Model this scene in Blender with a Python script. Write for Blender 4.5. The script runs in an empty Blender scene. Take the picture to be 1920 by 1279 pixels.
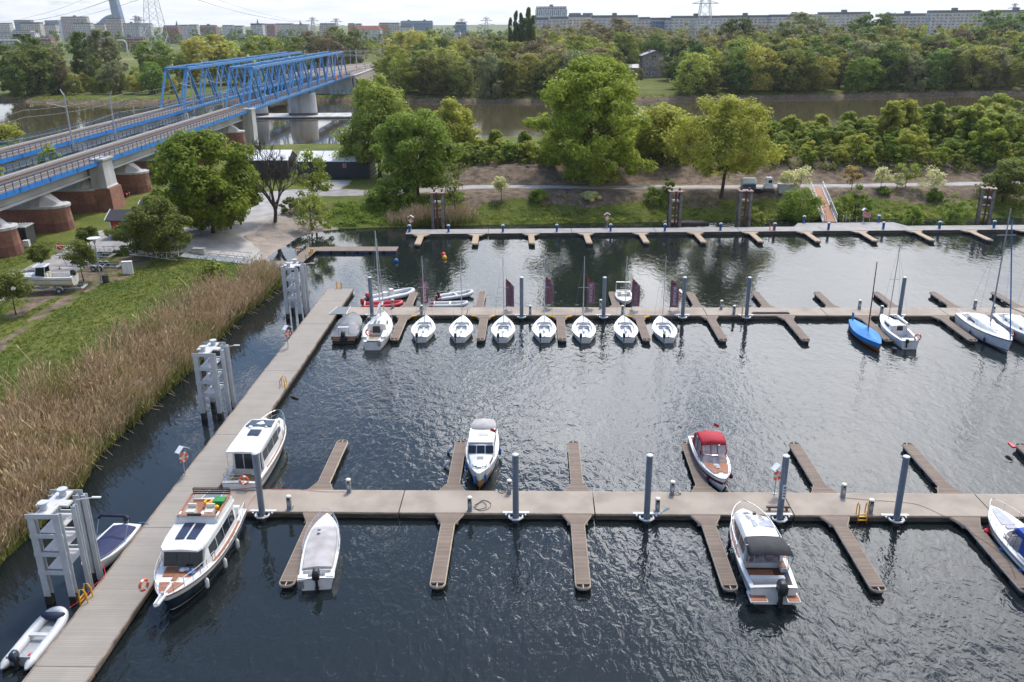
import bpy, bmesh, math, random
import numpy as np
from mathutils import Vector, Matrix
random.seed(7); np.random.seed(7)
S = bpy.context.scene
R_ = math.radians

# ------------------------------------------------------------------ camera
F_PX, PITCH, ROLL, YAW, CAM_H = 1632.86, .3497, -.0070, .0261, 30.0
_F = np.array([-math.sin(YAW)*math.cos(PITCH), math.cos(YAW)*math.cos(PITCH), -math.sin(PITCH)])
_r0 = np.array([math.cos(YAW), math.sin(YAW), 0.]); _u0 = np.cross(_r0, _F)
_c, _s = math.cos(ROLL), math.sin(ROLL)
_Rt, _Up = _c*_r0 + _s*_u0, _c*_u0 - _s*_r0
cam = bpy.data.cameras.new('camera'); cam_o = bpy.data.objects.new('camera', cam)
S.collection.objects.link(cam_o); S.camera = cam_o
cam.sensor_fit = 'HORIZONTAL'; cam.sensor_width = 36; cam.lens = F_PX/1920*36
cam.clip_start = .5; cam.clip_end = 30000
m = Matrix.Identity(4)
for i in range(3):
    m[i][0], m[i][1], m[i][2] = _Rt[i], _Up[i], -_F[i]
m[2][3] = CAM_H
cam_o.matrix_world = m
S.render.resolution_x, S.render.resolution_y = 1024, 682

def G(px, py, z=0.):
    """survey helper: ground point at height z that the photograph's pixel shows"""
    d = _F + _Rt*(px-960)/F_PX - _Up*(py-639.5)/F_PX
    t = (z-CAM_H)/d[2]
    return (float(d[0]*t), float(d[1]*t))
def at(px, D):
    d = _F + _Rt*(px-960)/F_PX - _Up*(50-639.5)/F_PX
    return float(d[0]/d[1]*D)
def ztop(py, x, y):
    lo, hi = -5., 400.
    for _ in range(40):
        mm = (lo+hi)/2; X = np.array([x, y, mm-CAM_H]); zz = X @ _F
        if 639.5 - F_PX*(X @ _Up)/zz > py: lo = mm
        else: hi = mm
    return lo

# ------------------------------------------------------------------ world, sun, exposure
SUN_EL, SUN_AZ = 63., 18.        # degrees; azimuth to the right of straight ahead (+Y)
S.view_settings.view_transform = 'Standard'; S.view_settings.look = 'None'
S.view_settings.exposure = 0.31; S.view_settings.gamma = 1
W = bpy.data.worlds.new('World'); S.world = W; W.use_nodes = True
wn, wl = W.node_tree.nodes, W.node_tree.links
for n in list(wn): wn.remove(n)
def N(t, **k):
    n = wn.new(t)
    for a, b in k.items(): setattr(n, a, b)
    return n
out = N('ShaderNodeOutputWorld'); bg = N('ShaderNodeBackground')
sky = N('ShaderNodeTexSky', sky_type='NISHITA', sun_disc=False)
sky.sun_elevation = R_(SUN_EL); sky.sun_rotation = R_(SUN_AZ); sky.air_density = 1.1; sky.dust_density = 1.5
tc = N('ShaderNodeTexCoord'); sp = N('ShaderNodeSeparateXYZ'); wl.new(tc.outputs['Generated'], sp.inputs[0])
def M(op, a, b=None, c=None, clamp=False):
    n = N('ShaderNodeMath', operation=op, use_clamp=clamp)
    for i, v in enumerate((a, b, c)):
        if v is None: continue
        if isinstance(v, (int, float)): n.inputs[i].default_value = v
        else: wl.new(v, n.inputs[i])
    return n.outputs[0]
zc = M('MAXIMUM', sp.outputs[2], 0.0); den = M('ADD', zc, .12)
cx = M('DIVIDE', sp.outputs[0], den); cy = M('DIVIDE', sp.outputs[1], den)
cv = N('ShaderNodeCombineXYZ'); wl.new(cx, cv.inputs[0]); wl.new(cy, cv.inputs[1])
nz = N('ShaderNodeTexNoise'); nz.inputs['Scale'].default_value = 4.2; nz.inputs['Detail'].default_value = 8; nz.inputs['Roughness'].default_value = .6
wl.new(cv.outputs[0], nz.inputs['Vector'])
# cover: more cloud to the right and low down, a blue rent high and to the left
bias = M('MULTIPLY', sp.outputs[0], .36)
cov = M('ADD', nz.outputs['Fac'], bias)
low = M('MULTIPLY', M('SUBTRACT', .47, zc), .6)
cov = M('ADD', cov, low)
mask = N('ShaderNodeMapRange'); mask.interpolation_type = 'SMOOTHSTEP'
wl.new(cov, mask.inputs[0]); mask.inputs[1].default_value = .46; mask.inputs[2].default_value = .56
nz2 = N('ShaderNodeTexNoise'); nz2.inputs['Scale'].default_value = 2.3; nz2.inputs['Detail'].default_value = 5
wl.new(cv.outputs[0], nz2.inputs['Vector'])
cr = N('ShaderNodeValToRGB'); wl.new(nz2.outputs['Fac'], cr.inputs[0])
cr.color_ramp.elements[0].position = .32; cr.color_ramp.elements[0].color = (.98, 1.03, 1.12, 1)
cr.color_ramp.elements[1].position = .68; cr.color_ramp.elements[1].color = (1.65, 1.66, 1.70, 1)
# clouds brighter ahead, plus an added glow below the sun for glints on the water
sd = (math.sin(R_(SUN_AZ))*math.cos(R_(SUN_EL)), math.cos(R_(SUN_AZ))*math.cos(R_(SUN_EL)), math.sin(R_(SUN_EL)))
dt = N('ShaderNodeVectorMath', operation='DOT_PRODUCT'); wl.new(tc.outputs['Generated'], dt.inputs[0]); dt.inputs[1].default_value = (.045, .725, .687)
gl = M('POWER', M('MAXIMUM', dt.outputs['Value'], 0.), 22.)
fr_ = M('POWER', M('MAXIMUM', M('ADD', M('MULTIPLY', sp.outputs[0], .28), M('MULTIPLY', sp.outputs[1], .96)), 0.), 2.)
pz = N('ShaderNodeMapRange'); wl.new(zc, pz.inputs[0]); pz.inputs[1].default_value = .18; pz.inputs[2].default_value = .58; pz.inputs[3].default_value = .22; pz.inputs[4].default_value = 1.5
gain = M('ADD', M('ADD', M('MULTIPLY', gl, 4.), M('MULTIPLY', M('MULTIPLY', fr_, pz.outputs[0]), 2.6)), .45)
cl = N('ShaderNodeVectorMath', operation='SCALE'); wl.new(cr.outputs[0], cl.inputs[0]); wl.new(gain, cl.inputs['Scale'])
sk = N('ShaderNodeVectorMath', operation='SCALE'); sv = N('ShaderNodeVectorMath', operation='MULTIPLY'); wl.new(sky.outputs[0], sv.inputs[0]); sv.inputs[1].default_value = (.85, 1., 1.15); wl.new(sv.outputs[0], sk.inputs[0]); sk.inputs['Scale'].default_value = .16
mx = N('ShaderNodeMix', data_type='RGBA'); wl.new(mask.outputs[0], mx.inputs[0]); wl.new(sk.outputs[0], mx.inputs[6]); wl.new(cl.outputs[0], mx.inputs[7])
# near the horizon everything goes to pale veil
hm = N('ShaderNodeMapRange'); wl.new(zc, hm.inputs[0]); hm.inputs[1].default_value = .10; hm.inputs[2].default_value = .0; hm.inputs[3].default_value = 0; hm.inputs[4].default_value = .86
mx2 = N('ShaderNodeMix', data_type='RGBA'); wl.new(hm.outputs[0], mx2.inputs[0]); wl.new(mx.outputs[2], mx2.inputs[6]); mx2.inputs[7].default_value = (.72, .75, .80, 1)
wl.new(mx2.outputs[2], bg.inputs[0]); bg.inputs[1].default_value = 1.0
wl.new(bg.outputs[0], out.inputs[0])
sl = bpy.data.lights.new('sun', 'SUN'); sl.energy = 2.6; sl.angle = R_(8); sl.color = (1, .93, .83)
so = bpy.data.objects.new('sun', sl); S.collection.objects.link(so)
so.rotation_euler = Vector(sd).to_track_quat('Z', 'Y').to_euler()

# ------------------------------------------------------------------ helpers
COL = S.collection
class MB:
    """mesh buffer; everything added ends in ONE mesh object"""
    def __init__(s): s.v = []; s.f = []; s.m = []
    def add(s, vs, fs, mi=0):
        o = len(s.v); s.v.extend([tuple(v) for v in vs]); s.f.extend([tuple(i+o for i in f) for f in fs]); s.m.extend([mi]*len(fs)); return s
    def box(s, c, d, rz=0, mi=0, rx=0, ry=0):
        hx, hy, hz = d[0]/2, d[1]/2, d[2]/2
        vs = [Vector((x, y, z)) for z in (-hz, hz) for x, y in ((-hx, -hy), (hx, -hy), (hx, hy), (-hx, hy))]
        if rx or ry or rz:
            q = Matrix.Rotation(rz, 3, 'Z') @ Matrix.Rotation(ry, 3, 'Y') @ Matrix.Rotation(rx, 3, 'X'); vs = [q @ v for v in vs]
        vs = [(v[0]+c[0], v[1]+c[1], v[2]+c[2]) for v in vs]
        return s.add(vs, [(3, 2, 1, 0), (4, 5, 6, 7), (0, 1, 5, 4), (1, 2, 6, 5), (2, 3, 7, 6), (3, 0, 4, 7)], mi)
    def bx(s, x0, x1, y0, y1, z0, z1, mi=0): return s.box(((x0+x1)/2, (y0+y1)/2, (z0+z1)/2), (x1-x0, y1-y0, z1-z0), mi=mi)
    def prism(s, poly, z0, z1, mi=0, mi2=None):
        n = len(poly); vs = [(p[0], p[1], z0) for p in poly]+[(p[0], p[1], z1) for p in poly]
        s.add(vs, [tuple(range(n, 2*n))], mi if mi2 is None else mi2)
        s.add(vs, [tuple(range(n-1, -1, -1))]+[(i, (i+1) % n, (i+1) % n+n, i+n) for i in range(n)], mi); return s
    def loft(s, rings, closed=True, caps=True, mi=0):
        n = len(rings[0]); vs = [p for r in rings for p in r]; fs = []
        for k in range(len(rings)-1):
            for i in range(n if closed else n-1):
                j = (i+1) % n; fs.append((k*n+i, k*n+j, (k+1)*n+j, (k+1)*n+i))
        if caps: fs.append(tuple(range(n-1, -1, -1))); fs.append(tuple(range((len(rings)-1)*n, len(rings)*n)))
        return s.add(vs, fs, mi)
    def tube(s, pts, r, n=6, mi=0, r2=None, closed=False):
        pts = [Vector(p) for p in pts]; rings = []; L = len(pts)
        up = Vector((0, 0, 1)); prev = None
        for i, p in enumerate(pts):
            if closed: t = pts[(i+1) % L]-pts[i-1]
            else: t = pts[min(i+1, L-1)]-pts[max(i-1, 0)]
            if t.length < 1e-9: t = Vector((0, 0, 1))
            t.normalize()
            if prev is None:
                a = up if abs(t.z) < .95 else Vector((1, 0, 0)); x = t.cross(a).normalized()
            else:
                x = prev-t*prev.dot(t); x = x.normalized() if x.length > 1e-6 else t.orthogonal().normalized()
            prev = x; y = t.cross(x)
            rr = r if r2 is None else r+(r2-r)*i/max(L-1, 1)
            rings.append([p+(x*math.cos(2*math.pi*k/n)+y*math.sin(2*math.pi*k/n))*rr for k in range(n)])
        if closed: rings.append(rings[0])
        return s.loft(rings, caps=not closed, mi=mi)
    def cyl(s, p, r, h, n=16, r2=None, mi=0): return s.tube([p, (p[0], p[1], p[2]+h)], r, n, mi, r2)
    def lathe(s, p, prof, n=16, mi=0):
        rings = [[(p[0]+r*math.cos(2*math.pi*k/n), p[1]+r*math.sin(2*math.pi*k/n), p[2]+z) for k in range(n)] for r, z in prof]
        return s.loft(rings, mi=mi)
    def sphere(s, c, r, n=12, mi=0, sz=1.):
        return s.lathe(c, [(max(r*math.sin(math.pi*k/n), .001), -r*sz*math.cos(math.pi*k/n)) for k in range(n+1)], n, mi)
    def torus(s, c, R, r, ax=(0, 0, 1), n=24, k=8, mi=0):
        q = Vector((0, 0, 1)).rotation_difference(Vector(ax)).to_matrix()
        return s.tube([Vector(c)+q @ Vector((R*math.cos(2*math.pi*i/n), R*math.sin(2*math.pi*i/n), 0)) for i in range(n)], r, k, mi, closed=True)
    def quad(s, a, b, c, d, mi=0): return s.add([a, b, c, d], [(0, 1, 2, 3)], mi)
    def panel(s, a, b, c, d, t=.02, mi=0):
        """thin solid slab on the quad a b c d, standing t proud of it"""
        a, b, c, d = map(Vector, (a, b, c, d)); nrm = (c-a).cross(d-b).normalized()*t; e = nrm*.3
        v = [a-e, b-e, c-e, d-e, a+nrm, b+nrm, c+nrm, d+nrm]
        return s.add(v, [(3, 2, 1, 0), (4, 5, 6, 7), (0, 1, 5, 4), (1, 2, 6, 5), (2, 3, 7, 6), (3, 0, 4, 7)], mi)
    def build(s, name, mats, parent=None, smooth=False, label=None):
        me = bpy.data.meshes.new(name); me.from_pydata([tuple(v) for v in s.v], [], s.f)
        if not isinstance(mats, (list, tuple)): mats = [mats]
        for q in mats: me.materials.append(q)
        if len(mats) > 1: me.polygons.foreach_set('material_index', s.m)
        bm = bmesh.new(); bm.from_mesh(me); bmesh.ops.recalc_face_normals(bm, faces=bm.faces) if len(s.f) < 60000 else None; bm.to_mesh(me); bm.free()
        if smooth is not False:
            me.polygons.foreach_set('use_smooth', [True]*len(me.polygons))
            try: me.set_sharp_from_angle(angle=R_(40 if smooth is True else smooth))
            except Exception: pass
        o = bpy.data.objects.new(name, me); COL.objects.link(o)
        if parent: o.parent = parent
        if label: o['label'] = label
        return o
def tag(o, label, cat, group=None):
    o['label'] = label; o['category'] = cat
    if group: o['group'] = group
    return o
def thing(name, label, cat, loc=(0, 0, 0), rz=0, group=None):
    o = bpy.data.objects.new(name, None); COL.objects.link(o); o.empty_display_size = .2
    o.location = loc; o.rotation_euler = (0, 0, rz); return tag(o, label, cat, group)
def struct(o): o['kind'] = 'structure'; return o
KIDS = {}
def dup(root, loc, rz=0, label=None, scale=None, group=None):
    if root not in KIDS: KIDS[root] = [(c, list(c.children)) for c in root.children]
    r = root.copy(); COL.objects.link(r); r.location = loc; r.rotation_euler = (0, 0, rz)
    if scale: r.scale = scale
    if label: r['label'] = label
    if group: r['group'] = group
    for c, gs in KIDS[root]:
        c2 = c.copy(); COL.objects.link(c2); c2.parent = r
        for g in gs:
            g2 = g.copy(); COL.objects.link(g2); g2.parent = c2
    return r

# ------------------------------------------------------------------ materials
MT = {}
def mat(name, c, rough=.6, c2=None, scale=4., metal=0., bump=0., bscale=None, spec=.5, coords='Object', stretch=None, detail=4, trans=0., vary=0., emit=None, contrast=(.35, .65)):
    if name in MT: return MT[name]
    m = bpy.data.materials.new(name); m.use_nodes = True; MT[name] = m
    n, l = m.node_tree.nodes, m.node_tree.links; b = n['Principled BSDF']
    b.inputs['Roughness'].default_value = rough; b.inputs['Metallic'].default_value = metal
    b.inputs['Specular IOR Level'].default_value = spec
    c = tuple(c)+(1,); c2 = tuple(c2)+(1,) if c2 else tuple(x*.8 for x in c[:3])+(1,)
    t = n.new('ShaderNodeTexCoord'); mp = n.new('ShaderNodeMapping'); l.new(t.outputs[coords], mp.inputs[0])
    if stretch: mp.inputs['Scale'].default_value = stretch
    nz = n.new('ShaderNodeTexNoise'); nz.inputs['Scale'].default_value = scale; nz.inputs['Detail'].default_value = detail; l.new(mp.outputs[0], nz.inputs['Vector'])
    r = n.new('ShaderNodeValToRGB'); l.new(nz.outputs['Fac'], r.inputs[0])
    r.color_ramp.elements[0].position = contrast[0]; r.color_ramp.elements[1].position = contrast[1]
    r.color_ramp.elements[0].color = c2; r.color_ramp.elements[1].color = c
    colr = r.outputs[0]
    if vary:
        oi = n.new('ShaderNodeObjectInfo'); hs = n.new('ShaderNodeHueSaturation'); l.new(colr, hs.inputs['Color'])
        a = n.new('ShaderNodeMapRange'); l.new(oi.outputs['Random'], a.inputs[0]); a.inputs[3].default_value = .5-.05*vary; a.inputs[4].default_value = .5+.05*vary; l.new(a.outputs[0], hs.inputs['Hue'])
        ml = n.new('ShaderNodeMath'); ml.operation = 'MULTIPLY'; l.new(oi.outputs['Random'], ml.inputs[0]); ml.inputs[1].default_value = 7.31
        fr = n.new('ShaderNodeMath'); fr.operation = 'FRACT'; l.new(ml.outputs[0], fr.inputs[0])
        a2 = n.new('ShaderNodeMapRange'); l.new(fr.outputs[0], a2.inputs[0]); a2.inputs[3].default_value = 1-.45*vary; a2.inputs[4].default_value = 1+.45*vary; l.new(a2.outputs[0], hs.inputs['Value'])
        colr = hs.outputs[0]
    l.new(colr, b.inputs['Base Color'])
    if bump:
        bp = n.new('ShaderNodeBump'); bp.inputs['Strength'].default_value = bump; bp.inputs['Distance'].default_value = .02
        nb = n.new('ShaderNodeTexNoise'); nb.inputs['Scale'].default_value = bscale or scale*6; nb.inputs['Detail'].default_value = 4
        l.new(mp.outputs[0], nb.inputs['Vector']); l.new(nb.outputs['Fac'], bp.inputs['Height']); l.new(bp.outputs[0], b.inputs['Normal'])
    if trans:
        o = [x for x in n if x.type == 'OUTPUT_MATERIAL'][0]; tr = n.new('ShaderNodeBsdfTranslucent'); l.new(colr, tr.inputs[0])
        ms = n.new('ShaderNodeMixShader'); ms.inputs[0].default_value = trans; l.new(b.outputs[0], ms.inputs[1]); l.new(tr.outputs[0], ms.inputs[2]); l.new(ms.outputs[0], o.inputs[0])
    return m
def planks(name, c, c2, w, axis, rough=.8, gap=.06, gapc=None, vary=.5, wear=None):
    """boards: per-board tone + dark joint lines; axis = object axis the joints step along"""
    m = bpy.data.materials.new(name); m.use_nodes = True; MT[name] = m
    n, l = m.node_tree.nodes, m.node_tree.links; b = n['Principled BSDF']; b.inputs['Roughness'].default_value = rough
    t = n.new('ShaderNodeTexCoord'); s = n.new('ShaderNodeSeparateXYZ'); l.new(t.outputs['Object'], s.inputs[0])
    def mm(op, a, bb=None):
        q = n.new('ShaderNodeMath'); q.operation = op
        for i, v in enumerate((a, bb)):
            if v is None: continue
            if isinstance(v, (int, float)): q.inputs[i].default_value = v
            else: l.new(v, q.inputs[i])
        return q.outputs[0]
    u = mm('DIVIDE', s.outputs[axis], w); fl = mm('FLOOR', u); fr = mm('FRACT', u)
    wn_ = n.new('ShaderNodeTexWhiteNoise'); wn_.noise_dimensions = '1D'; l.new(fl, wn_.inputs['W'])
    mx = n.new('ShaderNodeMix'); mx.data_type = 'RGBA'; mx.inputs[6].default_value = tuple(c)+(1,); mx.inputs[7].default_value = tuple(c2)+(1,)
    nz = n.new('ShaderNodeTexNoise'); nz.inputs['Scale'].default_value = .9; nz.inputs['Detail'].default_value = 6; l.new(t.outputs['Object'], nz.inputs['Vector'])
    mr = n.new('ShaderNodeMapRange'); l.new(nz.outputs['Fac'], mr.inputs[0]); mr.inputs[1].default_value = .3; mr.inputs[2].default_value = .7
    l.new(mm('ADD', mm('MULTIPLY', wn_.outputs['Value'], vary), mm('MULTIPLY', mr.outputs[0], 1-vary)), mx.inputs[0])
    g = mm('LESS_THAN', fr, gap); m2 = n.new('ShaderNodeMix'); m2.data_type = 'RGBA'; l.new(g, m2.inputs[0]); l.new(mx.outputs[2], m2.inputs[6])
    m2.inputs[7].default_value = tuple(gapc or [x*.35 for x in c])+(1,)
    l.new(m2.outputs[2], b.inputs['Base Color'])
    bp = n.new('ShaderNodeBump'); bp.inputs['Strength'].default_value = .6; bp.inputs['Distance'].default_value = .01; l.new(mm('SUBTRACT', 1., g), bp.inputs['Height']); l.new(bp.outputs[0], b.inputs['Normal'])
    return m
def brickmat(name, c1, c2, mortar, bw, bh, ms, rough=.85, vec=None, bias=0, off=.5):
    m = bpy.data.materials.new(name); m.use_nodes = True; MT[name] = m
    n, l = m.node_tree.nodes, m.node_tree.links; b = n['Principled BSDF']; b.inputs['Roughness'].default_value = rough
    t = n.new('ShaderNodeTexCoord'); s = n.new('ShaderNodeSeparateXYZ'); l.new(t.outputs['Object'], s.inputs[0])
    a = n.new('ShaderNodeMath'); a.operation = 'ADD'; l.new(s.outputs[0], a.inputs[0]); l.new(s.outputs[1], a.inputs[1])
    cb = n.new('ShaderNodeCombineXYZ'); l.new(a.outputs[0], cb.inputs[0]); l.new(s.outputs[2], cb.inputs[1])
    bt = n.new('ShaderNodeTexBrick'); l.new(cb.outputs[0], bt.inputs['Vector'])
    for k, v in (('Color1', c1), ('Color2', c2), ('Mortar', mortar)): bt.inputs[k].default_value = tuple(v)+(1,)
    bt.inputs['Scale'].default_value = 1; bt.inputs['Brick Width'].default_value = bw; bt.inputs['Row Height'].default_value = bh; bt.inputs['Mortar Size'].default_value = ms; bt.inputs['Bias'].default_value = bias; bt.offset = off
    bt.inputs['Mortar Smooth'].default_value = 0
    nz = n.new('ShaderNodeTexNoise'); nz.inputs['Scale'].default_value = .35; nz.inputs['Detail'].default_value = 7; l.new(t.outputs['Object'], nz.inputs['Vector'])
    mr = n.new('ShaderNodeMapRange'); l.new(nz.outputs['Fac'], mr.inputs[0]); mr.inputs[1].default_value = .3; mr.inputs[2].default_value = .7; mr.inputs[3].default_value = .62; mr.inputs[4].default_value = 1.25
    sc = n.new('ShaderNodeVectorMath'); sc.operation = 'SCALE'; l.new(bt.outputs[0], sc.inputs[0]); l.new(mr.outputs[0], sc.inputs['Scale'])
    l.new(sc.outputs[0], b.inputs['Base Color']); return m

white = mat('white_gelcoat', (.72, .72, .71), .22, (.62, .62, .61), 1.5)
white_m = mat('white_paint', (.78, .79, .80), .45, (.66, .68, .70), 3)
offwhite = mat('cream_gelcoat', (.70, .67, .60), .3, (.60, .56, .48), 1.2)
navy = mat('navy_gelcoat', (.012, .022, .035), .15, (.02, .03, .045), 2)
black = mat('black_rubber', (.015, .016, .018), .45, (.03, .03, .032), 5)
blackc = mat('black_canvas', (.018, .019, .023), .8, (.03, .031, .036), 3, bump=.3)
glass = mat('tinted_glass', (.012, .018, .03), .08, (.022, .03, .045), 1.2, spec=.5)
clear = mat('clear_vinyl', (.42, .36, .36), .12, (.25, .2, .2), 3, spec=.8)
teak = planks('teak_deck', (.36, .15, .075), (.29, .115, .06), .075, 0, .7, .1, (.12, .05, .03))
teak_y = planks('pale_teak_deck', (.38, .25, .13), (.31, .2, .1), .075, 0, .7, .1, (.14, .09, .05))
steel = mat('stainless_steel', (.62, .63, .65), .25, (.5, .5, .52), 8, metal=.75)
galv = mat('galvanised_steel', (.44, .46, .49), .5, (.33, .35, .38), 6, metal=.35)
solar = brickmat('solar_cells', (.016, .022, .05), (.02, .03, .06), (.05, .06, .1), .16, .16, .01, .2, off=0)
orange = mat('life_ring_orange', (.80, .13, .03), .5, (.7, .1, .025), 3)
redp = mat('red_plastic', (.62, .02, .03), .4, (.5, .015, .025), 3)
yellow = mat('yellow_plastic', (.80, .42, .01), .45, (.7, .34, .01), 3)
bluep = mat('blue_plastic', (.01, .14, .42), .4, (.01, .1, .33), 3)
greenp = mat('green_plastic', (.01, .27, .06), .5, (.01, .2, .04), 3)
navyc = mat('navy_canvas', (.018, .025, .09), .8, (.012, .018, .06), 2.5, bump=.4, bscale=9)
bluec = mat('blue_canvas', (.012, .065, .36), .75, (.01, .045, .26), 2.5, bump=.4, bscale=9)
skyc = mat('sky_blue_cover', (.012, .24, .60), .6, (.01, .17, .46), 1.8, bump=.6, bscale=5)
redc = mat('red_canvas', (.42, .012, .03), .75, (.33, .01, .022), 2.5, bump=.4, bscale=9)
greyc = mat('grey_cover', (.19, .18, .185), .75, (.12, .12, .125), 2., bump=.8, bscale=5)
sailgrey = mat('sail_cover_grey', (.42, .42, .44), .8, (.32, .32, .34), 3)
pvc = mat('grey_pvc_tube', (.55, .56, .57), .42, (.46, .47, .48), 2)
pvcred = mat('red_pvc_tube', (.52, .02, .035), .4, (.42, .015, .03), 2)
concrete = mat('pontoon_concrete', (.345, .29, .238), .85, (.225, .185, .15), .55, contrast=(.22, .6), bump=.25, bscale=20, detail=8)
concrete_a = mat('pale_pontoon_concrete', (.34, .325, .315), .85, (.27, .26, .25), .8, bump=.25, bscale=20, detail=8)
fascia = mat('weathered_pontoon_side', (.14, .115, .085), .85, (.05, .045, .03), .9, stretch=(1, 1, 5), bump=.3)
greyboards = planks('silvered_deck_boards', (.325, .29, .25), (.255, .23, .20), .145, 1, .85, .09, (.16, .14, .12), .45)
boards_y = planks('brown_finger_boards', (.25, .185, .145), (.145, .11, .086), .145, 1, .85, .13, (.045, .035, .03), .65)
boards_t = planks('tan_finger_boards', (.46, .34, .24), (.38, .28, .19), .145, 1, .85, .1, (.2, .15, .1), .5)
boards_x = planks('brown_walkway_boards', (.26, .20, .16), (.19, .145, .115), .16, 0, .85, .12, (.07, .05, .04), .6)
trim = mat('finger_edge_trim', (.46, .37, .28), .7, (.33, .26, .2), 3)
pilem = mat('pile_grey_coating', (.18, .215, .265), .45, (.15, .18, .225), 1.5)
pilecap = mat('pale_cap', (.62, .63, .64), .5, (.5, .5, .5), 3)
floatm = mat('dark_float', (.03, .03, .035), .6, (.05, .05, .055), 2)
dolw = mat('pale_grey_steel_paint', (.50, .53, .565), .5, (.40, .43, .46), 1.1, bump=.15)
rust = mat('rusty_plate', (.52, .51, .51), .7, (.26, .17, .13), 4, contrast=(.22, .42))
# ------------------------------------------------------------------ land form
BASIN = [(-31.9, -100), (-31.9, 44), (-31.4, 51), (-32.5, 57), (-32.2, 66), (-31.9, 74), (-32.3, 82), (-32.2, 89), (-31.6, 95), (-31.2, 101), (-32.8, 108), (-36.5, 116), (-35.3, 127.5), (-32.3, 132), (-29.3, 133.7), (-20, 134.8), (-3, 136.6), (38, 139.5), (79, 141), (300, 147), (300, -100)]
RIVER = [(-900, 275), (-142, 233), (-118, 240), (-72, 229), (-42, 233), (0, 235), (35, 243), (135, 254), (300, 262), (900, 300), (900, 460), (300, 408), (207, 395), (134, 382), (54, 371), (0, 364), (-80, 373), (-149, 372), (-174, 363), (-229, 382), (-900, 430)]
def sdist(X, Y, poly):
    """distance to a polygon, positive outside"""
    d = np.full(X.shape, 1e9); ins = np.zeros(X.shape, bool); n = len(poly)
    for i in range(n):
        x1, y1 = poly[i]; x2, y2 = poly[(i+1) % n]; dx, dy = x2-x1, y2-y1
        t = np.clip(((X-x1)*dx+(Y-y1)*dy)/(dx*dx+dy*dy+1e-12), 0, 1)
        d = np.minimum(d, np.hypot(X-x1-t*dx, Y-y1-t*dy))
        if y1 != y2:
            c = ((y1 > Y) != (y2 > Y)) & (X < (x2-x1)*(Y-y1)/(y2-y1)+x1); ins ^= c
    return np.where(ins, -d, d)
def sst(a, b, x): t = np.clip((x-a)/(b-a), 0, 1); return t*t*(3-2*t)
def wob(X, Y): return np.sin(X*.31+1.3*np.sin(Y*.17))*.5+np.sin(Y*.43+X*.11)*.3+np.sin(X*.9+Y*.7)*.2
def height(X, Y):
    X = np.asarray(X, float); Y = np.asarray(Y, float)
    d1 = sdist(X, Y, BASIN); d2 = sdist(X, Y, RIVER)
    w = sst(-28, -6, X)
    beach = sst(98, 106, Y)*sst(134, 128, Y)*sst(-25, -32, X)
    left = (.25*sst(-.5, 1, d1)+1.35*sst(1, 9, d1))*(1-beach)+beach*1.6*sst(-1, 12, d1)
    right = .3*sst(-.5, .8, d1)+1.1*sst(1, 6, d1)+1.6*sst(5.5, 10, d1)+2.4*sst(17.5, 27, d1)-2.6*sst(48, 75, d1)
    h = left*(1-w)+right*w
    far = 1.2+1.0*sst(2, 12, d2)
    fb = Y > 318
    h = np.where(fb, far, h)
    h = h*np.where(fb, sst(-.6, .6, d2), sst(-.5, 8, d2))
    h = h + .06*wob(X, Y)*sst(4, 10, d1)*sst(3, 9, d2)
    und = -1.8*sst(0, -6, np.minimum(d1, d2))
    return np.where(np.minimum(d1, d2) < 0, und-.05, h)
def hz(x, y): return float(height(np.array([x]), np.array([y]))[0])

def axis_vals(a, b, f0, f1, step, g=1.12):
    v = list(np.arange(f0, f1+step/2, step)); s = step; x = f0
    lo = []
    while x > a: s *= g; x -= s; lo.append(x)
    s = step; x = v[-1]; hi = []
    while x < b: s *= g; x += s; hi.append(x)
    return np.array(lo[::-1]+v+hi)
xs = axis_vals(-9000, 9000, -115, 112, 1.)
ys = np.concatenate([axis_vals(-300, 200, 24, 200, 1.)[:-1] if False else np.array([-300, -120, -40, 0, 12, 20]), np.arange(24, 272, 1.), np.arange(273, 355, 4.), np.arange(356, 412, 1.5), np.array(axis_vals(412, 22000, 412, 414, 2., 1.08)[0:])])
ys = np.unique(ys); XX, YY = np.meshgrid(xs, ys); HH = height(XX, YY)
nx, ny = len(xs), len(ys)
me = bpy.data.meshes.new('ground')
co = np.stack([XX, YY, HH], -1).reshape(-1, 3)
idx = np.arange(nx*ny).reshape(ny, nx); fc = np.stack([idx[:-1, :-1], idx[:-1, 1:], idx[1:, 1:], idx[1:, :-1]], -1).reshape(-1, 4)
def fast_mesh(me, co, fc):
    me.vertices.add(len(co)); me.vertices.foreach_set('co', co.astype(np.float32).ravel())
    k = fc.shape[1]; me.loops.add(fc.size); me.loops.foreach_set('vertex_index', fc.ravel().astype(np.int32))
    me.polygons.add(len(fc)); me.polygons.foreach_set('loop_start', np.arange(0, fc.size, k, dtype=np.int32)); me.polygons.foreach_set('loop_total', np.full(len(fc), k, dtype=np.int32))
    me.update(); me.validate()
fast_mesh(me, co, fc); me.polygons.foreach_set('use_smooth', [True]*len(me.polygons))
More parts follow.
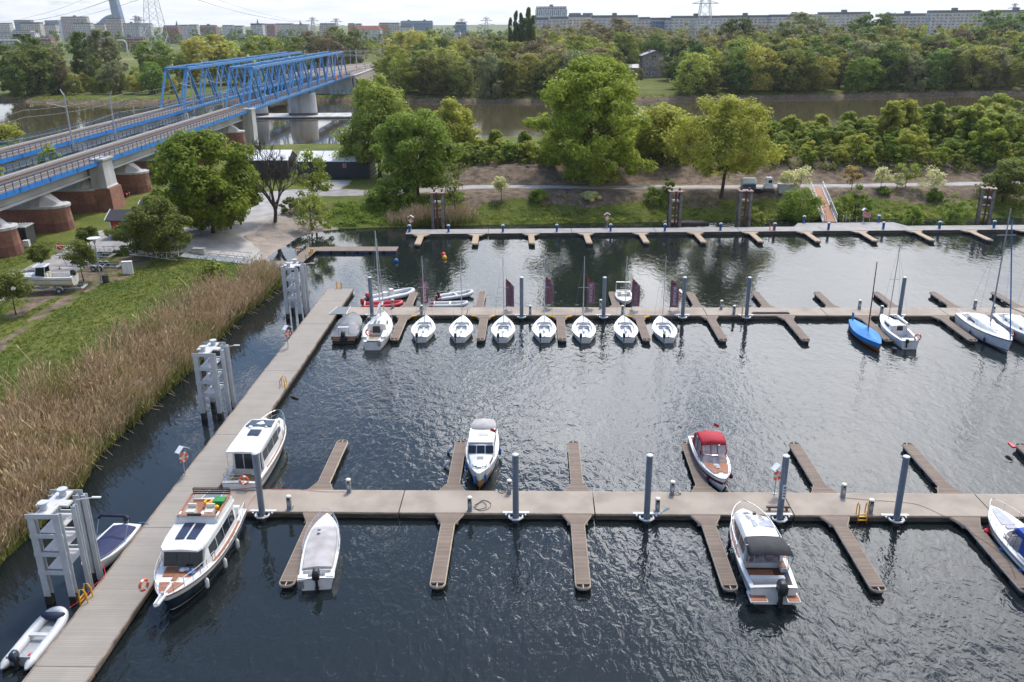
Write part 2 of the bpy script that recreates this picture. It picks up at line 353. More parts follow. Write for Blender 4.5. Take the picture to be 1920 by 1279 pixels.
# what the soil is made of, per vertex (grass / sand / bare brown earth / dry grass)
D1 = sdist(XX, YY, BASIN); D2 = sdist(XX, YY, RIVER); w = sst(-24, -8, XX)
BEACH = [G(*p, .8) for p in ((430, 492), (500, 492), (560, 452), (612, 434), (660, 428), (628, 416), (600, 408), (545, 406), (510, 412), (470, 440))]
BARE = [G(*p, 1.4) for p in ((395, 440), (450, 452), (500, 425), (540, 410), (640, 408), (560, 385), (470, 395), (410, 405))]
sand = sst(1.5, -1.5, sdist(XX, YY, BEACH)+.5*wob(XX*2, YY*2))
dirt = w*np.clip(sst(5.2, 8, D1+wob(XX, YY)*2.4)*sst(35, 28, D1), 0, 1)
dirt = np.maximum(dirt, (YY > 330)*sst(2.6, 1., D2))
dirt = np.maximum(dirt, sst(2, -1, sdist(XX, YY, BARE)+wob(XX*2, YY)))
def track(pts, wd):
    d = np.full(XX.shape, 1e9)
    for (x1, y1), (x2, y2) in zip(pts[:-1], pts[1:]):
        dx, dy = x2-x1, y2-y1; t = np.clip(((XX-x1)*dx+(YY-y1)*dy)/(dx*dx+dy*dy), 0, 1); d = np.minimum(d, np.hypot(XX-x1-t*dx, YY-y1-t*dy))
    return sst(wd, wd*.35, d+wob(XX*3, YY*3)*.3)
dirt = np.maximum(dirt, .8*track([G(*p, 1.6) for p in ((-30, 670), (40, 615), (110, 570), (185, 530), (240, 518))], 1.))
dirt = np.maximum(dirt, .55*track([G(*p, 1.6) for p in ((20, 553), (100, 548), (160, 520), (230, 500), (262, 478))], 4.5))
dirt = np.maximum(dirt, .75*track([G(*p, 1.6) for p in ((30, 590), (110, 545), (180, 500))], 1.6)) 
dirt = np.maximum(dirt, .8*track([(-27, 149), (-20, 149.2), (0, 147.6), (30, 147.2), (85, 150.3)], 1.5))
fmead = (YY > 400)*.5*(np.sin(XX*.011+2)*np.sin(YY*.013)+1)/2
dry = np.clip(fmead + .35*sst(0, 1, wob(XX*.6, YY*.8)), 0, 1)
ca = me.color_attributes.new('soil', 'FLOAT_COLOR', 'POINT')
ca.data.foreach_set('color', np.stack([dry, sand, dirt, np.ones_like(dirt)], -1).reshape(-1).astype(np.float32))
gm = bpy.data.materials.new('ground_soil'); gm.use_nodes = True
n, l = gm.node_tree.nodes, gm.node_tree.links; b = n['Principled BSDF']; b.inputs['Roughness'].default_value = .95; b.inputs['Specular IOR Level'].default_value = .15
at_ = n.new('ShaderNodeAttribute'); at_.attribute_name = 'soil'; sp_ = n.new('ShaderNodeSeparateColor'); l.new(at_.outputs['Color'], sp_.inputs[0])
tco = n.new('ShaderNodeTexCoord')
def nzt(scale, det=6, rough=.6):
    q = n.new('ShaderNodeTexNoise'); q.inputs['Scale'].default_value = scale; q.inputs['Detail'].default_value = det; q.inputs['Roughness'].default_value = rough; l.new(tco.outputs['Object'], q.inputs['Vector']); return q.outputs['Fac']
def ramp(f, a, c1, bb, c2):
    q = n.new('ShaderNodeValToRGB'); l.new(f, q.inputs[0]); q.color_ramp.elements[0].position = a; q.color_ramp.elements[0].color = tuple(c1)+(1,); q.color_ramp.elements[1].position = bb; q.color_ramp.elements[1].color = tuple(c2)+(1,); return q.outputs[0]
def mixc(f, a, c):
    q = n.new('ShaderNodeMix'); q.data_type = 'RGBA'; l.new(f, q.inputs[0]); l.new(a, q.inputs[6]); l.new(c, q.inputs[7]); return q.outputs[2]
def edge(mask, noise, k=.8):
    q = n.new('ShaderNodeMath'); q.operation = 'ADD'; l.new(mask, q.inputs[0])
    q1 = n.new('ShaderNodeMath'); q1.operation = 'MULTIPLY_ADD'; l.new(noise, q1.inputs[0]); q1.inputs[1].default_value = k; q1.inputs[2].default_value = -k/2; l.new(q1.outputs[0], q.inputs[1])
    r = n.new('ShaderNodeMapRange'); l.new(q.outputs[0], r.inputs[0]); r.inputs[1].default_value = .38; r.inputs[2].default_value = .62; return r.outputs[0]
grass = mixc(ramp(nzt(.12, 5), .35, (0, 0, 0), .65, (1, 1, 1)), ramp(nzt(2.2), .32, (.045, .072, .011), .68, (.095, .125, .022)), ramp(nzt(1.4), .32, (.085, .105, .016), .7, (.18, .175, .045)))
dryc = ramp(nzt(.9), .3, (.13, .12, .04), .7, (.30, .26, .10))
dirtc = ramp(nzt(.8, 9, .7), .34, (.07, .052, .035), .68, (.26, .195, .145))
sandc = ramp(nzt(.7, 8), .3, (.25, .205, .175), .7, (.39, .34, .30))
col = mixc(edge(sp_.outputs[0], nzt(.5)), grass, dryc); col = mixc(edge(sp_.outputs[2], nzt(.7, 8, .7), .9), col, dirtc); col = mixc(edge(sp_.outputs[1], nzt(1.1, 6), .5), col, sandc)
l.new(col, b.inputs['Base Color'])
bp = n.new('ShaderNodeBump'); bp.inputs['Strength'].default_value = .9; bp.inputs['Distance'].default_value = .25; l.new(nzt(1.6, 8, .7), bp.inputs['Height']); l.new(bp.outputs[0], b.inputs['Normal'])
me.materials.append(gm); gr = bpy.data.objects.new('ground', me); COL.objects.link(gr); struct(gr)

# ------------------------------------------------------------------ roads and paths
gravel = mat('gravel', (.34, .315, .30), .95, (.22, .20, .19), .6, bump=.5, bscale=14, detail=9)
gravel2 = mat('pale_gravel', (.39, .37, .355), .95, (.28, .26, .25), .5, bump=.5, bscale=14, detail=9)
def strip(name, pts, wds, m, off=.07, step=1.2):
    P = []; Wd = []
    for (a, b_), wa, wb in zip(zip(pts[:-1], pts[1:]), wds[:-1], wds[1:]):
        k = max(2, int(math.dist(a, b_)/step))
        for i in range(k): t = i/k; P.append((a[0]+(b_[0]-a[0])*t, a[1]+(b_[1]-a[1])*t)); Wd.append(wa+(wb-wa)*t)
    P.append(pts[-1]); Wd.append(wds[-1]); P = np.array(P)
    for _ in range(14): P[1:-1] = (P[:-2]+P[2:]+2*P[1:-1])/4
    T = np.gradient(P, axis=0); T /= np.linalg.norm(T, axis=1)[:, None]; Nn = np.stack([-T[:, 1], T[:, 0]], 1); K = 13
    co = []; rng = np.random.RandomState(3)
    for i, (p, nn, wd) in enumerate(zip(P, Nn, Wd)):
        a = wd/2*(1+.06*rng.randn()); c = wd/2*(1+.06*rng.randn())
        for j in range(K): t = j/(K-1); co.append(p+nn*(a*(1-t)-c*t))
    co = np.array(co); z = height(co[:, 0], co[:, 1])+off
    z = z.reshape(-1, K); z[:, 0] -= off+.06; z[:, -1] -= off+.06; co = np.concatenate([co, z.reshape(-1, 1)], 1)
    ii = np.arange(len(P)*K).reshape(-1, K); fc = np.stack([ii[:-1, :-1], ii[:-1, 1:], ii[1:, 1:], ii[1:, :-1]], -1).reshape(-1, 4)
    me = bpy.data.meshes.new(name); fast_mesh(me, co, fc); me.polygons.foreach_set('use_smooth', [True]*len(me.polygons)); me.materials.append(m)
    o = bpy.data.objects.new(name, me); COL.objects.link(o); return struct(o)
strip('gravel_road', [(-80, 66), (-66, 86), (-60.5, 96), (-60, 108), (-60, 120), (-58.5, 132), (-54, 146), (-47, 154), (-38, 156), (-24, 154.5), (-12, 153.6)], [9, 9, 8.5, 7.5, 7, 6, 6, 9, 8, 4, 3], gravel)
strip('levee_path', [(-14, 153.6), (0, 152.8), (27, 152.2), (55, 153.4), (84, 155.6), (150, 160)], [3.2, 3, 3, 3, 3, 3], gravel2, .10)
strip('gravel_yard', [(-64, 119.5), (-50, 119.5), (-44, 118.5), (-37.5, 112.2)], [11, 17, 13, 2.5], gravel2, .11)
strip('yard_branch', [(-47, 121), (-44, 134), (-43, 146), (-44, 157)], [9, 7, 8, 9], gravel2, .09)
strip('storage_apron', [(-38.5, 157), (-37.5, 168)], [6.5, 5.5], gravel2, .12)

# ------------------------------------------------------------------ water
wme = bpy.data.meshes.new('water'); fast_mesh(wme, np.array([(-900, -120, 0), (900, -120, 0), (900, 470, 0), (-900, 470, 0)], float), np.array([[0, 1, 2, 3]]))
wm = bpy.data.materials.new('river_water'); wm.use_nodes = True; n, l = wm.node_tree.nodes, wm.node_tree.links; b = n['Principled BSDF']
b.inputs['IOR'].default_value = 1.333; b.inputs['Roughness'].default_value = .035
tco = n.new('ShaderNodeTexCoord')
def wv(scale, rot, stretch, det=2, dist=0., rough=.5):
    mp = n.new('ShaderNodeMapping'); l.new(tco.outputs['Object'], mp.inputs[0]); mp.inputs['Rotation'].default_value = (0, 0, R_(rot)); mp.inputs['Scale'].default_value = stretch
    q = n.new('ShaderNodeTexNoise'); q.inputs['Scale'].default_value = scale; q.inputs['Detail'].default_value = det; q.inputs['Roughness'].default_value = rough; q.inputs['Distortion'].default_value = dist; l.new(mp.outputs[0], q.inputs['Vector']); return q.outputs['Fac']
def wm_(op, a, b_, c=None):
    q = n.new('ShaderNodeMath'); q.operation = op
    for i, v in enumerate((a, b_, c)):
        if v is None: continue
        if isinstance(v, (int, float)): q.inputs[i].default_value = v
        else: l.new(v, q.inputs[i])
    return q.outputs[0]
amp = n.new('ShaderNodeMapRange'); l.new(wv(.035, 20, (1, 1, 1), 3), amp.inputs[0]); amp.inputs[1].default_value = .32; amp.inputs[2].default_value = .6; amp.inputs[3].default_value = .22; amp.inputs[4].default_value = 1.25
# sheltered channel by the reeds is calmer
sx = n.new('ShaderNodeSeparateXYZ'); l.new(tco.outputs['Object'], sx.inputs[0])
calm = n.new('ShaderNodeMapRange'); l.new(sx.outputs[0], calm.inputs[0]); calm.inputs[1].default_value = -26; calm.inputs[2].default_value = -20; calm.inputs[3].default_value = .3; calm.inputs[4].default_value = 1
calm2 = n.new('ShaderNodeMapRange'); l.new(sx.outputs[1], calm2.inputs[0]); calm2.inputs[1].default_value = 98; calm2.inputs[2].default_value = 64; calm2.inputs[3].default_value = .36; calm2.inputs[4].default_value = 1
ampc = wm_('MULTIPLY', wm_('MULTIPLY', amp.outputs[0], calm.outputs[0]), calm2.outputs[0])
w1 = wv(1.7, 28, (1, .6, 1), 2, .8); w2 = wv(.62, 62, (1, .5, 1), 2, .4); w3 = wv(5.2, -15, (1, .7, 1), 2)
hgt = wm_('ADD', wm_('ADD', wm_('MULTIPLY', w1, .058), wm_('MULTIPLY', w2, .062)), wm_('MULTIPLY', w3, .010))
hgt = wm_('MULTIPLY', hgt, ampc)
bp = n.new('ShaderNodeBump'); bp.inputs['Strength'].default_value = 1.; bp.inputs['Distance'].default_value = 1.; l.new(hgt, bp.inputs['Height']); l.new(bp.outputs[0], b.inputs['Normal'])
rr = n.new('ShaderNodeMapRange'); l.new(sx.outputs[1], rr.inputs[0]); rr.inputs[1].default_value = 200; rr.inputs[2].default_value = 240; rr.inputs[3].default_value = 0; rr.inputs[4].default_value = 1
cm = n.new('ShaderNodeMix'); cm.data_type = 'RGBA'; l.new(rr.outputs[0], cm.inputs[0]); cm.inputs[6].default_value = (.011, .015, .016, 1); cm.inputs[7].default_value = (.075, .062, .036, 1)
l.new(cm.outputs[2], b.inputs['Base Color'])
wme.materials.append(wm); wo = bpy.data.objects.new('water', wme); COL.objects.link(wo); struct(wo)
# ------------------------------------------------------------------ floating piers
FIN = {}
def finger(parent, x, y0, L, dirn, wr, wn, bm_, lbl=None, z=.46, roots=1.15, skew=0):
    """finger berth: planked wedge + walkway, pale edge trim, floats, steel end hoop"""
    d = dirn; yb = y0+d*roots; ye = y0+d*(L-.35)
    key = (L, d, wr, wn, bm_.name)
    if key not in FIN:
        pl = [(-wr/2, 0), (-wn/2, d*roots), (-wn/2, d*(L-.35)), (wn/2, d*(L-.35)), (wn/2, d*roots), (wr/2, 0)]
        m = MB(); m.prism(pl, -.10, 0); q = m.build('finger', bm_, None); me1 = q.data; bpy.data.objects.remove(q)
        m = MB()
        arc = [(-wn/2*math.cos(a), d*(L-.35+wn/2*math.sin(a))) for a in np.linspace(0, math.pi, 11)]
        path = [(-wr/2, 0)]+[(-wn/2, d*roots)]+arc+[(wn/2, d*roots), (wr/2, 0)]
        o_ = .028
        path = [(x_*(1+o_/abs(x_)) if abs(x_) > .02 else x_, y_) for x_, y_ in path]
        m.tube([(x_, y_, -.035) for x_, y_ in path], .035, 4); m.tube([(x_, y_, -.12) for x_, y_ in path], .045, 4)
        m.box((0, d*(L-.35+wn/4), -.03), (.06, wn/2, .03))
        q = m.build('edge_trim', trim, None); me2 = q.data; bpy.data.objects.remove(q)
        m = MB()
        for k, fr in enumerate((.38, .62, .88) if L > 7 else (.45, .85)): m.box((0, d*L*fr, -.36), (wn*.82, L*.16, .46))
        m.box((0, d*L*.55, -.17), (wn*.9, L*.86, .09)); m.box((0, d*roots*.5, -.17), (wr*.72, roots*.9, .09))
        q = m.build('float', floatm, None); me3 = q.data; bpy.data.objects.remove(q)
        FIN[key] = (me1, me2, me3)
    a = bpy.data.objects.new('finger', FIN[key][0]); COL.objects.link(a); a.parent = parent; a.location = (x, y0, z); a.rotation_euler = (0, 0, skew)
    for nm, mm in (('edge_trim', FIN[key][1]), ('float', FIN[key][2])):
        c = bpy.data.objects.new(nm, mm); COL.objects.link(c); c.parent = a
    if lbl: a['label'] = lbl
    return a
def deck_sections(parent, cuts, y0, y1, m, z=.5):
    for a, b_ in zip(cuts[:-1], cuts[1:]):
        q = MB(); q.bx(a+.035, b_-.035, y0, y1, z-.09, z)
        o = q.build('deck_section', m, parent)
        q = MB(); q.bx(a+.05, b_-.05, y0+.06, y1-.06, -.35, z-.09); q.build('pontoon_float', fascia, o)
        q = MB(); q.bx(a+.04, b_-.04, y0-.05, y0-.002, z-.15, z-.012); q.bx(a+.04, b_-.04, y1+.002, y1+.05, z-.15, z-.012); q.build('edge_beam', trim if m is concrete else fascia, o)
def cleats(parent, xs_, y, z=.5):
    for x in xs_:
        q = MB(); q.box((x, y, z+.08), (.32, .05, .045)); q.cyl((x-.07, y, z), .025, .07, 6); q.cyl((x+.07, y, z), .025, .07, 6); q.build('cleat', galv, parent)
PILE_Y = .28
def pile_guide(parent, x, y, z=.5):
    q = MB()
    pts = [(x+.46*math.cos(a), y-PILE_Y+.46*math.sin(a), z-.1) for a in np.linspace(math.pi/8, math.pi/8+2*math.pi, 9)[:-1]]
    q.tube(pts, .07, 6, closed=True); q.box((x, y-.02, z+.03), (1.7, .22, .06)); q.box((x-.62, y-.1, z-.02), (.1, .34, .1)); q.box((x+.62, y-.1, z-.02), (.1, .34, .1))
    for k in range(4): q.cyl((x+.36*math.cos(k*1.57+.78), y-PILE_Y+.36*math.sin(k*1.57+.78), z-.07), .055, .07, 8)
    q.build('pile_guide', pilecap, parent)

# front pier
PC = thing('floating_pier', 'nearest crosswise floating pier with beige deck, where the red canopy boat moors', 'pier')
YC0, YC1 = 48.72, 51.45
deck_sections(PC, [-20.9, -8.64, 3.97, 16.62, 29.24, 42], YC0, YC1, concrete)
for i in range(7): finger(PC, -13.55+8.18*i if i else -13.9, YC0-.05, 7.75, -1, 1.80, .76, boards_y)
for i, x in enumerate((-14.4, -5.45, 3.0, 11.5, 19.45, 27.8, 36.1)): finger(PC, x-.35*0, YC1+.05, 7.6, 1, 1.75, .74, boards_y)
# middle pier
PB = thing('floating_pier', 'middle floating pier with beige concrete deck where the seven small sailboats with burgundy flags moor', 'pier')
YB0, YB1 = 89.1, 91.72
deck_sections(PB, [-20.4, -7.2, 5.4, 18.6, 31.4, 44.2, 57], YB0, YB1, concrete)
for px in (738, 900.3, 1054.6, 1213.3, 1357.2, 1512.4, 1666.7, 1825, 1985): finger(PB, G(px, 636.4, .5)[0], YB0-.05, 7.65, -1, 1.85, .76, boards_y)
for x in (-14.0, -6.0, 9.2, 18.2, 25.8, 32.9, 39.7, 46.2, 53.2): finger(PB, x, YB1+.05, 6.2, 1, 1.75, .74, boards_y)
# back pier, turned a little
PA = thing('floating_pier', 'farthest floating pier with pale grey deck, blue service bollards and tan finger berths', 'pier', (-19.2, 127.5, 0), .0285)
deck_sections(PA, [0, 12.4, 25, 37.6, 50.2, 62.8, 75.4, 88, 101], 0, 3.0, concrete_a)
for i in range(12): finger(PA, 2.42+8.2*i, -.05, 6.4, -1, 2.5, .78, boards_t)
q = MB(); q.prism([(59.2, 3.06), (60.6, 5.7), (75.5, 5.7), (76.6, 3.06)], .36, .47); o = q.build('landing_deck', concrete_a, PA)
q = MB(); q.prism([(59.5, 3.1), (60.8, 5.6), (75.3, 5.6), (76.3, 3.1)], -.3, .355); q.build('pontoon_float', fascia, o)
# long pontoon on the left
PL = thing('floating_pier', 'long grey boarded pontoon running from the camera beside the reeds on the left', 'pier')
XL0, XL1 = -24.4, -21.42
cuts = [26, 32.6, 44.95, 57.6, 71.2, 84.8, 99.0]
cuts = [22] + [G(150, yy, .5)[1] for yy in (1250, 988, 813, 694, 606, 541)]
for a, b_ in zip(cuts[:-1], cuts[1:]):
    q = MB(); q.bx(XL0, XL1, a+.02, b_-.02, .41, .5); o = q.build('deck_section', greyboards, PL)
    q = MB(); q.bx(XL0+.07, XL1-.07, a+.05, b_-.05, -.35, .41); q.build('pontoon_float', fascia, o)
    q = MB()
    for x in (XL0-.03, XL1+.03): q.bx(x-.05, x+.05, a+.02, b_-.02, .30, .515)
    q.build('edge_beam', mat('worn_edge_beam', (.30, .22, .17), .8, (.12, .09, .07), 1.3, stretch=(1, 1, 1)), o)
def gangplate(y0, y1, x1, lab):
    o = MB().prism([(XL1-.75, y0+.0), (x1, y0+.0), (x1+.0, y1), (XL1-.35, y1)], .52, .55).build('gangplate', mat('dark_tread_plate', (.16, .19, .20), .6, (.12, .14, .15), 6), None)
    tag(o, lab, 'gangplate')
    t = MB(); t.tube([(XL1-.75, y0, .57), (XL1-.35, y1, .57)], .03, 4); t.tube([(x1, y0, .57), (x1, y1, .57)], .04, 4); t.build('edge_strip', white_m, o)
gangplate(48.75, 51.4, -20.75, 'dark grey sloping plate joining the boarded pontoon to the nearest pier')
gangplate(89.15, 91.7, -20.3, 'dark grey sloping plate joining the boarded pontoon to the middle pier')

# ------------------------------------------------------------------ round piles
def pile_src():
    t = thing('mooring_pile', 'pile', 'pile', group='round grey piles along the piers')
    MB().cyl((0, 0, -2.2), .20, 6.98, 20).build('pile_shaft', pilem, t, True)
    MB().lathe((0, 0, 4.78), [(.215, 0), (.215, .05), (.13, .10), (.01, .115)], 20).build('pile_cap', pilecap, t, True)
    MB().cyl((0, 0, -.35), .207, .62, 20).build('tide_band', mat('weedy_band', (.07, .06, .045), .7, (.04, .04, .03), 4), t)
    return t
p0 = pile_src(); first = True
for px, lab in ((488, 'round grey pile on the nearest pier, in front of the left white cruiser'), (967, 'round grey pile on the nearest pier, just right of the white wooden-bowed launch'),
                (1212.8, 'round grey pile on the nearest pier, to the left of the red canopy boat'), (1461.4, 'round grey pile on the nearest pier with a white notice, behind the black bimini boat'), (1679.6, 'rightmost round grey pile on the nearest pier, beside the yellow ladder')):
    x = G(px, 972, .4)[0]
    if first: p0.location = (x, YC0-PILE_Y, 0); p0['label'] = lab; first = False
    else: dup(p0, (x, YC0-PILE_Y, 0), 0, lab)
    pile_guide(PC, x, YC0)
for px, lab in ((697, 'round grey pile on the middle pier behind the white sailing yacht with the orange ring'), (978, 'round grey pile on the middle pier between the third and fourth small sailboats'), (1131.8, 'round grey pile on the middle pier between the fifth and sixth small sailboats'),
                (1280, 'round grey pile on the middle pier right of the last burgundy flag'), (1399.8, 'round grey pile on the middle pier standing alone by the yellow ladder'), (1685.5, 'round grey pile on the middle pier behind the small white yacht with brown cockpit')):
    x = G(px, 594.6, .4)[0]; dup(p0, (x, YB0-PILE_Y, -.05), 0, lab); pile_guide(PB, x, YB0)
q = MB(); gx = G(1461.4, 972, .4)[0]; q.panel((gx-.06, YC0-.49, 1.9), (gx+.2, YC0-.46, 1.9), (gx+.2, YC0-.46, 2.9), (gx-.06, YC0-.49, 2.9), .01); o = q.build('notice_board', white_m); tag(o, 'white notice fixed to the pile behind the black bimini boat', 'notice')
q = MB()
for k in range(4): q.box((gx+.07, YC0-.497, 2.7-.2*k), (.16, .006, .07 if k else .12), mi=0)
q.build('notice_print', mat('print_grey', (.12, .12, .14), .8), o)

# ------------------------------------------------------------------ service pedestals
def ped_src(body, lid, h, nm, cat, grp):
    t = thing(nm, 'x', cat, group=grp)
    MB().box((0, 0, h*.36), (.26, .24, h*.72)).box((0, 0, h*.02), (.34, .32, h*.04)).build('pedestal_body', body, t)
    MB().box((0, 0, h*.80), (.21, .19, h*.16)).build('lamp_window', glass, t)
    m = MB()
    for a in (-1, 1):
        for c in (-1, 1): m.box((a*.115, c*.105, h*.80), (.03, .03, h*.17))
    m.lathe((0, 0, h*.88), [(.17, 0), (.18, h*.06), (.13, h*.11), (.02, h*.12)], 12); m.build('pedestal_lid', lid, t, True)
    MB().box((0, -.125, h*.45), (.16, .012, .2)).box((0, -.135, h*.3), (.09, .03, .05)).build('socket_panel', pilecap, t)
    return t
ped = ped_src(mat('pedestal_grey', (.24, .26, .28), .5, (.2, .21, .23), 4), offwhite, 1.02, 'power_pedestal', 'power pedestal', 'power pedestals on the piers')
plist = [(543, 955, 'grey power pedestal with blue hose, left of the covered grey-decked motorboat'), (655, 922, 'power pedestal with a thin red cable at the back edge of the nearest pier'), (881, 957, 'power pedestal with a looped dark hose in front of the white wooden-bowed launch'),
         (955, 924, 'power pedestal half hidden behind the pile right of the white launch'), (1233, 962, 'power pedestal wrapped in pale blue hose beside the pile left of the red canopy boat'), (1260, 927, 'power pedestal with short black cable at the back edge, left of the red canopy boat'),
         (1580, 932, 'power pedestal with blue plug, left of the yellow ladder on the nearest pier'), (1631, 962, 'power pedestal directly behind the yellow ladder on the nearest pier'),
         (736.5, 577.5, 'pale power pedestal on the middle pier in front of the red inflatable'), (790.5, 589, 'blue-footed power pedestal behind the first small sailboat'), (994, 589.3, 'small blue-footed power pedestal right of the pile behind the third small sailboat'),
         (1126, 578, 'pale power pedestal left of a pile, behind the fifth small sailboat'), (1167, 589.3, 'blue-footed power pedestal behind the sixth small sailboat'), (1352, 579.5, 'pale power pedestal at the back edge of the middle pier, left of the lone pile'),
         (1376, 590, 'plain grey power pedestal at the front edge of the middle pier beside the lone pile'), (1611, 579, 'pale power pedestal on the middle pier above the blue covered boat'), (1653, 590.6, 'grey power pedestal at the bow of the small white yacht'),
         (1827, 579, 'pale power pedestal behind the stern of the large white yacht'), (1861, 590, 'grey power pedestal beside the mast of the large white yacht')]
for i, (px, py, lab) in enumerate(plist):
    x, y = G(px, py, .5); lo, hi_ = (YC0+.25, YC1-.25) if py > 800 else (YB0+.25, YB1-.25); y = min(max(y, lo), hi_)
    if i == 0: ped.location = (x, y, .5); ped['label'] = lab
    else: dup(ped, (x, y, .5), 0, lab)
bol = thing('service_bollard', 'x', 'bollard', group='blue service bollards on the far pier')
MB().box((0, 0, .5), (.30, .26, 1.0)).build('bollard_body', bluep, bol)
MB().box((0, 0, 1.03), (.46, .3, .07)).box((-.2, 0, .95), (.07, .28, .12)).box((.2, 0, .95), (.07, .28, .12)).lathe((0, 0, 1.06), [(.2, 0), (.15, .07), (.02, .09)], 10).build('bollard_head', white_m, bol)
MB().box((0, -.14, .6), (.16, .02, .3)).build('bollard_panel', mat('dark_blue_panel', (.01, .05, .2), .4), bol)
bl = [(767.8, 435), (841, 435), (943, 435), (1044, 434), (1144.7, 433.4), (1246.5, 433), (1350.6, 431.6), (1451.8, 431.4), (1553, 430.6), (1655.7, 429.6), (1761, 428.4), (1863, 427), (1507, 417.6), (1647, 416.4)]
bn = ['at the left end of the far pier', 'just right of the leftmost rusty dolphin', 'between the second and third finger of the far pier', 'one gap left of the middle life ring stand', 'directly right of the middle life ring stand', 'in front of the rusty dolphin with the low raft', 'left of the rusty dolphin below the tank truck', 'next to the orange ladder on the far pier', 'at the foot of the white gangway', 'right of the red-hooped sign and landing deck', 'on the open stretch left of the rightmost rusty dolphin', 'in front of the rightmost rusty dolphin', 'on the left corner of the landing deck by the gangway', 'on the right end of the landing deck behind the pier']
for i, ((px, py), lab) in enumerate(zip(bl, bn)):
    x, y = G(px, py, .5); lab = 'blue bollard with white head '+lab
    if i == 0: bol.location = (x, y, .49); bol['label'] = lab
    else: dup(bol, (x, y, .49), 0, lab)

# ------------------------------------------------------------------ hoses, cables and small gear on the decks
def hose(name, pts, r, m, lab, cat='hose'):
    P = [Vector(p) for p in pts]; out_ = []
    for i in range(len(P)-1):
        a = P[max(i-1, 0)]; b_ = P[i]; c = P[i+1]; d = P[min(i+2, len(P)-1)]
        for k in range(6):
            t = k/6; out_.append(.5*((2*b_)+(c-a)*t+(2*a-5*b_+4*c-d)*t*t+(3*b_-a-3*c+d)*t**3))
    out_.append(P[-1]); o = MB().tube(out_, r, 5).build(name, m, None, True); tag(o, lab, cat); return o
def gp(px, py, z): x, y = G(px, py, z); return (x, y, z)
hose('deck_hose', [gp(892, 950, .53), gp(905, 938, .54), gp(920, 944, .53), gp(915, 954, .53), gp(899, 957, .54), gp(890, 948, .53), gp(905, 941, .56), gp(912, 950, .54), gp(897, 955, .53), gp(886, 950, .6)], .022, mat('dark_hose', (.03, .05, .08), .5), 'dark hose lying in loops on the nearest pier beside a pedestal')
hose('deck_hose', [gp(551, 948, .7), gp(546, 955, .53), gp(538, 952, .54), gp(541, 958, .53), gp(532, 961, .3), gp(536, 967, .1), gp(546, 966, .15), gp(551, 957, .5)], .024, mat('blue_hose', (.05, .2, .42), .5), 'blue hose looping over the edge of the nearest pier by the covered motorboat')
hose('deck_hose', [gp(1225, 955, .7), gp(1229, 963, .53), gp(1240, 961, .54), gp(1247, 953, .53), gp(1255, 952, .55), gp(1245, 957, .56), gp(1236, 966, .3), gp(1226, 962, .55)], .026, mat('pale_blue_hose', (.16, .35, .5), .5), 'tangle of pale blue hose beside the pile left of the red canopy boat')
hose('deck_cable', [gp(649, 922, .55), gp(610, 922, .53), gp(560, 918, .53), gp(505, 917, .53), gp(487, 923, .53), gp(470, 940, .53), gp(462, 958, .52)], .012, redp, 'thin red cable lying along the nearest pier behind the covered motorboat', 'cable')
hose('deck_cable', [gp(1266, 922, .6), gp(1272, 924, .53), gp(1277, 926, .53), gp(1271, 928, .53), gp(1262, 926, .55)], .02, black, 'short black cable loop beside a pedestal left of the red boat', 'cable')
hose('deck_cable', [gp(948, 922, .55), gp(940, 925, .53), gp(934, 919, .54), gp(944, 917, .55), gp(950, 921, .56), gp(939, 922, .53)], .02, black, 'heap of black cable behind the pile right of the white launch', 'cable')
hose('deck_cable', [gp(1583, 933, .53), gp(1625, 937, .53), gp(1680, 941, .53), gp(1720, 946, .53), gp(1765, 965, .53), gp(1800, 985, .5), gp(1880, 1040, .5), gp(1905, 1085, .5)], .013, mat('grey_cable', (.12, .11, .11), .6), 'long grey cable running along the nearest pier and its rightmost finger', 'cable')
hose('mooring_rope', [gp(130, 1140, .5), gp(160, 1118, .53), gp(178, 1096, .53), gp(197, 1080, .53), gp(192, 1055, .7)], .018, redp, 'red rope along the boarded pontoon from grey dinghy to the navy-covered boat', 'rope')

# fenders of the dock: yellow corner bumpers
bs = MB().tube([(-.3, 0, 0), (-.22, 0, 0), (.22, 0, 0), (.3, 0, 0)], .1, 10).sphere((-.3, 0, 0), .1, 8).sphere((.3, 0, 0), .1, 8).build('dock_bumper', yellow, None, True); tag(bs, 'x', 'bumper', 'yellow bumpers at the finger corners of the middle pier')
for i, (px, py, a, lab) in enumerate(((776, 592.5, .5, 'left of the first small sailboat'), (888, 592.5, -.5, 'right of the second small sailboat'), (922, 593, .5, 'left of the third small sailboat bow'), (1034, 593.5, -.4, 'right of the fourth small sailboat bow'), (1067, 593.5, .5, 'left of the fifth small sailboat bow'), (1179, 593, -.5, 'touching the sixth small sailboat bow'), (1213, 594, .6, 'left of the last small sailboat bow'))):
    x, y = G(px, py, .42); c = bs if i == 0 else bs.copy()
    if i: COL.objects.link(c)
    c.location = (x, min(y, YB0-.12), .40); c.rotation_euler = (0, 0, a); c['label'] = 'yellow bumper on the middle pier edge '+lab

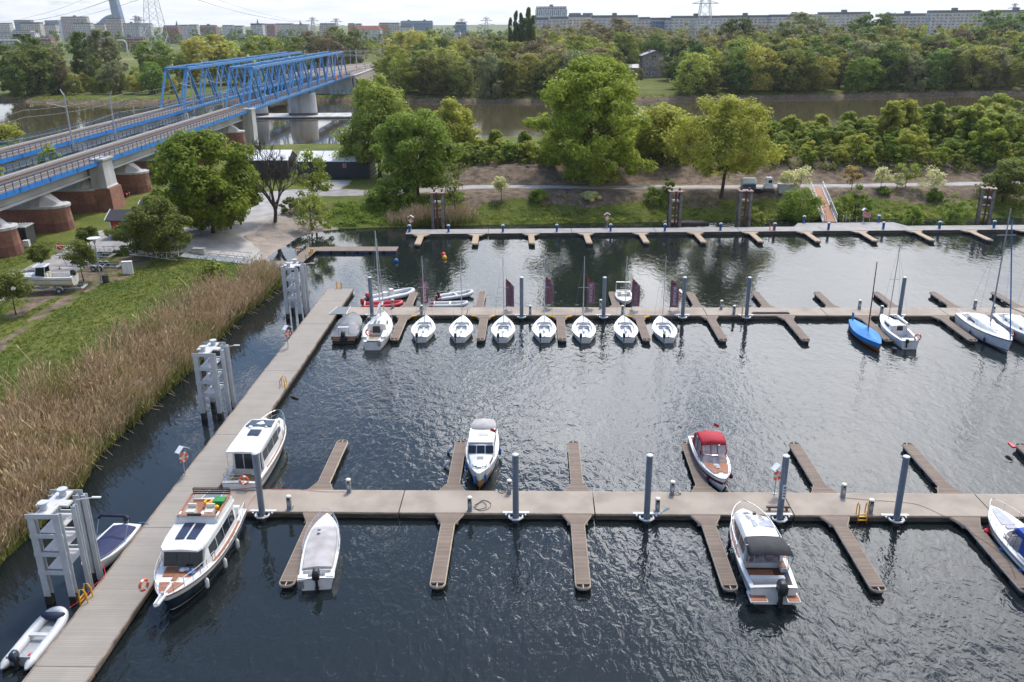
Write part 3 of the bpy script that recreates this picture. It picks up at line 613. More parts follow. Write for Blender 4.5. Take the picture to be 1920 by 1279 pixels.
# ladders
def ladder(px, py, lab, c1, rz=0, y=None):
    x, yy = G(px, py, .5); yy = y if y is not None else yy
    t = thing('dock_ladder', lab, 'ladder', (x, yy, .5), rz)
    for s in (-.27, .27): MB().tube([(s, .35, 0), (s, .33, .55), (s, .18, .85), (s, 0, .82), (s, -.08, .5), (s, -.1, -.3)], .04, 8).build('handrail', c1, t, True)
    m = MB()
    for z in (-.25, 0, .22): m.box((0, -.1, z), (.5, .08, .035))
    m.build('rungs', c1, t)
    m = MB()
    for s in (-.27, .27):
        for z in (-.62, -.46): m.cyl((s, -.1, z), .042, .08, 8)
    m.build('red_band', redp, t)
ladder(1616, 966, 'yellow ladder on the front edge of the nearest pier', yellow, 0, YC0-.1)
ladder(1397, 592, 'yellow ladder on the front edge of the middle pier beside the lone pile', yellow, 0, YB0-.1)
ladder(1447, 432, 'orange ladder on the front edge of the far pier', orange, PA.rotation_euler[2], None)
ladder(636, 541, 'small yellow ladder at the far end of the boarded pontoon', yellow, math.pi, 99.1)
ladder(534, 724, 'yellow ladder on the right edge of the boarded pontoon with a rope', yellow, math.pi/2, None)
ladder(158, 1124, 'yellow ladder on the left edge of the boarded pontoon between dinghy and white dolphin', yellow, -math.pi/2, None)

# life rings
def life_ring_mesh():
    m = MB(); m.torus((0, 0, 0), .29, .075, (0, 1, 0), 28, 8)
    n_ = len(m.f)
    m.m = [1 if (int((k//8)/28*16) % 4 == 0) else 0 for k in range(n_)]
    o = m.build('life_ring', [orange, white_m], None, True); return o
LR = life_ring_mesh(); LRused = False
def life_ring(loc, rz, lab, rx=0):
    global LRused
    o = LR if not LRused else LR.copy()
    if LRused: COL.objects.link(o)
    LRused = True; o.location = loc; o.rotation_euler = (rx, 0, rz); return tag(o, lab, 'life ring')
def ring_stand(px, py, lab, rz=0, z=.5, y=None, h=2.15):
    x, yy = G(px, py, z); yy = yy if y is None else y
    t = thing('life_ring_stand', 'grey post with small gabled roof '+lab, 'life ring stand', (x, yy, z), rz)
    MB().cyl((0, 0, 0), .035, h-.1, 8).box((0, 0, .02), (.2, .2, .04)).build('post', galv, t)
    m = MB()
    for s in (-1, 1): m.box((s*.24, -.08, h-.05), (.56, .42, .035), ry=s*.62)
    m.build('roof', white_m, t)
    MB().box((0, -.03, h-.75), (.5, .03, .66)).build('back_board', white_m, t)
    ca, sa = math.cos(rz), math.sin(rz)
    life_ring((x+.14*sa, yy-.14*ca, z+h-.72), rz, 'orange life ring on the roofed post '+lab)
ring_stand(771, 431, 'at the left end of the far pier')
ring_stand(1138, 426, 'in the middle of the far pier')
ring_stand(1617.5, 417, 'on the landing deck right of the white gangway', .5)
ring_stand(1272, 580, 'behind the rightmost pile of the small sailboat row', -.6)
ring_stand(1452, 926, 'behind the pile above the black bimini boat', .5)
ring_stand(540.5, 651, 'opposite the grey covered inflatable', 1.1)
ring_stand(347, 891, 'opposite the white cruiser on the boarded pontoon', 1.1)
# ------------------------------------------------------------------ boat kit (local +y = bow, origin amidships on the waterline)
class Hull:
    def __init__(s, L, B, H, tw=.85, pw=2.2, ex=.75, rise=.35, rake=.10, chine=.84, keel=-.35, mid=.42, n=26):
        s.__dict__.update(locals())
    def w(s, t):
        if t <= s.mid: return s.B/2*(s.tw+(1-s.tw)*math.sin(math.pi/2*t/s.mid))
        u = (t-s.mid)/(1-s.mid); return s.B/2*max(1-u**s.pw, 0)**s.ex
    def z(s, t): return s.H*(1+s.rise*t*t)
    def y(s, t): return -s.L/2+s.L*t
    def pt(s, t, f, side=1, out=0.):
        """f 0 keel .. .45 chine .. 1 sheer"""
        w = s.w(t); zs = s.z(t); zc = -.02+.22*t*t*s.H; zk = s.keel*(1-t**3)
        if f <= .45: q = f/.45; x = w*s.chine*(1-.35*t*t)*q; zz = zk+(zc-zk)*q**1.3
        else: q = (f-.45)/.55; x0 = w*s.chine*(1-.35*t*t); x = x0+(w-x0)*q**.8; zz = zc+(zs-zc)*q
        yy = s.y(t)-s.rake*s.L*t**5*(1-max(zz, 0)/zs)
        return (side*(x+out*(1 if w > .05 else 0)), yy, zz)
    def ts(s, a=0., b=1., n=None):
        n = n or s.n; return [a+(b-a)*math.sin(math.pi/2*i/n)**1.0 if b == 1. and a == 0. else a+(b-a)*i/n for i in range(n+1)]
    def outer(s, m, par, name='hull', f0=0., f1=1., out=0., a=0., b=1.):
        q = MB(); fs = [f0+(f1-f0)*i/8 for i in range(9)]; rings = []
        for t in s.ts(a, b): rings.append([s.pt(t, f, -1, out) for f in fs[::-1]]+[s.pt(t, f, 1, out) for f in fs])
        if f0 > 0:
            h = len(fs); q.loft([r[:h] for r in rings], closed=False, caps=False); q.loft([r[h:] for r in rings], closed=False, caps=False)
        else:
            q.loft(rings, closed=False, caps=False)
            if a == 0.: q.add(rings[0], [tuple(range(len(rings[0])))])
        return q.build(name, m, par, 50)
    def deck(s, m, par, ck=None, r=.7, fl=.35, mc=None, inset=.98, lip=.03, camber=.05):
        """deck with an optional sunk cockpit ck=(t0,t1), inner half width r*w, floor height fl"""
        q = MB(); T = s.ts(); 
        if ck: T = sorted(set([t for t in T if min(abs(t-ck[0]), abs(t-ck[1])) > .012]+list(ck)))
        o = s.B*.0
        def row(t): w = s.w(t)*inset; z = s.z(t)+lip; return w, s.y(t), z
        for t0, t1 in zip(T[:-1], T[1:]):
            (w0, y0, z0), (w1, y1, z1) = row(t0), row(t1); incock = ck and t0 >= ck[0]-1e-6 and t1 <= ck[1]+1e-6
            if not incock:
                q.quad((-w0, y0, z0), (0, y0, z0+camber), (0, y1, z1+camber), (-w1, y1, z1)); q.quad((w0, y0, z0), (0, y0, z0+camber), (0, y1, z1+camber), (w1, y1, z1))
            else:
                for sd in (-1, 1): q.quad((sd*w0, y0, z0), (sd*w0*r, y0, z0+.02), (sd*w1*r, y1, z1+.02), (sd*w1, y1, z1))
        # gunwale lip down to the hull
        for sd in (-1, 1):
            for t0, t1 in zip(T[:-1], T[1:]):
                (w0, y0, z0), (w1, y1, z1) = row(t0), row(t1); q.quad((sd*w0, y0, z0), (sd*s.w(t0), y0, z0-lip), (sd*s.w(t1), y1, z1-lip), (sd*w1, y1, z1))
        d = q.build('deck', m, par, 35)
        if ck:
            q = MB(); C = [t for t in T if ck[0]-1e-6 <= t <= ck[1]+1e-6]
            for t0, t1 in zip(C[:-1], C[1:]):
                (w0, y0, z0), (w1, y1, z1) = row(t0), row(t1); a, b_ = w0*r, w1*r
                for sd in (-1, 1): q.quad((sd*a, y0, z0+.02), (sd*a*.96, y0, fl), (sd*b_*.96, y1, fl), (sd*b_, y1, z1+.02))
                q.add([(-a*.96, y0, fl), (a*.96, y0, fl), (b_*.96, y1, fl), (-b_*.96, y1, fl)], [(0, 1, 2, 3)], 1)
            for t in (C[0], C[-1]):
                w0, y0, z0 = row(t); a = w0*r
                q.add([(-a, y0, z0+.02), (a, y0, z0+.02), (a*.96, y0, fl), (-a*.96, y0, fl)], [(0, 1, 2, 3)])
            q.build('cockpit', [m, mc or m], par)
        return d
    def panel(s, m, par, t0, t1, r0, r1, name='deck_panel', lift=.055, sides=(1,), k=8, lab=None, camber=.05):
        """sheet laid on the deck between width ratios r0..r1 (negative = other side)"""
        q = MB()
        for sd in sides:
            for i in range(k):
                a, b_ = t0+(t1-t0)*i/k, t0+(t1-t0)*(i+1)/k
                def P(t, r): return (sd*r*s.w(t), s.y(t), s.z(t)+lift+camber*(1-abs(r)))
                q.panel(P(a, r0), P(a, r1), P(b_, r1), P(b_, r0), .012)
        return q.build(name, m, par, label=lab)
    def rail(s, m, par, t0, t1, h=.55, inset=.93, name='guard_rail', bow=True, n=5, wires=1, r=.016, lean=0):
        q = MB(); top = {}
        for sd in (-1, 1):
            T = [t0+(t1-t0)*i/12 for i in range(13)]; P = []
            for t in T: P.append((sd*max(s.w(t)*inset, .05)+sd*lean, s.y(t), s.z(t)+h*min(1, .0+1)))
            st = (sd*s.w(t0)*inset, s.y(t0), s.z(t0)+.02); top[sd] = P
            for wv_ in range(wires): 
                f = 1-wv_*.5; q.tube([st]+[(p[0], p[1], s.z(t)+h*f) for p, t in zip(P, T)], r*(1 if wv_ == 0 else .6), 5)
            for i in range(n): t = t0+(t1-t0)*(i+.5)/n; q.tube([(sd*s.w(t)*inset, s.y(t), s.z(t)), (sd*s.w(t)*inset+sd*lean, s.y(t), s.z(t)+h)], r*.85, 5)
        if bow: a, b_ = top[-1][-1], top[1][-1]; q.tube([a, ((a[0]+b_[0])/2, a[1]+.12, a[2]), b_], r, 5)
        return q.build(name, m, par, True)
class Cab:
    def __init__(s, st, camber=.06): s.st = sorted(st); s.c = camber
    def at(s, y):
        st = s.st; y = min(max(y, st[0][0]), st[-1][0])
        for a, b in zip(st[:-1], st[1:]):
            if a[0] <= y <= b[0]+1e-9:
                t = (y-a[0])/max(b[0]-a[0], 1e-9); return [a[k]+(b[k]-a[k])*t for k in range(5)]
    def build(s, m, par, name='cabin'):
        q = MB(); rings = []
        for y, wb, wt, zb, zt in s.st:
            rings.append([(-wb, y, zb), (-wt-(wb-wt)*.1, y, zb+(zt-zb)*.88), (-wt*.9, y, zt), (0, y, zt+s.c), (wt*.9, y, zt), (wt+(wb-wt)*.1, y, zb+(zt-zb)*.88), (wb, y, zb)])
        q.loft(rings); return q.build(name, m, par, 38)
    def side(s, y, f, sd=1):
        _, wb, wt, zb, zt = s.at(y); wt2 = wt+(wb-wt)*.1; zt2 = zb+(zt-zb)*.88; return (sd*(wb+(wt2-wb)*f), y, zb+(zt2-zb)*f)
    def top(s, y, r):
        _, wb, wt, zb, zt = s.at(y); return (r*wt*.9, y, zt+s.c*(1-abs(r)))
    def win(s, m, par, y0, y1, f0=.3, f1=.85, sd=1, name='window', k=3, f0b=None, f1b=None, t=.012, y1t=None):
        q = MB(); f0b = f0 if f0b is None else f0b; f1b = f1 if f1b is None else f1b
        for i in range(k):
            a, b_ = i/k, (i+1)/k; ya, yb = y0+(y1-y0)*a, y0+(y1-y0)*b_
            P = [s.side(ya, f0+(f0b-f0)*a, sd), s.side(yb, f0+(f0b-f0)*b_, sd), s.side(yb, f1+(f1b-f1)*b_, sd), s.side(ya, f1+(f1b-f1)*a, sd)]
            if sd < 0: P = P[::-1]
            q.panel(*P, t)
        return q.build(name, m, par)
    def lid(s, m, par, y0, y1, r0, r1, name='hatch', t=.02, k=2, lab=None):
        q = MB()
        for i in range(k):
            a, b_ = y0+(y1-y0)*i/k, y0+(y1-y0)*(i+1)/k; q.panel(s.top(a, r0), s.top(a, r1), s.top(b_, r1), s.top(b_, r0), t)
        return q.build(name, m, par, label=lab)
def outboard(par, x, y, z, sc=1., cowl=None, tilt=0.):
    """outboard motor hung on a transom whose top is z; drives aft of y"""
    e = MB(); e.loft([[(x+sc*a*.17*k, y-.22*sc+sc*b*.22*k, z+dz*sc) for a, b in ((-1, -1), (-.6, -1.2), (.6, -1.2), (1, -1), (1, .8), (.6, 1.1), (-.6, 1.1), (-1, .8))] for k, dz in ((.72, .02), (1, .12), (1, .38), (.8, .52), (.4, .57))])
    o = e.build('outboard_motor', cowl or black, par, 50)
    q = MB(); q.loft([[(x+a*.06*sc, y-.2*sc+b*.1*sc, z-dz*sc) for a, b in ((-1, -1), (1, -1), (1, 1), (-1, 1))] for dz in (-.05, .62)]); q.box((x, y-.2*sc, z-.5*sc), (.2*sc, .34*sc, .025)); q.box((x, y-.06*sc, z-.05*sc), (.16*sc, .16*sc, .28*sc)); q.tube([(x, y-.3*sc, z-.68*sc), (x, y-.02*sc, z-.68*sc)], .06*sc, 8)
    q.build('outboard_leg', black, o); return o
FEND = {}
def fender(loc, m, lab, r=.11, h=.5, tilt=(0, 0), grp='fenders hanging on the boats'):
    k = (m.name, r, h)
    if k not in FEND:
        o = MB().lathe((0, 0, 0), [(.02, h/2+.07), (.05, h/2+.03), (r, h/2-.07), (r, -h/2+.07), (.05, -h/2-.02), (.02, -h/2-.05)], 12).tube([(0, 0, h/2), (0, 0, h/2+.35)], .008, 4).build('fender', m, None, True); FEND[k] = o
    else: o = FEND[k].copy(); COL.objects.link(o)
    o.location = loc; o.rotation_euler = (tilt[0], tilt[1], 0); return tag(o, lab, 'fender', grp)
def boat(name, lab, cat, x, y, rz, z=0, group=None): return thing(name, lab, cat, (x, y, z), rz, group)
def loc2w(b, p):
    c, s_ = math.cos(b.rotation_euler[2]), math.sin(b.rotation_euler[2]); return (b.location[0]+c*p[0]-s_*p[1], b.location[1]+s_*p[0]+c*p[1], b.location[2]+p[2])
def mast(par, y, z0, h, m=None, r=.055, spread=.0, boom=None, bz=1.0, lean=0., shrouds=None, cover=None, x=0, forestay=None, backstay=None, sy=None):
    m = m or galv
    o = MB().tube([(x, y, z0), (x+lean, y-.02*h, z0+h)], r, 8, r2=r*.65).build('mast', m, par, True)
    if spread:
        for hh in ([.5, .78] if h > 9 else [.55]): MB().tube([(x-spread, y-.1, z0+h*hh-.02), (x, y, z0+h*hh), (x+spread, y-.1, z0+h*hh-.02)], .02, 5).build('spreader', m, o)
    q = MB(); sh = shrouds or 0
    if sh:
        for sd in (-1, 1): q.tube([(x+sd*sh, y-.15, z0-.1), (x+sd*spread, y-.1, z0+h*.55), (x, y, z0+h*.93)], .009, 3)
    if forestay: q.tube([forestay, (x, y, z0+h*.93)], .010, 3)
    if backstay: q.tube([backstay, (x, y, z0+h*.99)], .009, 3)
    if len(q.v): q.build('rigging', mat('rigging_wire', (.25, .26, .28), .4), par)
    if boom: MB().tube([(x, y, z0+bz), (x, y-boom, z0+bz+.05)], .045, 8).build('boom', m, par, True)
    if cover: MB().loft([[(x+rr*math.cos(a), y-yy, z0+bz+.06+hh*.5+hh*.5*math.sin(a)) for a in np.linspace(0, 2*math.pi, 9)[:-1]] for yy, rr, hh in ((-.1, .07, .5), (.3, .14, .42), (boom*.6, .12, .3), (boom*.97, .06, .15))]).build('sail_cover', cover, par, True)
    return o
def steer(par, x, y, z): MB().torus((x, y, z), .17, .018, (0, 1, .5), 16, 5).build('steering_wheel', black, par, True)
def ring_on(b, p, lab, rz=0, rx=0):
    life_ring(loc2w(b, p), b.rotation_euler[2]+rz, lab, rx)

# ---- 1. big motor yacht with dark hull
B1 = boat('motor_yacht', 'large dark-hulled motor yacht with teak foredeck, twin solar panels and flybridge', 'motor yacht', -19.62, 43.05, math.pi)
h = Hull(9.7, 3.35, 1.12, tw=.86, pw=2.3, ex=.72, rise=.42, rake=.09, keel=-.5)
h.outer(navy, B1); h.outer(white, B1, 'sheer_band', .84, 1.0, .015); h.outer(mat('thin_wood_rub', (.25, .08, .04), .5), B1, 'rub_rail', .965, 1.0, .04); h.outer(white_m, B1, 'boot_stripe', .42, .47, .012)
h.deck(white, B1, ck=(.015, .14), r=.8, fl=.6, mc=teak)
for sd in (1, -1):
    h.panel(teak, B1, .66, .80, .14, .66, 'teak_panel', .06, (sd,)); h.panel(teak, B1, .86, .97, .12, .72, 'teak_panel', .06, (sd,)); h.panel(teak, B1, .15, .62, .86, .96, 'side_deck_teak', .035, (sd,))
h.panel(teak, B1, .735, .845, -.13, .13, 'teak_panel', .06)
h.panel(mat('smoky_hatch', (.25, .29, .33), .1), B1, .66, .725, -.2, .2, 'deck_hatch', .075)
wh = Cab([(-3.3, 1.35, 1.2, 1.1, 2.62), (-.6, 1.42, 1.24, 1.1, 2.62), (1.1, 1.36, 1.2, 1.2, 2.6), (1.42, 1.3, 1.18, 1.25, 2.58), (1.9, 1.22, 1.15, 1.3, 1.48)], .07); wh.build(white, B1, 'wheelhouse')
q = MB(); q.loft([[(sx*w_, y, z) for sx, z in ((-1, z0), (-.96, z0+.1), (0, z0+.17), (.96, z0+.1), (1, z0), (0, z0+.02))] for y, w_, z0 in ((-3.4, 1.3, 2.62), (-.7, 1.33, 2.64), (.9, 1.3, 2.62), (1.75, 1.22, 2.56), (2.05, 1.0, 2.52))]); q.build('brow_roof', white, B1, 40)
for sd, nm in ((-1, 'l'), (0, 'c'), (1, 'r')):
    q = MB(); a, b_ = (-.36+sd*.74, .36+sd*.74); yb = ya = 1.93
    L_ = (a, (yb if sd < 0 else ya), 1.5); R2 = (b_, (yb if sd > 0 else ya), 1.5); q.panel(L_, R2, (b_*.97, 1.55, 2.52), (a*.97, 1.55, 2.52), .05); q.build('windscreen_pane', glass, B1)
for sd in (-1, 1):
    for a, b_, in ((-3.0, -2.15), (-2.08, -1.1), (-1.02, .05), (.13, 1.15)): wh.win(glass, B1, a, b_, .34, .86, sd)
for sd in (-1, 1): q = MB(); q.panel((sd*.06, -.45, 2.83), (sd*.62, -.45, 2.80), (sd*.58, 1.15, 2.785), (sd*.06, 1.15, 2.81), .03); q.build('solar_panel', solar, B1)
# flybridge
q = MB(); 
for sd in (-1, 1): q.loft([[(sd*1.28, y, 2.6), (sd*1.18, y, z), (sd*1.06, y, z), (sd*1.06, y, 2.66)] for y, z in ((-3.3, 2.98), (-.6, 3.12))])
q.loft([[(x_, -.62, 2.6), (x_, -.5, 2.66), (x_, -.72, 3.16), (x_, -.86, 3.14), (x_, -.86, 2.66)] for x_ in (-1.22, 1.22)]); q.build('flybridge_coaming', white, B1)
MB().box((0, -2.0, 2.78), (2.1, 2.5, .03)).build('flybridge_floor', teak, B1)
q = MB()
for sd in (-1, 1): q.box((sd*1.14, -1.95, 3.10), (.16, 2.6, .03), rx=-.05)
q.box((0, -.72, 3.19), (2.3, .2, .03)); q.build('coaming_cap', teak, B1)
MB().box((.1, -.66, 3.27), (.8, .12, .13)).build('console', black, B1)
q = MB(); q.box((.55, -1.35, 2.98), (.5, .5, .4)).box((.55, -1.62, 3.25), (.5, .1, .35)).box((-.55, -1.35, 2.98), (.5, .5, .4)).box((-.55, -1.62, 3.25), (.5, .1, .35)); q.build('helm_seat', offwhite, B1)
q = MB(); 
for z in (3.15, 3.3, 3.45): q.box((0, -3.28, z), (2.3, .05, .09))
q.tube([(-1.1, -3.3, 2.6), (-1.1, -3.3, 3.55), (1.1, -3.3, 3.55), (1.1, -3.3, 2.6)], .02, 5); q.build('aft_rail_boards', mat('varnished_boards', (.10, .055, .035), .5), B1)
MB().tube([(-1.1, -3.25, 3.4), (-3.0, -3.9, 3.3)], .025, 5).build('boarding_pole', mat('varnished_pole', (.2, .06, .03), .4), B1)
for nm, p, mm, lab in (('coiled_rope', (-.15, -2.3, 3.0), yellow, 'coil of yellow rope lying on the flybridge of the dark-hulled motor yacht'),):
    o = MB().torus((0, 0, 0), .26, .07).torus((.02, .03, .1), .23, .06).torus((-.02, 0, .18), .2, .06).build(nm, mm, None, True); o.location = loc2w(B1, p); tag(o, lab, 'rope')
o = MB().box((0, 0, 0), (.62, .5, .4)).box((0, 0, .23), (.68, .56, .07)).build('storage_box', [greenp], None); o.location = loc2w(B1, (-.78, -2.45, 3.0)); tag(o, 'green plastic box with lid on the flybridge of the dark-hulled motor yacht', 'box')
o = MB().sphere((0, 0, 0), .2, 10, sz=.8).sphere((.2, .05, .02), .15, 10).build('life_jacket_bag', yellow, None, True); o.location = loc2w(B1, (-.62, -1.72, 3.08)); tag(o, 'small yellow bundle beside the helm seats of the dark-hulled motor yacht', 'bag')
# pulpit and anchor platform
q = MB(); q.loft([[(-.2, 4.55, 1.66), (.2, 4.55, 1.66), (.2, 4.55, 1.56), (-.2, 4.55, 1.56)], [(-.15, 5.6, 1.72), (.15, 5.6, 1.72), (.15, 5.6, 1.62), (-.15, 5.6, 1.62)], [(-.06, 5.75, 1.72), (.06, 5.75, 1.72), (.06, 5.75, 1.63), (-.06, 5.75, 1.63)]]); q.build('anchor_platform', white, B1)
MB().box((0, 5.1, 1.76), (.06, .9, .05)).cyl((0, 4.75, 1.68), .09, .16, 10).box((0, 5.62, 1.7), (.2, .12, .14)).build('anchor', galv, B1)
h.rail(steel, B1, .60, .985, .62, .93, n=6, wires=2, r=.02); h.rail(mat('dark_handrail', (.03, .03, .03), .4), B1, .30, .60, .16, .99, bow=False, n=4)
for i, t in enumerate((.30, .52, .74)):
    x_, y_, z_ = h.pt(t, .8, -1, .14); fender(loc2w(B1, (x_, y_, z_-.28)), white, 'white fender with blue ends on the dark motor yacht hull, %s' % ('nearest its stern', 'at its middle', 'nearest its bow')[i], .12, .6)
ring_on(B1, (1.45, 3.75, 1.55), 'orange life ring on the port bow rail of the dark-hulled motor yacht', 1.2)
MB().tube([(0, 2.3, .0), (0, 2.3, 0.01)], .2, 8)
o = MB().torus((0, 0, 0), .17, .05).sphere((.05, 0, .08), .12, 8).build('rope_coil', bluep, None, True); o.location = loc2w(B1, (-.72, 2.55, 1.6)); tag(o, 'blue rope coil on the teak foredeck of the dark-hulled motor yacht', 'rope')
o = MB().sphere((0, 0, 0), .2, 8, sz=.6).sphere((.2, .08, -.02), .16, 8, sz=.6).build('rope_heap', sailgrey, None, True); o.location = loc2w(B1, (-.15, 2.4, 1.6)); tag(o, 'pale rope heap on the foredeck teak of the dark-hulled motor yacht', 'rope')
# stern gear
MB().box((-.75, -4.35, 1.35), (.8, .45, .5), rx=.2).box((.7, -4.4, 1.3), (.6, .5, .4)).build('stern_lockers', white, B1)
h.rail(steel, B1, .01, .16, .6, .95, bow=False, n=3)

# ---- 2. white cruiser at the boarded pontoon
B2 = boat('cabin_cruiser', 'white cabin cruiser with brown side stripe and roof glass beside the boarded pontoon', 'cabin cruiser', -19.72, 56.1, -.02)
h = Hull(9.3, 2.75, .95, tw=.88, pw=2.6, ex=.62, rise=.5, rake=.06, keel=-.4)
h.outer(white, B2); h.outer(teak_y, B2, 'brown_side_stripe', .80, .88, .015, .05, .93); h.outer(navy, B2, 'boot_stripe', .40, .46, .012)
h.deck(white, B2, ck=(.03, .22), r=.84, fl=.55, mc=teak_y)
for sd in (1, -1): h.panel(teak_y, B2, .80, .95, .1, .42, 'teak_panel', .06, (sd,)); h.panel(mat('brown_trim_teak', (.28, .13, .07), .6), B2, .24, .95, .86, .94, 'side_deck_teak', .035, (sd,))
c2 = Cab([(-2.65, 1.12, 1.0, .9, 2.55), (.9, 1.15, 1.0, .95, 2.75), (1.75, 1.05, .9, 1.2, 2.55), (2.7, .92, .75, 1.35, 1.75), (3.4, .6, .4, 1.4, 1.52)], .06); c2.build(white, B2)
q = MB(); q.loft([[(-w_, y, z0), (-w_*.97, y, z0+.09), (0, y, z0+.15), (w_*.97, y, z0+.09), (w_, y, z0), (0, y, z0-.02)] for y, w_, z0 in ((-3.5, 1.18, 2.62), (-2.6, 1.2, 2.66), (.6, 1.12, 2.80), (1.5, 1.0, 2.72))]); q.build('hard_top', white, B2, 40)
MB().panel((-.95, .1, 2.93), (.95, .1, 2.93), (.86, 1.25, 2.865), (-.86, 1.25, 2.865), .03).build('roof_glass', navy, B2)
MB().panel((-.38, -1.25, 2.90), (.42, -1.25, 2.90), (.42, -.45, 2.93), (-.38, -.45, 2.93), .04).build('roof_solar_panel', solar, B2)
MB().lathe((.0, 1.4, 2.85), [(.18, 0), (.18, .08), (.04, .14)], 14).build('radar_dome', white_m, B2, True); MB().lathe((-.55, .0, 2.93), [(.16, 0), (.12, .06), (.02, .08)], 12).lathe((.55, .05, 2.93), [(.1, 0), (.06, .06), (.01, .08)], 12).build('antenna_puck', white_m, B2, True)
for sd in (-1, 1):
    for a, b_ in ((-2.5, -1.55), (-1.48, -.3), (-.22, .85)): c2.win(glass, B2, a, b_, .42, .9, sd)
    c2.win(glass, B2, .95, 2.3, .55, .9, sd, f0b=.5, f1b=.8)
MB().panel(c2.top(1.0, -.9), c2.top(1.0, .9), c2.top(2.6, .85), c2.top(2.6, -.85), .03).build('windscreen_pane', glass, B2)
for x_ in (-.62, 0.02, .66): MB().panel((x_-.29, -2.66, 1.0), (x_+.29, -2.66, 1.0), (x_+.28, -2.66, 2.45), (x_-.28, -2.66, 2.45), -.03).build('saloon_door_pane', glass, B2)
MB().tube([(-1.12, -3.4, 1.0), (-1.12, -3.4, 2.65)], .03, 6).tube([(1.12, -3.4, 1.0), (1.12, -3.4, 2.65)], .03, 6).build('roof_post', white_m, B2)
q = MB()
for z in (1.05, 1.35, 1.6): q.tube([(-1.15, -3.6, z), (-1.05, -4.55, z), (.3, -4.58, z)], .018, 5)
for x_, y_ in ((-1.15, -3.6), (-1.05, -4.55), (-.4, -4.56), (.3, -4.58), (1.1, -4.5), (1.15, -3.9)): q.tube([(x_, y_, .95), (x_, y_, 1.62)], .018, 5)
q.tube([(1.15, -3.9, 1.6), (1.1, -4.5, 1.6), (.9, -4.56, 1.6)], .018, 5); q.build('stern_rail', steel, B2)
h.rail(steel, B2, .66, .99, .75, .94, n=5, wires=2, r=.018)
ring_on(B2, (.35, -4.68, 1.22), 'orange life ring on the stern rail of the white cruiser beside the boarded pontoon')

# ---- 3. covered outboard motorboat
B3 = boat('covered_motorboat', 'white open motorboat under a flat pale grey cover, at the first finger', 'motorboat', -12.6, 44.35, .12)
h = Hull(6.5, 2.15, .72, tw=.88, pw=2.5, ex=.8, rise=.42, rake=.05, keel=-.3)
h.outer(white, B3); h.outer(navy, B3, 'dark_hull_band', .45, .70, .012); h.deck(white, B3, ck=(.02, .12), r=.8, fl=.45)
q = MB(); rings = []
for t in (.13, .14, .25, .45, .62, .72, .78): 
    w_ = h.w(t)*.86; z = h.z(t); lift = .16 if .135 < t < .76 else .05
    rings.append([(-w_, h.y(t), z+.03), (-w_*.93, h.y(t), z+lift), (0, h.y(t), z+lift+.08), (w_*.93, h.y(t), z+lift), (w_, h.y(t), z+.03)])
q.loft(rings); q.build('flat_cover', mat('pale_grey_cover', (.42, .405, .41), .6, (.30, .27, .26), 1.3, contrast=(.3, .65)), B3, 40)
for y_ in (.95, 1.35): MB().sphere((-.25, y_, h.z(.7)+.27), .12, 8, sz=.35).build('cover_vent', sailgrey, B3, True)
h.rail(steel, B3, .40, .97, .42, .97, n=4, wires=2, r=.018)
outboard(B3, .05, -3.05, .78, 1.15); 
for sd in (-1, 1): MB().box((sd*.75, -3.0, .72), (.55, .5, .06)).box((sd*.78, -3.0, .78), (.42, .3, .04)).build('stern_step', white, B3)
MB().box((-.85, -3.3, .45), (.34, .04, .5)).build('swim_ladder', steel, B3)
o = MB().sphere((0, 0, 0), .23, 16).cyl((0, 0, .2), .05, .08, 8).build('mooring_buoy', mat('orange_yellow_buoy', (.85, .38, .01), .4), None, True); x_, y_ = G(549, 1088, .2); o.location = (x_, y_, .16); tag(o, 'round orange buoy floating between first finger and the covered motorboat', 'buoy')

# ---- 4. white launch with wooden bow
B4 = boat('wooden_launch', 'white launch with varnished wooden bow and blue fenders, behind the nearest pier', 'motor launch', -3.68, 56.0, math.pi+.0)
woodm = planks('varnished_strakes', (.42, .20, .07), (.34, .15, .05), .11, 2, .35, .06, (.15, .06, .02), .5)
h = Hull(7.8, 2.4, 1.0, tw=.8, pw=2.0, ex=.8, rise=.42, rake=.05, keel=-.45)
h.outer(woodm, B4); h.outer(white, B4, 'white_sheer', .72, 1., .015); h.outer(white, B4, 'white_topsides', .46, .72, .014, 0., .72); h.outer(black, B4, 'boot_stripe', .38, .46, .016)
h.deck(white, B4, ck=(.03, .27), r=.82, fl=.5, mc=teak_y)
c4 = Cab([(-1.3, 1.0, .9, .95, 2.1), (.55, 1.02, .88, 1.0, 2.15), (.95, 1.0, .9, 1.1, 2.05), (1.25, .92, .82, 1.1, 1.55), (2.6, .72, .58, 1.25, 1.6), (3.05, .5, .38, 1.28, 1.4)], .05); c4.build(white, B4)
MB().panel((-.92, -1.5, 2.2), (.92, -1.5, 2.2), (.9, .8, 2.22), (-.9, .8, 2.22), .05).build('cabin_roof', white, B4)
for x_ in (-.62, 0, .62): MB().panel((x_-.27, 1.27, 1.62), (x_+.27, 1.27, 1.62), (x_*.97+.27, .96, 2.1), (x_*.97-.27, .96, 2.1), .03).build('windscreen_pane', glass, B4)
for sd in (-1, 1):
    c4.win(glass, B4, -1.1, -.1, .5, .92, sd); c4.win(glass, B4, -.02, .75, .5, .92, sd); c4.win(glass, B4, 1.4, 2.4, .4, .75, sd)
    MB().panel((sd*.18-.0, 3.06, 1.4), (sd*.45, 2.95, 1.38), (sd*.46, 2.86, 1.5), (sd*.18, 2.95, 1.52), .02*sd).build('forward_window', glass, B4)
c4.lid(mat('smoky_hatch2', (.3, .31, .33), .15), B4, 1.75, 2.25, -.35, .35)
MB().box((0, 3.08, 1.44), (.3, .03, .12)).build('forward_window', glass, B4)
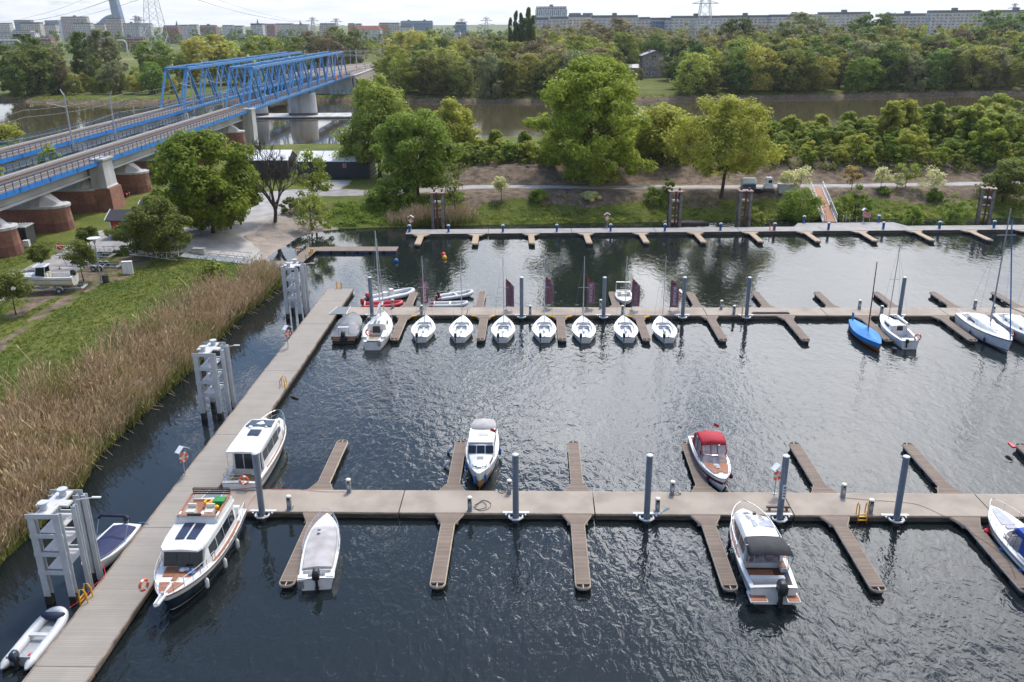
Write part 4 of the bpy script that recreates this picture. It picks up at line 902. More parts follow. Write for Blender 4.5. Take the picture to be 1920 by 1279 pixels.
q = MB(); q.loft([[(-w_, y, z0-.12), (-w_*.8, y, z0), (0, y, z0+.07), (w_*.8, y, z0), (w_, y, z0-.12)] for y, w_, z0 in ((-1.25, 1.0, 2.25), (-2.2, .95, 2.3), (-3.1, .85, 2.22))], caps=False); o = q.build('aft_awning', mat('grey_awning', (.40, .385, .38), .8, (.33, .32, .31), 2), B4, True); o.modifiers.new('s', 'SOLIDIFY').thickness = .02
q = MB()
for sd in (-1, 1):
    for y_ in (-2.1, -3.05): q.tube([(sd*.95, y_, .98), (sd*.9, y_, 2.2)], .018, 5)
q.build('awning_frame', steel, B4)
h.rail(steel, B4, .86, .99, .3, .8, n=2); MB().box((-.1, -.5, 2.29), (.75, .03, .05)).box((-.1, -.2, 2.29), (.75, .03, .05)).box((-.45, -.35, 2.29), (.03, .3, .05)).box((.25, -.35, 2.29), (.03, .3, .05)).build('roof_rack', steel, B4)
MB().tube([(-.62, -.3, 2.25), (-.62, -.3, 2.85)], .015, 5).build('flag_pole', steel, B4); 
q = MB(); q.quad((-.62, -.3, 2.85), (-1.0, -.25, 2.72), (-1.02, -.2, 2.5), (-.62, -.3, 2.6)); o = q.build('flag', redc, B4)
for i, (t, sd, lab) in enumerate(((.93, -1, 'on the bow, nearest the pier'), (.97, 1, 'at the very tip of the bow'), (.35, -1, 'right side of the hull near the stern'), (.68, 1, 'left side of the hull by the finger'))):
    x_, y_, z_ = h.pt(t, .8, sd, .12); fender(loc2w(B4, (x_, y_, z_-.18)), bluep, 'blue fender of the white wooden-bowed launch, '+lab, .1, .52)
for i, (px, py, lab) in enumerate(((843, 844, 'upper white fender on the far side of the finger left of the wooden-bowed launch'), (837, 871, 'lower white fender on the far side of the finger left of the wooden-bowed launch'))):
    x_, y_ = G(px, py, .25); fender((x_, y_, .3), pilecap, lab, .12, .6, (0, .6))

# ---- 5. red canopy boat
B5 = boat('sports_cruiser', 'white sports cruiser with red canvas canopy, brown foredeck and maroon hull stripe', 'sports boat', 12.66, 55.4, math.pi+.03)
h = Hull(7.1, 2.3, .95, tw=.88, pw=2.3, ex=.72, rise=.32, rake=.06, keel=-.4)
maroon = mat('maroon_stripe', (.10, .01, .035), .3)
h.outer(white, B5); h.outer(maroon, B5, 'maroon_stripe', .74, .86, .015); h.outer(steel, B5, 'rub_rail', .965, 1, .03); h.outer(navy, B5, 'boot_stripe', .4, .46, .014)
h.deck(white, B5, ck=(.03, .60), r=.84, fl=.45, mc=teak)
for sd in (1, -1): h.panel(teak, B5, .64, .88, .2, .78, 'teak_panel', .075, (sd,))
h.panel(teak, B5, .80, .86, -.17, .17, 'teak_panel', .075); h.panel(mat('frosted_hatch', (.42, .42, .44), .2), B5, .70, .78, -.17, .17, 'deck_hatch', .085)
q = MB(); a1 = (-1.0, .45, 1.1); 
for sd in (-1, 1):
    q.panel((sd*.98, -.1, 1.1), (sd*.86, .85, 1.16), (sd*.74, .55, 1.58), (sd*.86, -.2, 1.55), .02*sd)
    q.panel((sd*.86, .85, 1.16), (sd*.22, 1.12, 1.2), (sd*.2, .8, 1.62), (sd*.74, .55, 1.58), .02*sd)
q.panel((-.2, 1.12, 1.2), (.2, 1.12, 1.2), (.18, .8, 1.62), (-.18, .8, 1.62), .02); q.build('windscreen', clear, B5)
q = MB(); q.tube([(-.86, -.2, 1.57), (-.74, .55, 1.6), (-.2, .8, 1.64), (.2, .8, 1.64), (.74, .55, 1.6), (.86, -.2, 1.57)], .022, 5)
for x_ in (-.2, .2): q.tube([(x_, 1.12, 1.2), (x_*.9, .8, 1.63)], .022, 5)
q.build('windscreen_frame', steel, B5)
rings = []
for y, w_, z in ((.25, .84, 2.18), (0, .92, 2.42), (-.7, .94, 2.5), (-1.4, .92, 2.42), (-2.0, .88, 2.15)): rings.append([(-w_, y, z-.18), (-w_*.82, y, z-.03), (0, y, z+.05), (w_*.82, y, z-.03), (w_, y, z-.18)])
q = MB(); q.loft(rings, closed=False, caps=False); o = q.build('canopy', redc, B5, True); o.modifiers.new('s', 'SOLIDIFY').thickness = .03
q = MB()
for sd in (-1, 1):
    for y0_, y1_ in ((.22, -.55), (-.65, -1.4)): q.panel((sd*.95, y0_-.05, 1.22), (sd*.97, y1_, 1.2), (sd*.93, y1_, 2.25), (sd*.88, y0_-.1, 2.1), .012*sd)
for a, b_ in ((-.84, -.27), (-.2, .2), (.27, .84)): q.panel((a*.98, .55, 1.62), (b_*.98, .55, 1.62), (b_*.95, .24, 2.12), (a*.95, .24, 2.12), .012)
q.build('canopy_window', clear, B5)
q = MB()
for a in (-.88, -.235, .235, .88): q.tube([(a*.98, .56, 1.6), (a*.95, .24, 2.14)], .03, 5)
for sd in (-1, 1):
    for y_ in (-.6, -1.45): q.tube([(sd*.97, y_, 1.18), (sd*.93, y_, 2.28)], .03, 5)
    q.tube([(sd*.96, .2, 1.2), (sd*.98, -1.5, 1.2)], .04, 5); q.panel((sd*.98, -1.5, 1.15), (sd*.95, -2.3, 1.12), (sd*.88, -2.0, 2.0), (sd*.92, -1.5, 2.25), .02*sd)
q.tube([(-.86, .56, 1.6), (.86, .56, 1.6)], .03, 5); q.build('canopy_edging', redc, B5)
MB().box((.45, -.3, .85), (.5, .5, .6)).box((-.45, -.3, .85), (.5, .5, .6)).box((0, -2.4, .75), (1.7, .5, .5)).build('seats', offwhite, B5)
h.rail(steel, B5, .62, .99, .22, .92, n=4)
MB().tube([(-.75, -3.3, 1.0), (-.95, -3.75, 2.3)], .016, 5).build('flag_pole', steel, B5)
q = MB(); q.add([(-.93, -3.7, 2.25), (-1.35, -3.6, 1.95), (-1.3, -3.6, 1.8), (-.89, -3.62, 2.02)], [(0, 1, 2, 3)], 0); q.add([(-.89, -3.62, 2.02), (-1.3, -3.6, 1.8), (-1.25, -3.6, 1.62), (-.85, -3.56, 1.8)], [(0, 1, 2, 3)], 1); q.build('flag', [white_m, redp], B5)
for t, sd, lab in ((.83, 1, 'left'), (.80, -1, 'right')):
    x_, y_, z_ = h.pt(t, .75, sd, .16); fender(loc2w(B5, (x_, y_, z_)), maroon, 'dark maroon ball fender on the %s bow side of the red canopy boat' % lab, .15, .32)

# ---- 6. black bimini cruiser
B6 = boat('cabin_cruiser', 'white cabin cruiser with black bimini and brown aft deck, stern to the camera', 'cabin cruiser', 13.12, 44.05, .0)
h = Hull(7.7, 2.85, 1.05, tw=.9, pw=2.6, ex=.62, rise=.28, rake=.05, keel=-.4)
h.outer(white, B6); h.outer(navy, B6, 'dark_hull_band', .46, .62, .014); h.outer(steel, B6, 'rub_rail', .86, .90, .02)
h.deck(white, B6, ck=(.03, .36), r=.84, fl=.5, mc=teak)
for sd in (1, -1): h.panel(teak, B6, .36, .86, .86, .95, 'side_deck_teak', .04, (sd,))
c6 = Cab([(-1.35, 1.15, 1.02, 1.0, 2.35), (.6, 1.18, 1.02, 1.05, 2.4), (1.6, 1.1, .92, 1.15, 2.2), (2.5, .95, .75, 1.2, 1.75), (3.25, .7, .5, 1.25, 1.5)], .10); c6.build(white, B6)
for sd in (-1, 1):
    c6.win(glass, B6, -1.2, -.1, .35, .88, sd); c6.win(glass, B6, 0.0, 1.0, .37, .86, sd); c6.win(glass, B6, 1.1, 2.3, .42, .82, sd, f0b=.6, f1b=.72)
c6.lid(mat('smoky_hatch3', (.2, .22, .27), .12), B6, 2.45, 2.85, -.42, .1); c6.lid(mat('smoky_hatch3b', (.27, .28, .34), .12), B6, .95, 1.75, -.5, .6, 'roof_hatch', .03)
c6.lid(mat('pale_solar_panel', (.22, .25, .31), .25, (.18, .2, .26), 5), B6, .1, .85, -.35, .95, 'solar_panel', .05)
MB().cyl((.25, 2.15, 2.02), .1, .16, 10).build('search_light', black, B6); MB().tube([(.55, -.1, 2.45), (.55, -.1, 3.2)], .01, 4).build('antenna', steel, B6)
for x_ in (-.75, -.25, .25, .7): MB().panel((x_-.23, -1.37, 1.05), (x_+.23, -1.37, 1.05), (x_+.22, -1.37, 2.1), (x_-.22, -1.37, 2.1), -.03).build('saloon_door_pane', mat('curtained_glass', (.28, .26, .31), .15, (.1, .09, .12), 3, contrast=(.4, .6)), B6)
MB().box((-.1, -1.42, .85), (1.9, .05, .3)).build('door_frame', white, B6)
q = MB(); q.loft([[(-w_, y, z-.1), (-w_*.85, y, z), (0, y, z+.06), (w_*.85, y, z), (w_, y, z-.1)] for y, w_, z in ((-.95, 1.08, 2.46), (-1.9, 1.2, 2.58), (-2.85, 1.22, 2.46))], closed=False, caps=False); o = q.build('bimini', blackc, B6, True); o.modifiers.new('s', 'SOLIDIFY').thickness = .03
q = MB()
for sd in (-1, 1): q.tube([(sd*1.2, -2.2, 1.05), (sd*1.2, -1.9, 2.5)], .02, 6); q.tube([(sd*1.2, -2.2, 1.05), (sd*1.22, -2.85, 2.38)], .02, 6); q.tube([(sd*1.2, -2.2, 1.05), (sd*1.08, -1.0, 2.4)], .02, 6)
q.tube([(-1.2, -1.9, 2.52), (1.2, -1.9, 2.52)], .02, 6); q.build('bimini_frame', steel, B6)
MB().box((-.3, -2.1, .74), (1.5, .8, .05)).build('teak_floor_panel', teak, B6); MB().box((1.0, -1.8, 1.0), (.35, .6, .25)).build('side_bench', white, B6); MB().box((1.0, -1.8, 1.14), (.3, .5, .03)).build('bench_cushion', teak, B6)
MB().box((-.15, -2.95, .85), (1.9, .28, .62)).build('aft_seat', white, B6)
q = MB(); q.box((-.88, -3.9, .52), (.95, 1.0, .1)).box((1.0, -3.9, .52), (.7, 1.0, .1)).box((0, -3.55, .45), (2.6, .3, .1)); q.build('swim_platform', white, B6)
q = MB(); q.box((-.88, -4.05, .58), (.86, .6, .025)).box((-.82, -3.45, .60), (.7, .3, .025)).box((1.02, -4.05, .58), (.6, .6, .025)).box((.95, -3.35, .60), (.5, .45, .025)); q.build('platform_teak', teak, B6)
outboard(B6, .35, -3.75, .85, 1.45)
h.rail(steel, B6, .42, .99, .62, .95, n=5, wires=1, r=.022)
for i, t in enumerate((.22, .45, .68, .80)): 
    x_, y_, z_ = h.pt(t, .75, -1, .12); fender(loc2w(B6, (x_, y_, z_-.2)), black, 'black fender between the black bimini boat and its finger, number %s from its stern' % ('one', 'two', 'three', 'four')[i], .1, .55)

# ---- 7. blue canopy boat at the right edge
B7 = boat('sports_cruiser', 'white and blue boat with bright blue canvas canopy at the right edge of the photo', 'sports boat', 28.95, 44.95, .03)
h = Hull(7.4, 2.5, .95, tw=.88, pw=2.4, ex=.72, rise=.32, rake=.07, keel=-.4)
teal = mat('teal_blue_hull', (.01, .075, .16), .25)
h.outer(teal, B7); h.outer(white, B7, 'white_topsides', .78, 1., .012); h.outer(black, B7, 'rub_rail', .93, .96, .025); h.deck(white, B7, ck=(.05, .56), r=.82, fl=.45)
h.panel(mat('non_slip_grey', (.48, .49, .52), .8), B7, .72, .95, -.4, .4, 'non_slip_panel', .06); h.panel(mat('lilac_hatch', (.25, .23, .3), .1), B7, .66, .71, -.28, .28, 'deck_hatch', .08)
q = MB()
for sd in (-1, 1):
    q.panel((sd*1.0, -.3, 1.1), (sd*.8, .6, 1.15), (sd*.7, .3, 1.62), (sd*.9, -.4, 1.6), .02*sd)
q.panel((-.8, .6, 1.15), (.8, .6, 1.15), (.7, .3, 1.62), (-.7, .3, 1.62), .02); q.build('windscreen', clear, B7)
rings = [[(-w_, y, z-.35), (-w_*.88, y, z-.05), (0, y, z+.04), (w_*.88, y, z-.05), (w_, y, z-.35)] for y, w_, z in ((-.1, .85, 2.1), (-.5, .95, 2.35), (-1.6, .98, 2.4), (-2.9, .92, 2.0), (-3.1, .9, 1.4))]
q = MB(); q.loft(rings, closed=False, caps=False); o = q.build('canopy', bluec, B7, True); o.modifiers.new('s', 'SOLIDIFY').thickness = .03
q = MB()
for sd in (-1, 1): q.panel((sd*1.0, -1.2, 1.15), (sd*1.0, -3.1, 1.1), (sd*.92, -3.0, 1.7), (sd*.97, -1.3, 2.05), .02*sd)
q.build('canopy_side', bluec, B7)
q = MB()
for sd in (-1, 1):
    for y_ in (-.2, -.7, -1.2): q.tube([(sd*1.02, y_, 1.1), (sd*.93, y_-.1, 2.05)], .02, 5)
q.build('canopy_frame', steel, B7)
h.rail(steel, B7, .45, .99, .55, .93, n=4, wires=1, r=.018)
x_, y_ = G(1850, 1001, .3); fender((x_, y_, .45), redp, 'red ball fender on the left side of the blue canopy boat bow', .19, .4)
for t, k in ((.5, 'upper'), (.22, 'lower')): x_, y_, z_ = h.pt(t, .7, -1, .1); fender(loc2w(B7, (x_, y_, z_)), bluep, 'small blue fender on the left side of the blue canopy boat, the %s one' % k, .1, .3)
# ---- 8. boat stub at the right edge behind the pier
B8 = boat('small_motorboat', 'small white motorboat with dark blue cover cut by the right edge behind the nearest pier', 'motorboat', 37.75, 55.9, .0)
h = Hull(5.4, 2.0, .8, pw=2.2, rise=.3); h.outer(white, B8); h.deck(white, B8, ck=(.1, .55), r=.8, fl=.4)
h.panel(navyc, B8, .56, .9, -.6, .6, 'cover', .1); h.rail(steel, B8, .5, .98, .35, .9); MB().tube([(-.4, 2.2, .9), (-.42, 2.3, 2.1)], .015, 5).sphere((-.42, 2.3, 2.1), .05, 8).build('white_pole', white_m, B8)
o = MB().box((0, 0, 0), (.25, .7, .12)).sphere((0, .3, .02), .14, 8, sz=.5).build('folded_cover', redp, None, True); x_, y_ = G(1897, 836, .5); o.location = (x_, y_, .54); tag(o, 'red bundle lying on the back finger at the right edge', 'bundle')
# ---- grey covered RIB by the boarded pontoon
R1 = boat('covered_rib', 'inflatable under a glossy dark grey cover at the left end of the middle pier', 'inflatable boat', -19.15, 84.9, .06)
h = Hull(7.4, 2.7, .62, tw=.9, pw=2.6, ex=.75, rise=.5, rake=.04, keel=-.25)
h.outer(black, R1)
q = MB(); rings = []
for t, lift in ((.06, .06), (.10, .22), (.2, .34), (.32, .62), (.45, .75), (.55, .55), (.7, .42), (.85, .35), (.96, .2), (.995, .06)):
    w_ = max(h.w(t)*1.04, .06); z = h.z(t); rings.append([(-w_, h.y(t), z-.25), (-w_*.98, h.y(t), z+.05), (-w_*.6, h.y(t), z+lift*.45), (0, h.y(t), z+lift), (w_*.6, h.y(t), z+lift*.45), (w_*.98, h.y(t), z+.05), (w_, h.y(t), z-.25)])
q.loft(rings); q.build('boat_cover', mat('shiny_grey_cover', (.17, .165, .175), .32, (.10, .10, .105), 1.6, bump=.9, bscale=3), R1, 60)
for sd in (-1, 1): MB().box((sd*.75, -3.55, .45), (.75, .4, .14)).build('swim_step', mat('orange_brown_teak', (.42, .22, .10), .7), R1)
outboard(R1, 0, -3.5, .75, 1.15); MB().tube([(-.5, -3.2, .8), (-.5, -3.2, 1.6), (.5, -3.2, 1.6), (.5, -3.2, .8)], .03, 6).box((0, -3.2, 1.63), (1.1, .35, .04)).build('stern_arch', steel, R1)

# ---- white yacht with orange ring
Y1 = boat('sailing_yacht', 'white sailing yacht with grey covered boom, left of the small sailboats', 'sailing yacht', -15.85, 84.0, .03)
h = Hull(9.0, 2.95, .85, tw=.6, pw=1.9, ex=.92, rise=.25, rake=.05, keel=-.4)
h.outer(white, Y1); h.outer(navy, Y1, 'boot_stripe', .42, .47, .012); h.deck(white, Y1, ck=(.05, .34), r=.5, fl=.45, mc=mat('pale_teak_floor', (.45, .33, .22), .7))
c = Cab([(-1.35, .98, .85, .98, 1.62), (.6, .98, .8, 1.0, 1.62), (1.9, .7, .5, 1.08, 1.45), (2.6, .4, .25, 1.12, 1.2)], .06); c.build(white, Y1)
MB().panel((-.42, -1.5, .75), (.38, -1.5, .75), (.3, -1.3, 1.6), (-.35, -1.3, 1.6), -.02).build('companionway', black, Y1); c.lid(mat('dark_sliding_hatch', (.02, .02, .03), .2), Y1, -1.3, -.35, -.42, .38)
for sd in (-1, 1): c.win(glass, Y1, -.4, .8, .35, .85, sd); MB().box((sd*.95, -2.6, 1.05), (.5, 2.0, .08)).build('cockpit_bench', white, Y1)
mast(Y1, 1.7, 1.5, 9.0, pilecap, .075, spread=.75, boom=3.3, bz=1.0, shrouds=1.25, cover=sailgrey, forestay=(0, 4.4, 1.2), backstay=(0, -4.4, 1.1))
MB().tube([(0, 4.3, 1.3), (0, 2.0, 9.6)], .05, 6).build('furled_genoa', sailgrey, Y1, True)
h.rail(steel, Y1, .80, .99, .6, .92, n=2, wires=2); h.rail(steel, Y1, .01, .14, .6, .95, bow=False, n=2, wires=2, name='stern_rail'); h.rail(steel, Y1, .14, .80, .58, .96, bow=False, n=5, wires=2, name='guard_wire', r=.009)
MB().box((.1, -4.47, .92), (1.3, .06, .2)).box((.65, -4.55, .7), (.3, .06, .5)).build('transom_ladder', steel, Y1)
ring_on(Y1, (-.45, -3.5, 1.5), 'orange life ring on the stern rail of the white yacht left of the small sailboats')
for i, t in enumerate((.3, .45, .6)): x_, y_, z_ = h.pt(t, .8, 1, .13); fender(loc2w(Y1, (x_, y_, z_-.2)), pilecap, 'grey-white fender on the yacht beside the first small sailboat, %s' % ('nearest its stern', 'middle one', 'nearest its bow')[i], .11, .5)

# ---- seven small open sailboats
def small_sail():
    t = thing('small_sailboat', 'x', 'sailboat', group='row of seven small white sailboats')
    h = Hull(6.5, 2.5, .56, tw=.46, pw=1.75, ex=.92, rise=.32, rake=.03, keel=-.25, mid=.40)
    h.outer(white, t); h.deck(white, t, ck=(.06, .66), r=.70, fl=.26, mc=mat('pale_floor', (.68, .70, .72), .5, (.60, .62, .64), 3), lip=.04, camber=.07)
    for sd in (-1, 1): MB().loft([[(sd*(a-.16), y, .32), (sd*(a-.2), y, .56), (sd*(a+.05), y, .58), (sd*(a+.05), y, .32)] for y, a in ((-2.6, .56), (-1.2, .78), (.2, .72), (.8, .52))]).build('side_bench', white, t)
    MB().box((0, .62, .48), (1.0, .32, .12)).build('cuddy_step', mat('cuddy_grey', (.35, .40, .46), .5), t); MB().box((0, -.5, .40), (.16, 1.1, .2)).build('centreboard_case', pilecap, t)
    mast(t, 1.15, .5, 7.3, pilecap, .045, spread=.55, shrouds=1.0, forestay=(0, 3.2, .85))
    outboard(t, -.42, -3.05, .6, .75)
    MB().box((.05, -3.2, .5), (.05, .25, .9)).tube([(.05, -3.1, .9), (.05, -2.2, .95)], .02, 5).build('rudder', white_m, t)
    q = MB()
    for sd in (-1, 1): q.tube([(sd*.35, .3, .62), (sd*.62, -.1, .6), (sd*.5, -.6, .4), (sd*.72, -1.0, .6), (sd*.6, -1.7, .38)], .025, 4)
    q.box((-.55, 1.2, .82), (.14, .07, .05)).box((.55, 1.2, .82), (.14, .07, .05)).build('control_lines', black, t); return t
sb = small_sail(); lab7 = ['first small white sailboat of the row, beside the finger right of the white yacht', 'second small white sailboat, directly left of the second finger', 'third small white sailboat, between second finger and a grey pile', 'fourth small white sailboat, left of the third finger, right of a grey pile', 'fifth small white sailboat, right of the third finger',
      'sixth small white sailboat, left of the fourth finger, below the boat with the white arch', 'last small white sailboat, rightmost of the row beside the pile with the ring post']
for i, (px, a) in enumerate(((799.5, .03), (868, .02), (944.3, .0), (1020.5, 0), (1092, -.005), (1171, -.01), (1242, .0))):
    x, _ = G(px, 592, .8); sx_, _ = G((792, 864, 944, 1020, 1095, 1172, 1244)[i], 625, .5); X = (x+sx_)/2
    if i == 0: sb.location = (X, 84.95, 0); sb.rotation_euler = (0, 0, a); sb['label'] = lab7[0]
    else: dup(sb, (X, 84.95+random.uniform(-.1, .1), 0), a, lab7[i])

# ---- burgundy feather flags
flagm = mat('burgundy_flag', (.25, .125, .175), .8, (.20, .10, .14), 4); flagred = mat('flag_red', (.62, .05, .03), .8); flagwhite = mat('flag_white', (.62, .55, .58), .8); flagdark = mat('flag_black', (.03, .018, .03), .8)
def flag_src():
    t = thing('banner_flag', 'x', 'flag', group='burgundy banner flags on the middle pier')
    MB().tube([(0, 0, 0), (0, 0, 3.2), (.05, 0, 3.62)], .022, 6).box((0, 0, .02), (.4, .4, .04)).build('flag_pole', mat('flag_pole_black', (.03, .03, .03), .4), t)
    q = MB(); nz_ = 22; R = []
    for i in range(nz_+1):
        f = i/nz_; z = .45+3.12*f; w_ = .86 if f < .72 else .86*(1-(f-.72)/.28)**.9+.02
        R.append([(w_*j/8+.02, .05*math.sin(j*.9+f*9)*(j/8), z) for j in range(9)])
    for a, b_ in zip(R[:-1], R[1:]):
        for j in range(8):
            z = a[0][2]; mi = 3 if z > 2.95 and j > 1 else 0
            if 3.02 < z < 3.4 and 2 <= j <= 6: mi = 1
            q.add([a[j], a[j+1], b_[j+1], b_[j]], [(0, 1, 2, 3)], mi)
    o = q.build('flag_cloth', [flagm, flagred, flagwhite, flagdark], t, True); o.modifiers.new('s', 'SOLIDIFY').thickness = .01
    cu = bpy.data.curves.new('lettering', 'FONT'); cu.body = 'BCRELINE'; cu.size = .50; cu.extrude = .004; cu.resolution_u = 3; cu.offset = .012
    tmp = bpy.data.objects.new('tmp', cu); me_ = bpy.data.meshes.new_from_object(tmp); bpy.data.objects.remove(tmp)
    xs_ = [v.co.x for v in me_.vertices]; Lx = max(xs_); k = 2.1/Lx
    for v in me_.vertices:
        a, b_ = v.co.x*k, v.co.y
        v.co = (.30+b_*.85, -.065, 2.78-a)          # runs down the cloth, seen from behind so the letters are mirrored
    me_.materials.append(flagwhite); o = bpy.data.objects.new('flag_lettering', me_); COL.objects.link(o); o.parent = t
    return t
fs = flag_src(); fl7 = [(790, 578), (949, 582), (1022.5, 577), (1099.5, 577), (1183.5, 582), (1255.5, 583.5)]
fn = ['behind the first small sailboat, partly folded', 'between the third small sailboat mast and a pile', 'right of the fourth small sailboat mast', 'right of the fifth small sailboat mast', 'in front of the moored boat with a white arch', 'left of the pile with the life ring post']
for i, ((px, py), lab) in enumerate(zip(fl7, fn)):
    x, y = G(px, py, .5); y = min(max(y, 89.4), 91.5); lab = 'burgundy banner flag with white lettering '+lab
    if i == 0: fs.location = (x, y, .5); fs['label'] = lab; fs.rotation_euler = (0, 0, .5)
    else: dup(fs, (x, y, .5), random.uniform(-.12, .18), lab)

# ---- inflatables behind the middle pier
def rib(name, lab, x, y, rz, L, B, tube, floor_m, r=.24, eng=True, console=False, cat='inflatable boat', cowl=None, engs=.8, cone=None):
    t = boat(name, lab, cat, x, y, rz); w_ = B/2-r; pts = []
    pts += [(-w_, -L/2+.12, .26), (-w_, -L*.2, .27), (-w_, L*.12, .30), (-w_*.9, L*.28, .34), (-w_*.6, L*.40, .42), (-w_*.22, L/2-r, .48), (w_*.22, L/2-r, .48), (w_*.6, L*.40, .42), (w_*.9, L*.28, .34), (w_, L*.12, .30), (w_, -L*.2, .27), (w_, -L/2+.12, .26)]
    P = []
    for i in range(len(pts)-1):
        a, b_, c, d = (Vector(pts[max(i-1, 0)]), Vector(pts[i]), Vector(pts[i+1]), Vector(pts[min(i+2, len(pts)-1)]))
        for k in range(3): s_ = k/3; P.append(.5*((2*b_)+(c-a)*s_+(2*a-5*b_+4*c-d)*s_*s_+(3*b_-a-3*c+d)*s_**3))
    P.append(Vector(pts[-1])); q = MB(); q.tube(P, r, 12)
    for sd in (-1, 1): q.lathe((0, 0, 0), [(.01, 0)], 3) if False else q.loft([[(sd*w_+rr*math.cos(a), yy, .26+rr*math.sin(a)) for a in np.linspace(0, 2*math.pi, 11)[:-1]] for yy, rr in ((-L/2+.13, r), (-L/2-.12, r*.8), (-L/2-.38, r*.22))])
    q.build('inflatable_tube', tube, t, True)
    if cone:
        q = MB()
        for sd in (-1, 1): q.loft([[(sd*w_+rr*math.cos(a), yy, .26+rr*math.sin(a)) for a in np.linspace(0, 2*math.pi, 11)[:-1]] for yy, rr in ((-L/2+.30, r*1.03), (-L/2-.12, r*.86), (-L/2-.40, r*.25))])
        q.build('tube_cone', cone, t, True)
    q = MB(); q.loft([[(-w_, y_, .16), (w_, y_, .16), (w_*.5, y_, -.1), (-w_*.5, y_, -.1)] if y_ < L*.3 else [(-w_*.3, y_, .22), (w_*.3, y_, .22), (w_*.1, y_, .12), (-w_*.1, y_, .12)] for y_ in (-L/2+.15, L*.15, L*.42)]); q.build('floor', floor_m, t)
    MB().box((0, -L/2+.16, .38), (w_*2, .07, .42)).build('transom', floor_m, t); MB().box((0, -L*.02, .48), (w_*2+.1, .24, .06)).build('thwart', pvc, t)
    if console: MB().box((0, -.1, .75), (.55, .5, .7)).box((0, -.95, .6), (.6, .5, .5)).build('console', white, t); steer(t, 0, -.4, 1.1); MB().tube([(-.5, -1.7, .4), (-.5, -1.8, 1.5), (.5, -1.8, 1.5), (.5, -1.7, .4)], .025, 6).build('stern_arch', steel, t)
    if eng: outboard(t, 0, -L/2+.12, .58, engs, cowl)
    return t
redcowl = mat('red_cowl', (.5, .06, .06), .35)
rib('rigid_inflatable', 'large grey rigid inflatable with console and pink-tipped outboard, behind the middle pier', -16.5, 96.9, -.95, 5.9, 2.3, pvc, pilecap, .27, console=True, cowl=redcowl, engs=1.)
rib('rigid_inflatable', 'red and white rigid inflatable lying in front of the large grey one', -16.9, 93.3, -1.47, 4.5, 1.9, pvcred, offwhite, .24, console=False, cowl=redcowl, engs=.9)
pk = mat('faded_red_cone', (.5, .16, .17), .5)
rib('inflatable_dinghy', 'grey inflatable with dark motor, rear of the pair behind the second small sailboat', -9.0, 97.0, -1.12, 4.3, 1.75, pvc, pilecap, .22, engs=.7, cone=pk)
rib('inflatable_dinghy', 'grey pink-trimmed inflatable, front of the pair behind the second small sailboat', -9.3, 93.4, -1.55, 4.0, 1.6, pvc, pilecap, .22, eng=False, cone=pk)
D0 = rib('inflatable_dinghy', 'pale grey inflatable dinghy with navy bow bag and outboard, bottom left by the boarded pontoon', -25.55, 36.6, -.02, 4.1, 1.75, mat('light_grey_tube', (.56, .57, .575), .4, (.5, .51, .52), 2), mat('grey_floor', (.36, .37, .39), .6), .26, engs=.95, cowl=mat('dark_blue_cowl', (.03, .045, .07), .3))
MB().loft([[(x_, 1.35+rr*math.cos(a), .52+.2*math.sin(a)) for a in np.linspace(0, 2*math.pi, 11)[:-1]] for x_, rr in ((-.62, .1), (-.5, .24), (.5, .24), (.62, .1))]).build('bow_bag', mat('navy_bag', (.015, .025, .055), .7), D0, True)
MB().sphere((.25, -1.35, .22), .14, 8, sz=.6).build('fuel_bulb', redp, D0, True)

# small white boat with an arch
Bw = boat('small_motorboat', 'small white dark-hulled boat with a pale arch, behind the middle pier by the fifth flag', 'motorboat', 10.35, 95.6, math.pi-.05)
h = Hull(4.8, 2.0, .6, tw=.8, pw=2.2, ex=.6, rise=.25); h.outer(navy, Bw); h.outer(white, Bw, 'white_sheer', .62, 1, .012); h.deck(white, Bw, ck=(.04, .62), r=.8, fl=.3)
MB().box((0, -.3, .62), (.6, .5, .5)).box((0, -1.4, .55), (1.3, .4, .35)).build('console', offwhite, Bw)
MB().tube([(-.85, -1.6, .6), (-.85, -1.75, 1.75), (.85, -1.75, 1.75), (.85, -1.6, .6)], .04, 6).box((0, -1.75, 1.78), (1.7, .3, .05)).build('arch', white_m, Bw)

# ---- boat with navy cover behind the white dolphin
Bn = boat('covered_motorboat', 'white motorboat under a navy cover, on the reed side of the boarded pontoon', 'motorboat', -25.55, 44.3, math.pi-.06)
h = Hull(4.9, 2.05, .68, tw=.88, pw=2.2, ex=.7, rise=.3, rake=.04); h.outer(white, Bn); h.deck(white, Bn)
q = MB(); rings = []
for t in (.08, .2, .45, .7, .85): w_ = h.w(t)*.84; z = h.z(t); rings.append([(-w_, h.y(t), z+.04), (-w_*.9, h.y(t), z+.12), (0, h.y(t), z+.24), (w_*.9, h.y(t), z+.12), (w_, h.y(t), z+.04)])
q.loft(rings); q.build('boat_cover', navyc, Bn, 40); h.rail(steel, Bn, .3, .95, .18, .9, n=3)
MB().tube([(-.9, -.4, .75), (-.95, -1.1, 1.85), (-.8, -1.15, 2.02), (.8, -1.15, 2.02), (.95, -1.1, 1.85), (.9, -.4, .75)], .022, 6).build('bimini_frame', steel, Bn, True)
MB().tube([(-.95, -1.12, 1.9), (-.75, -1.15, 2.08), (.75, -1.15, 2.08), (.95, -1.12, 1.9)], .09, 8).build('folded_bimini', mat('folded_navy', (.01, .015, .035), .8), Bn, True); outboard(Bn, .1, -2.4, .7, .8, mat('dark_blue_cowl2', (.02, .03, .05), .3))
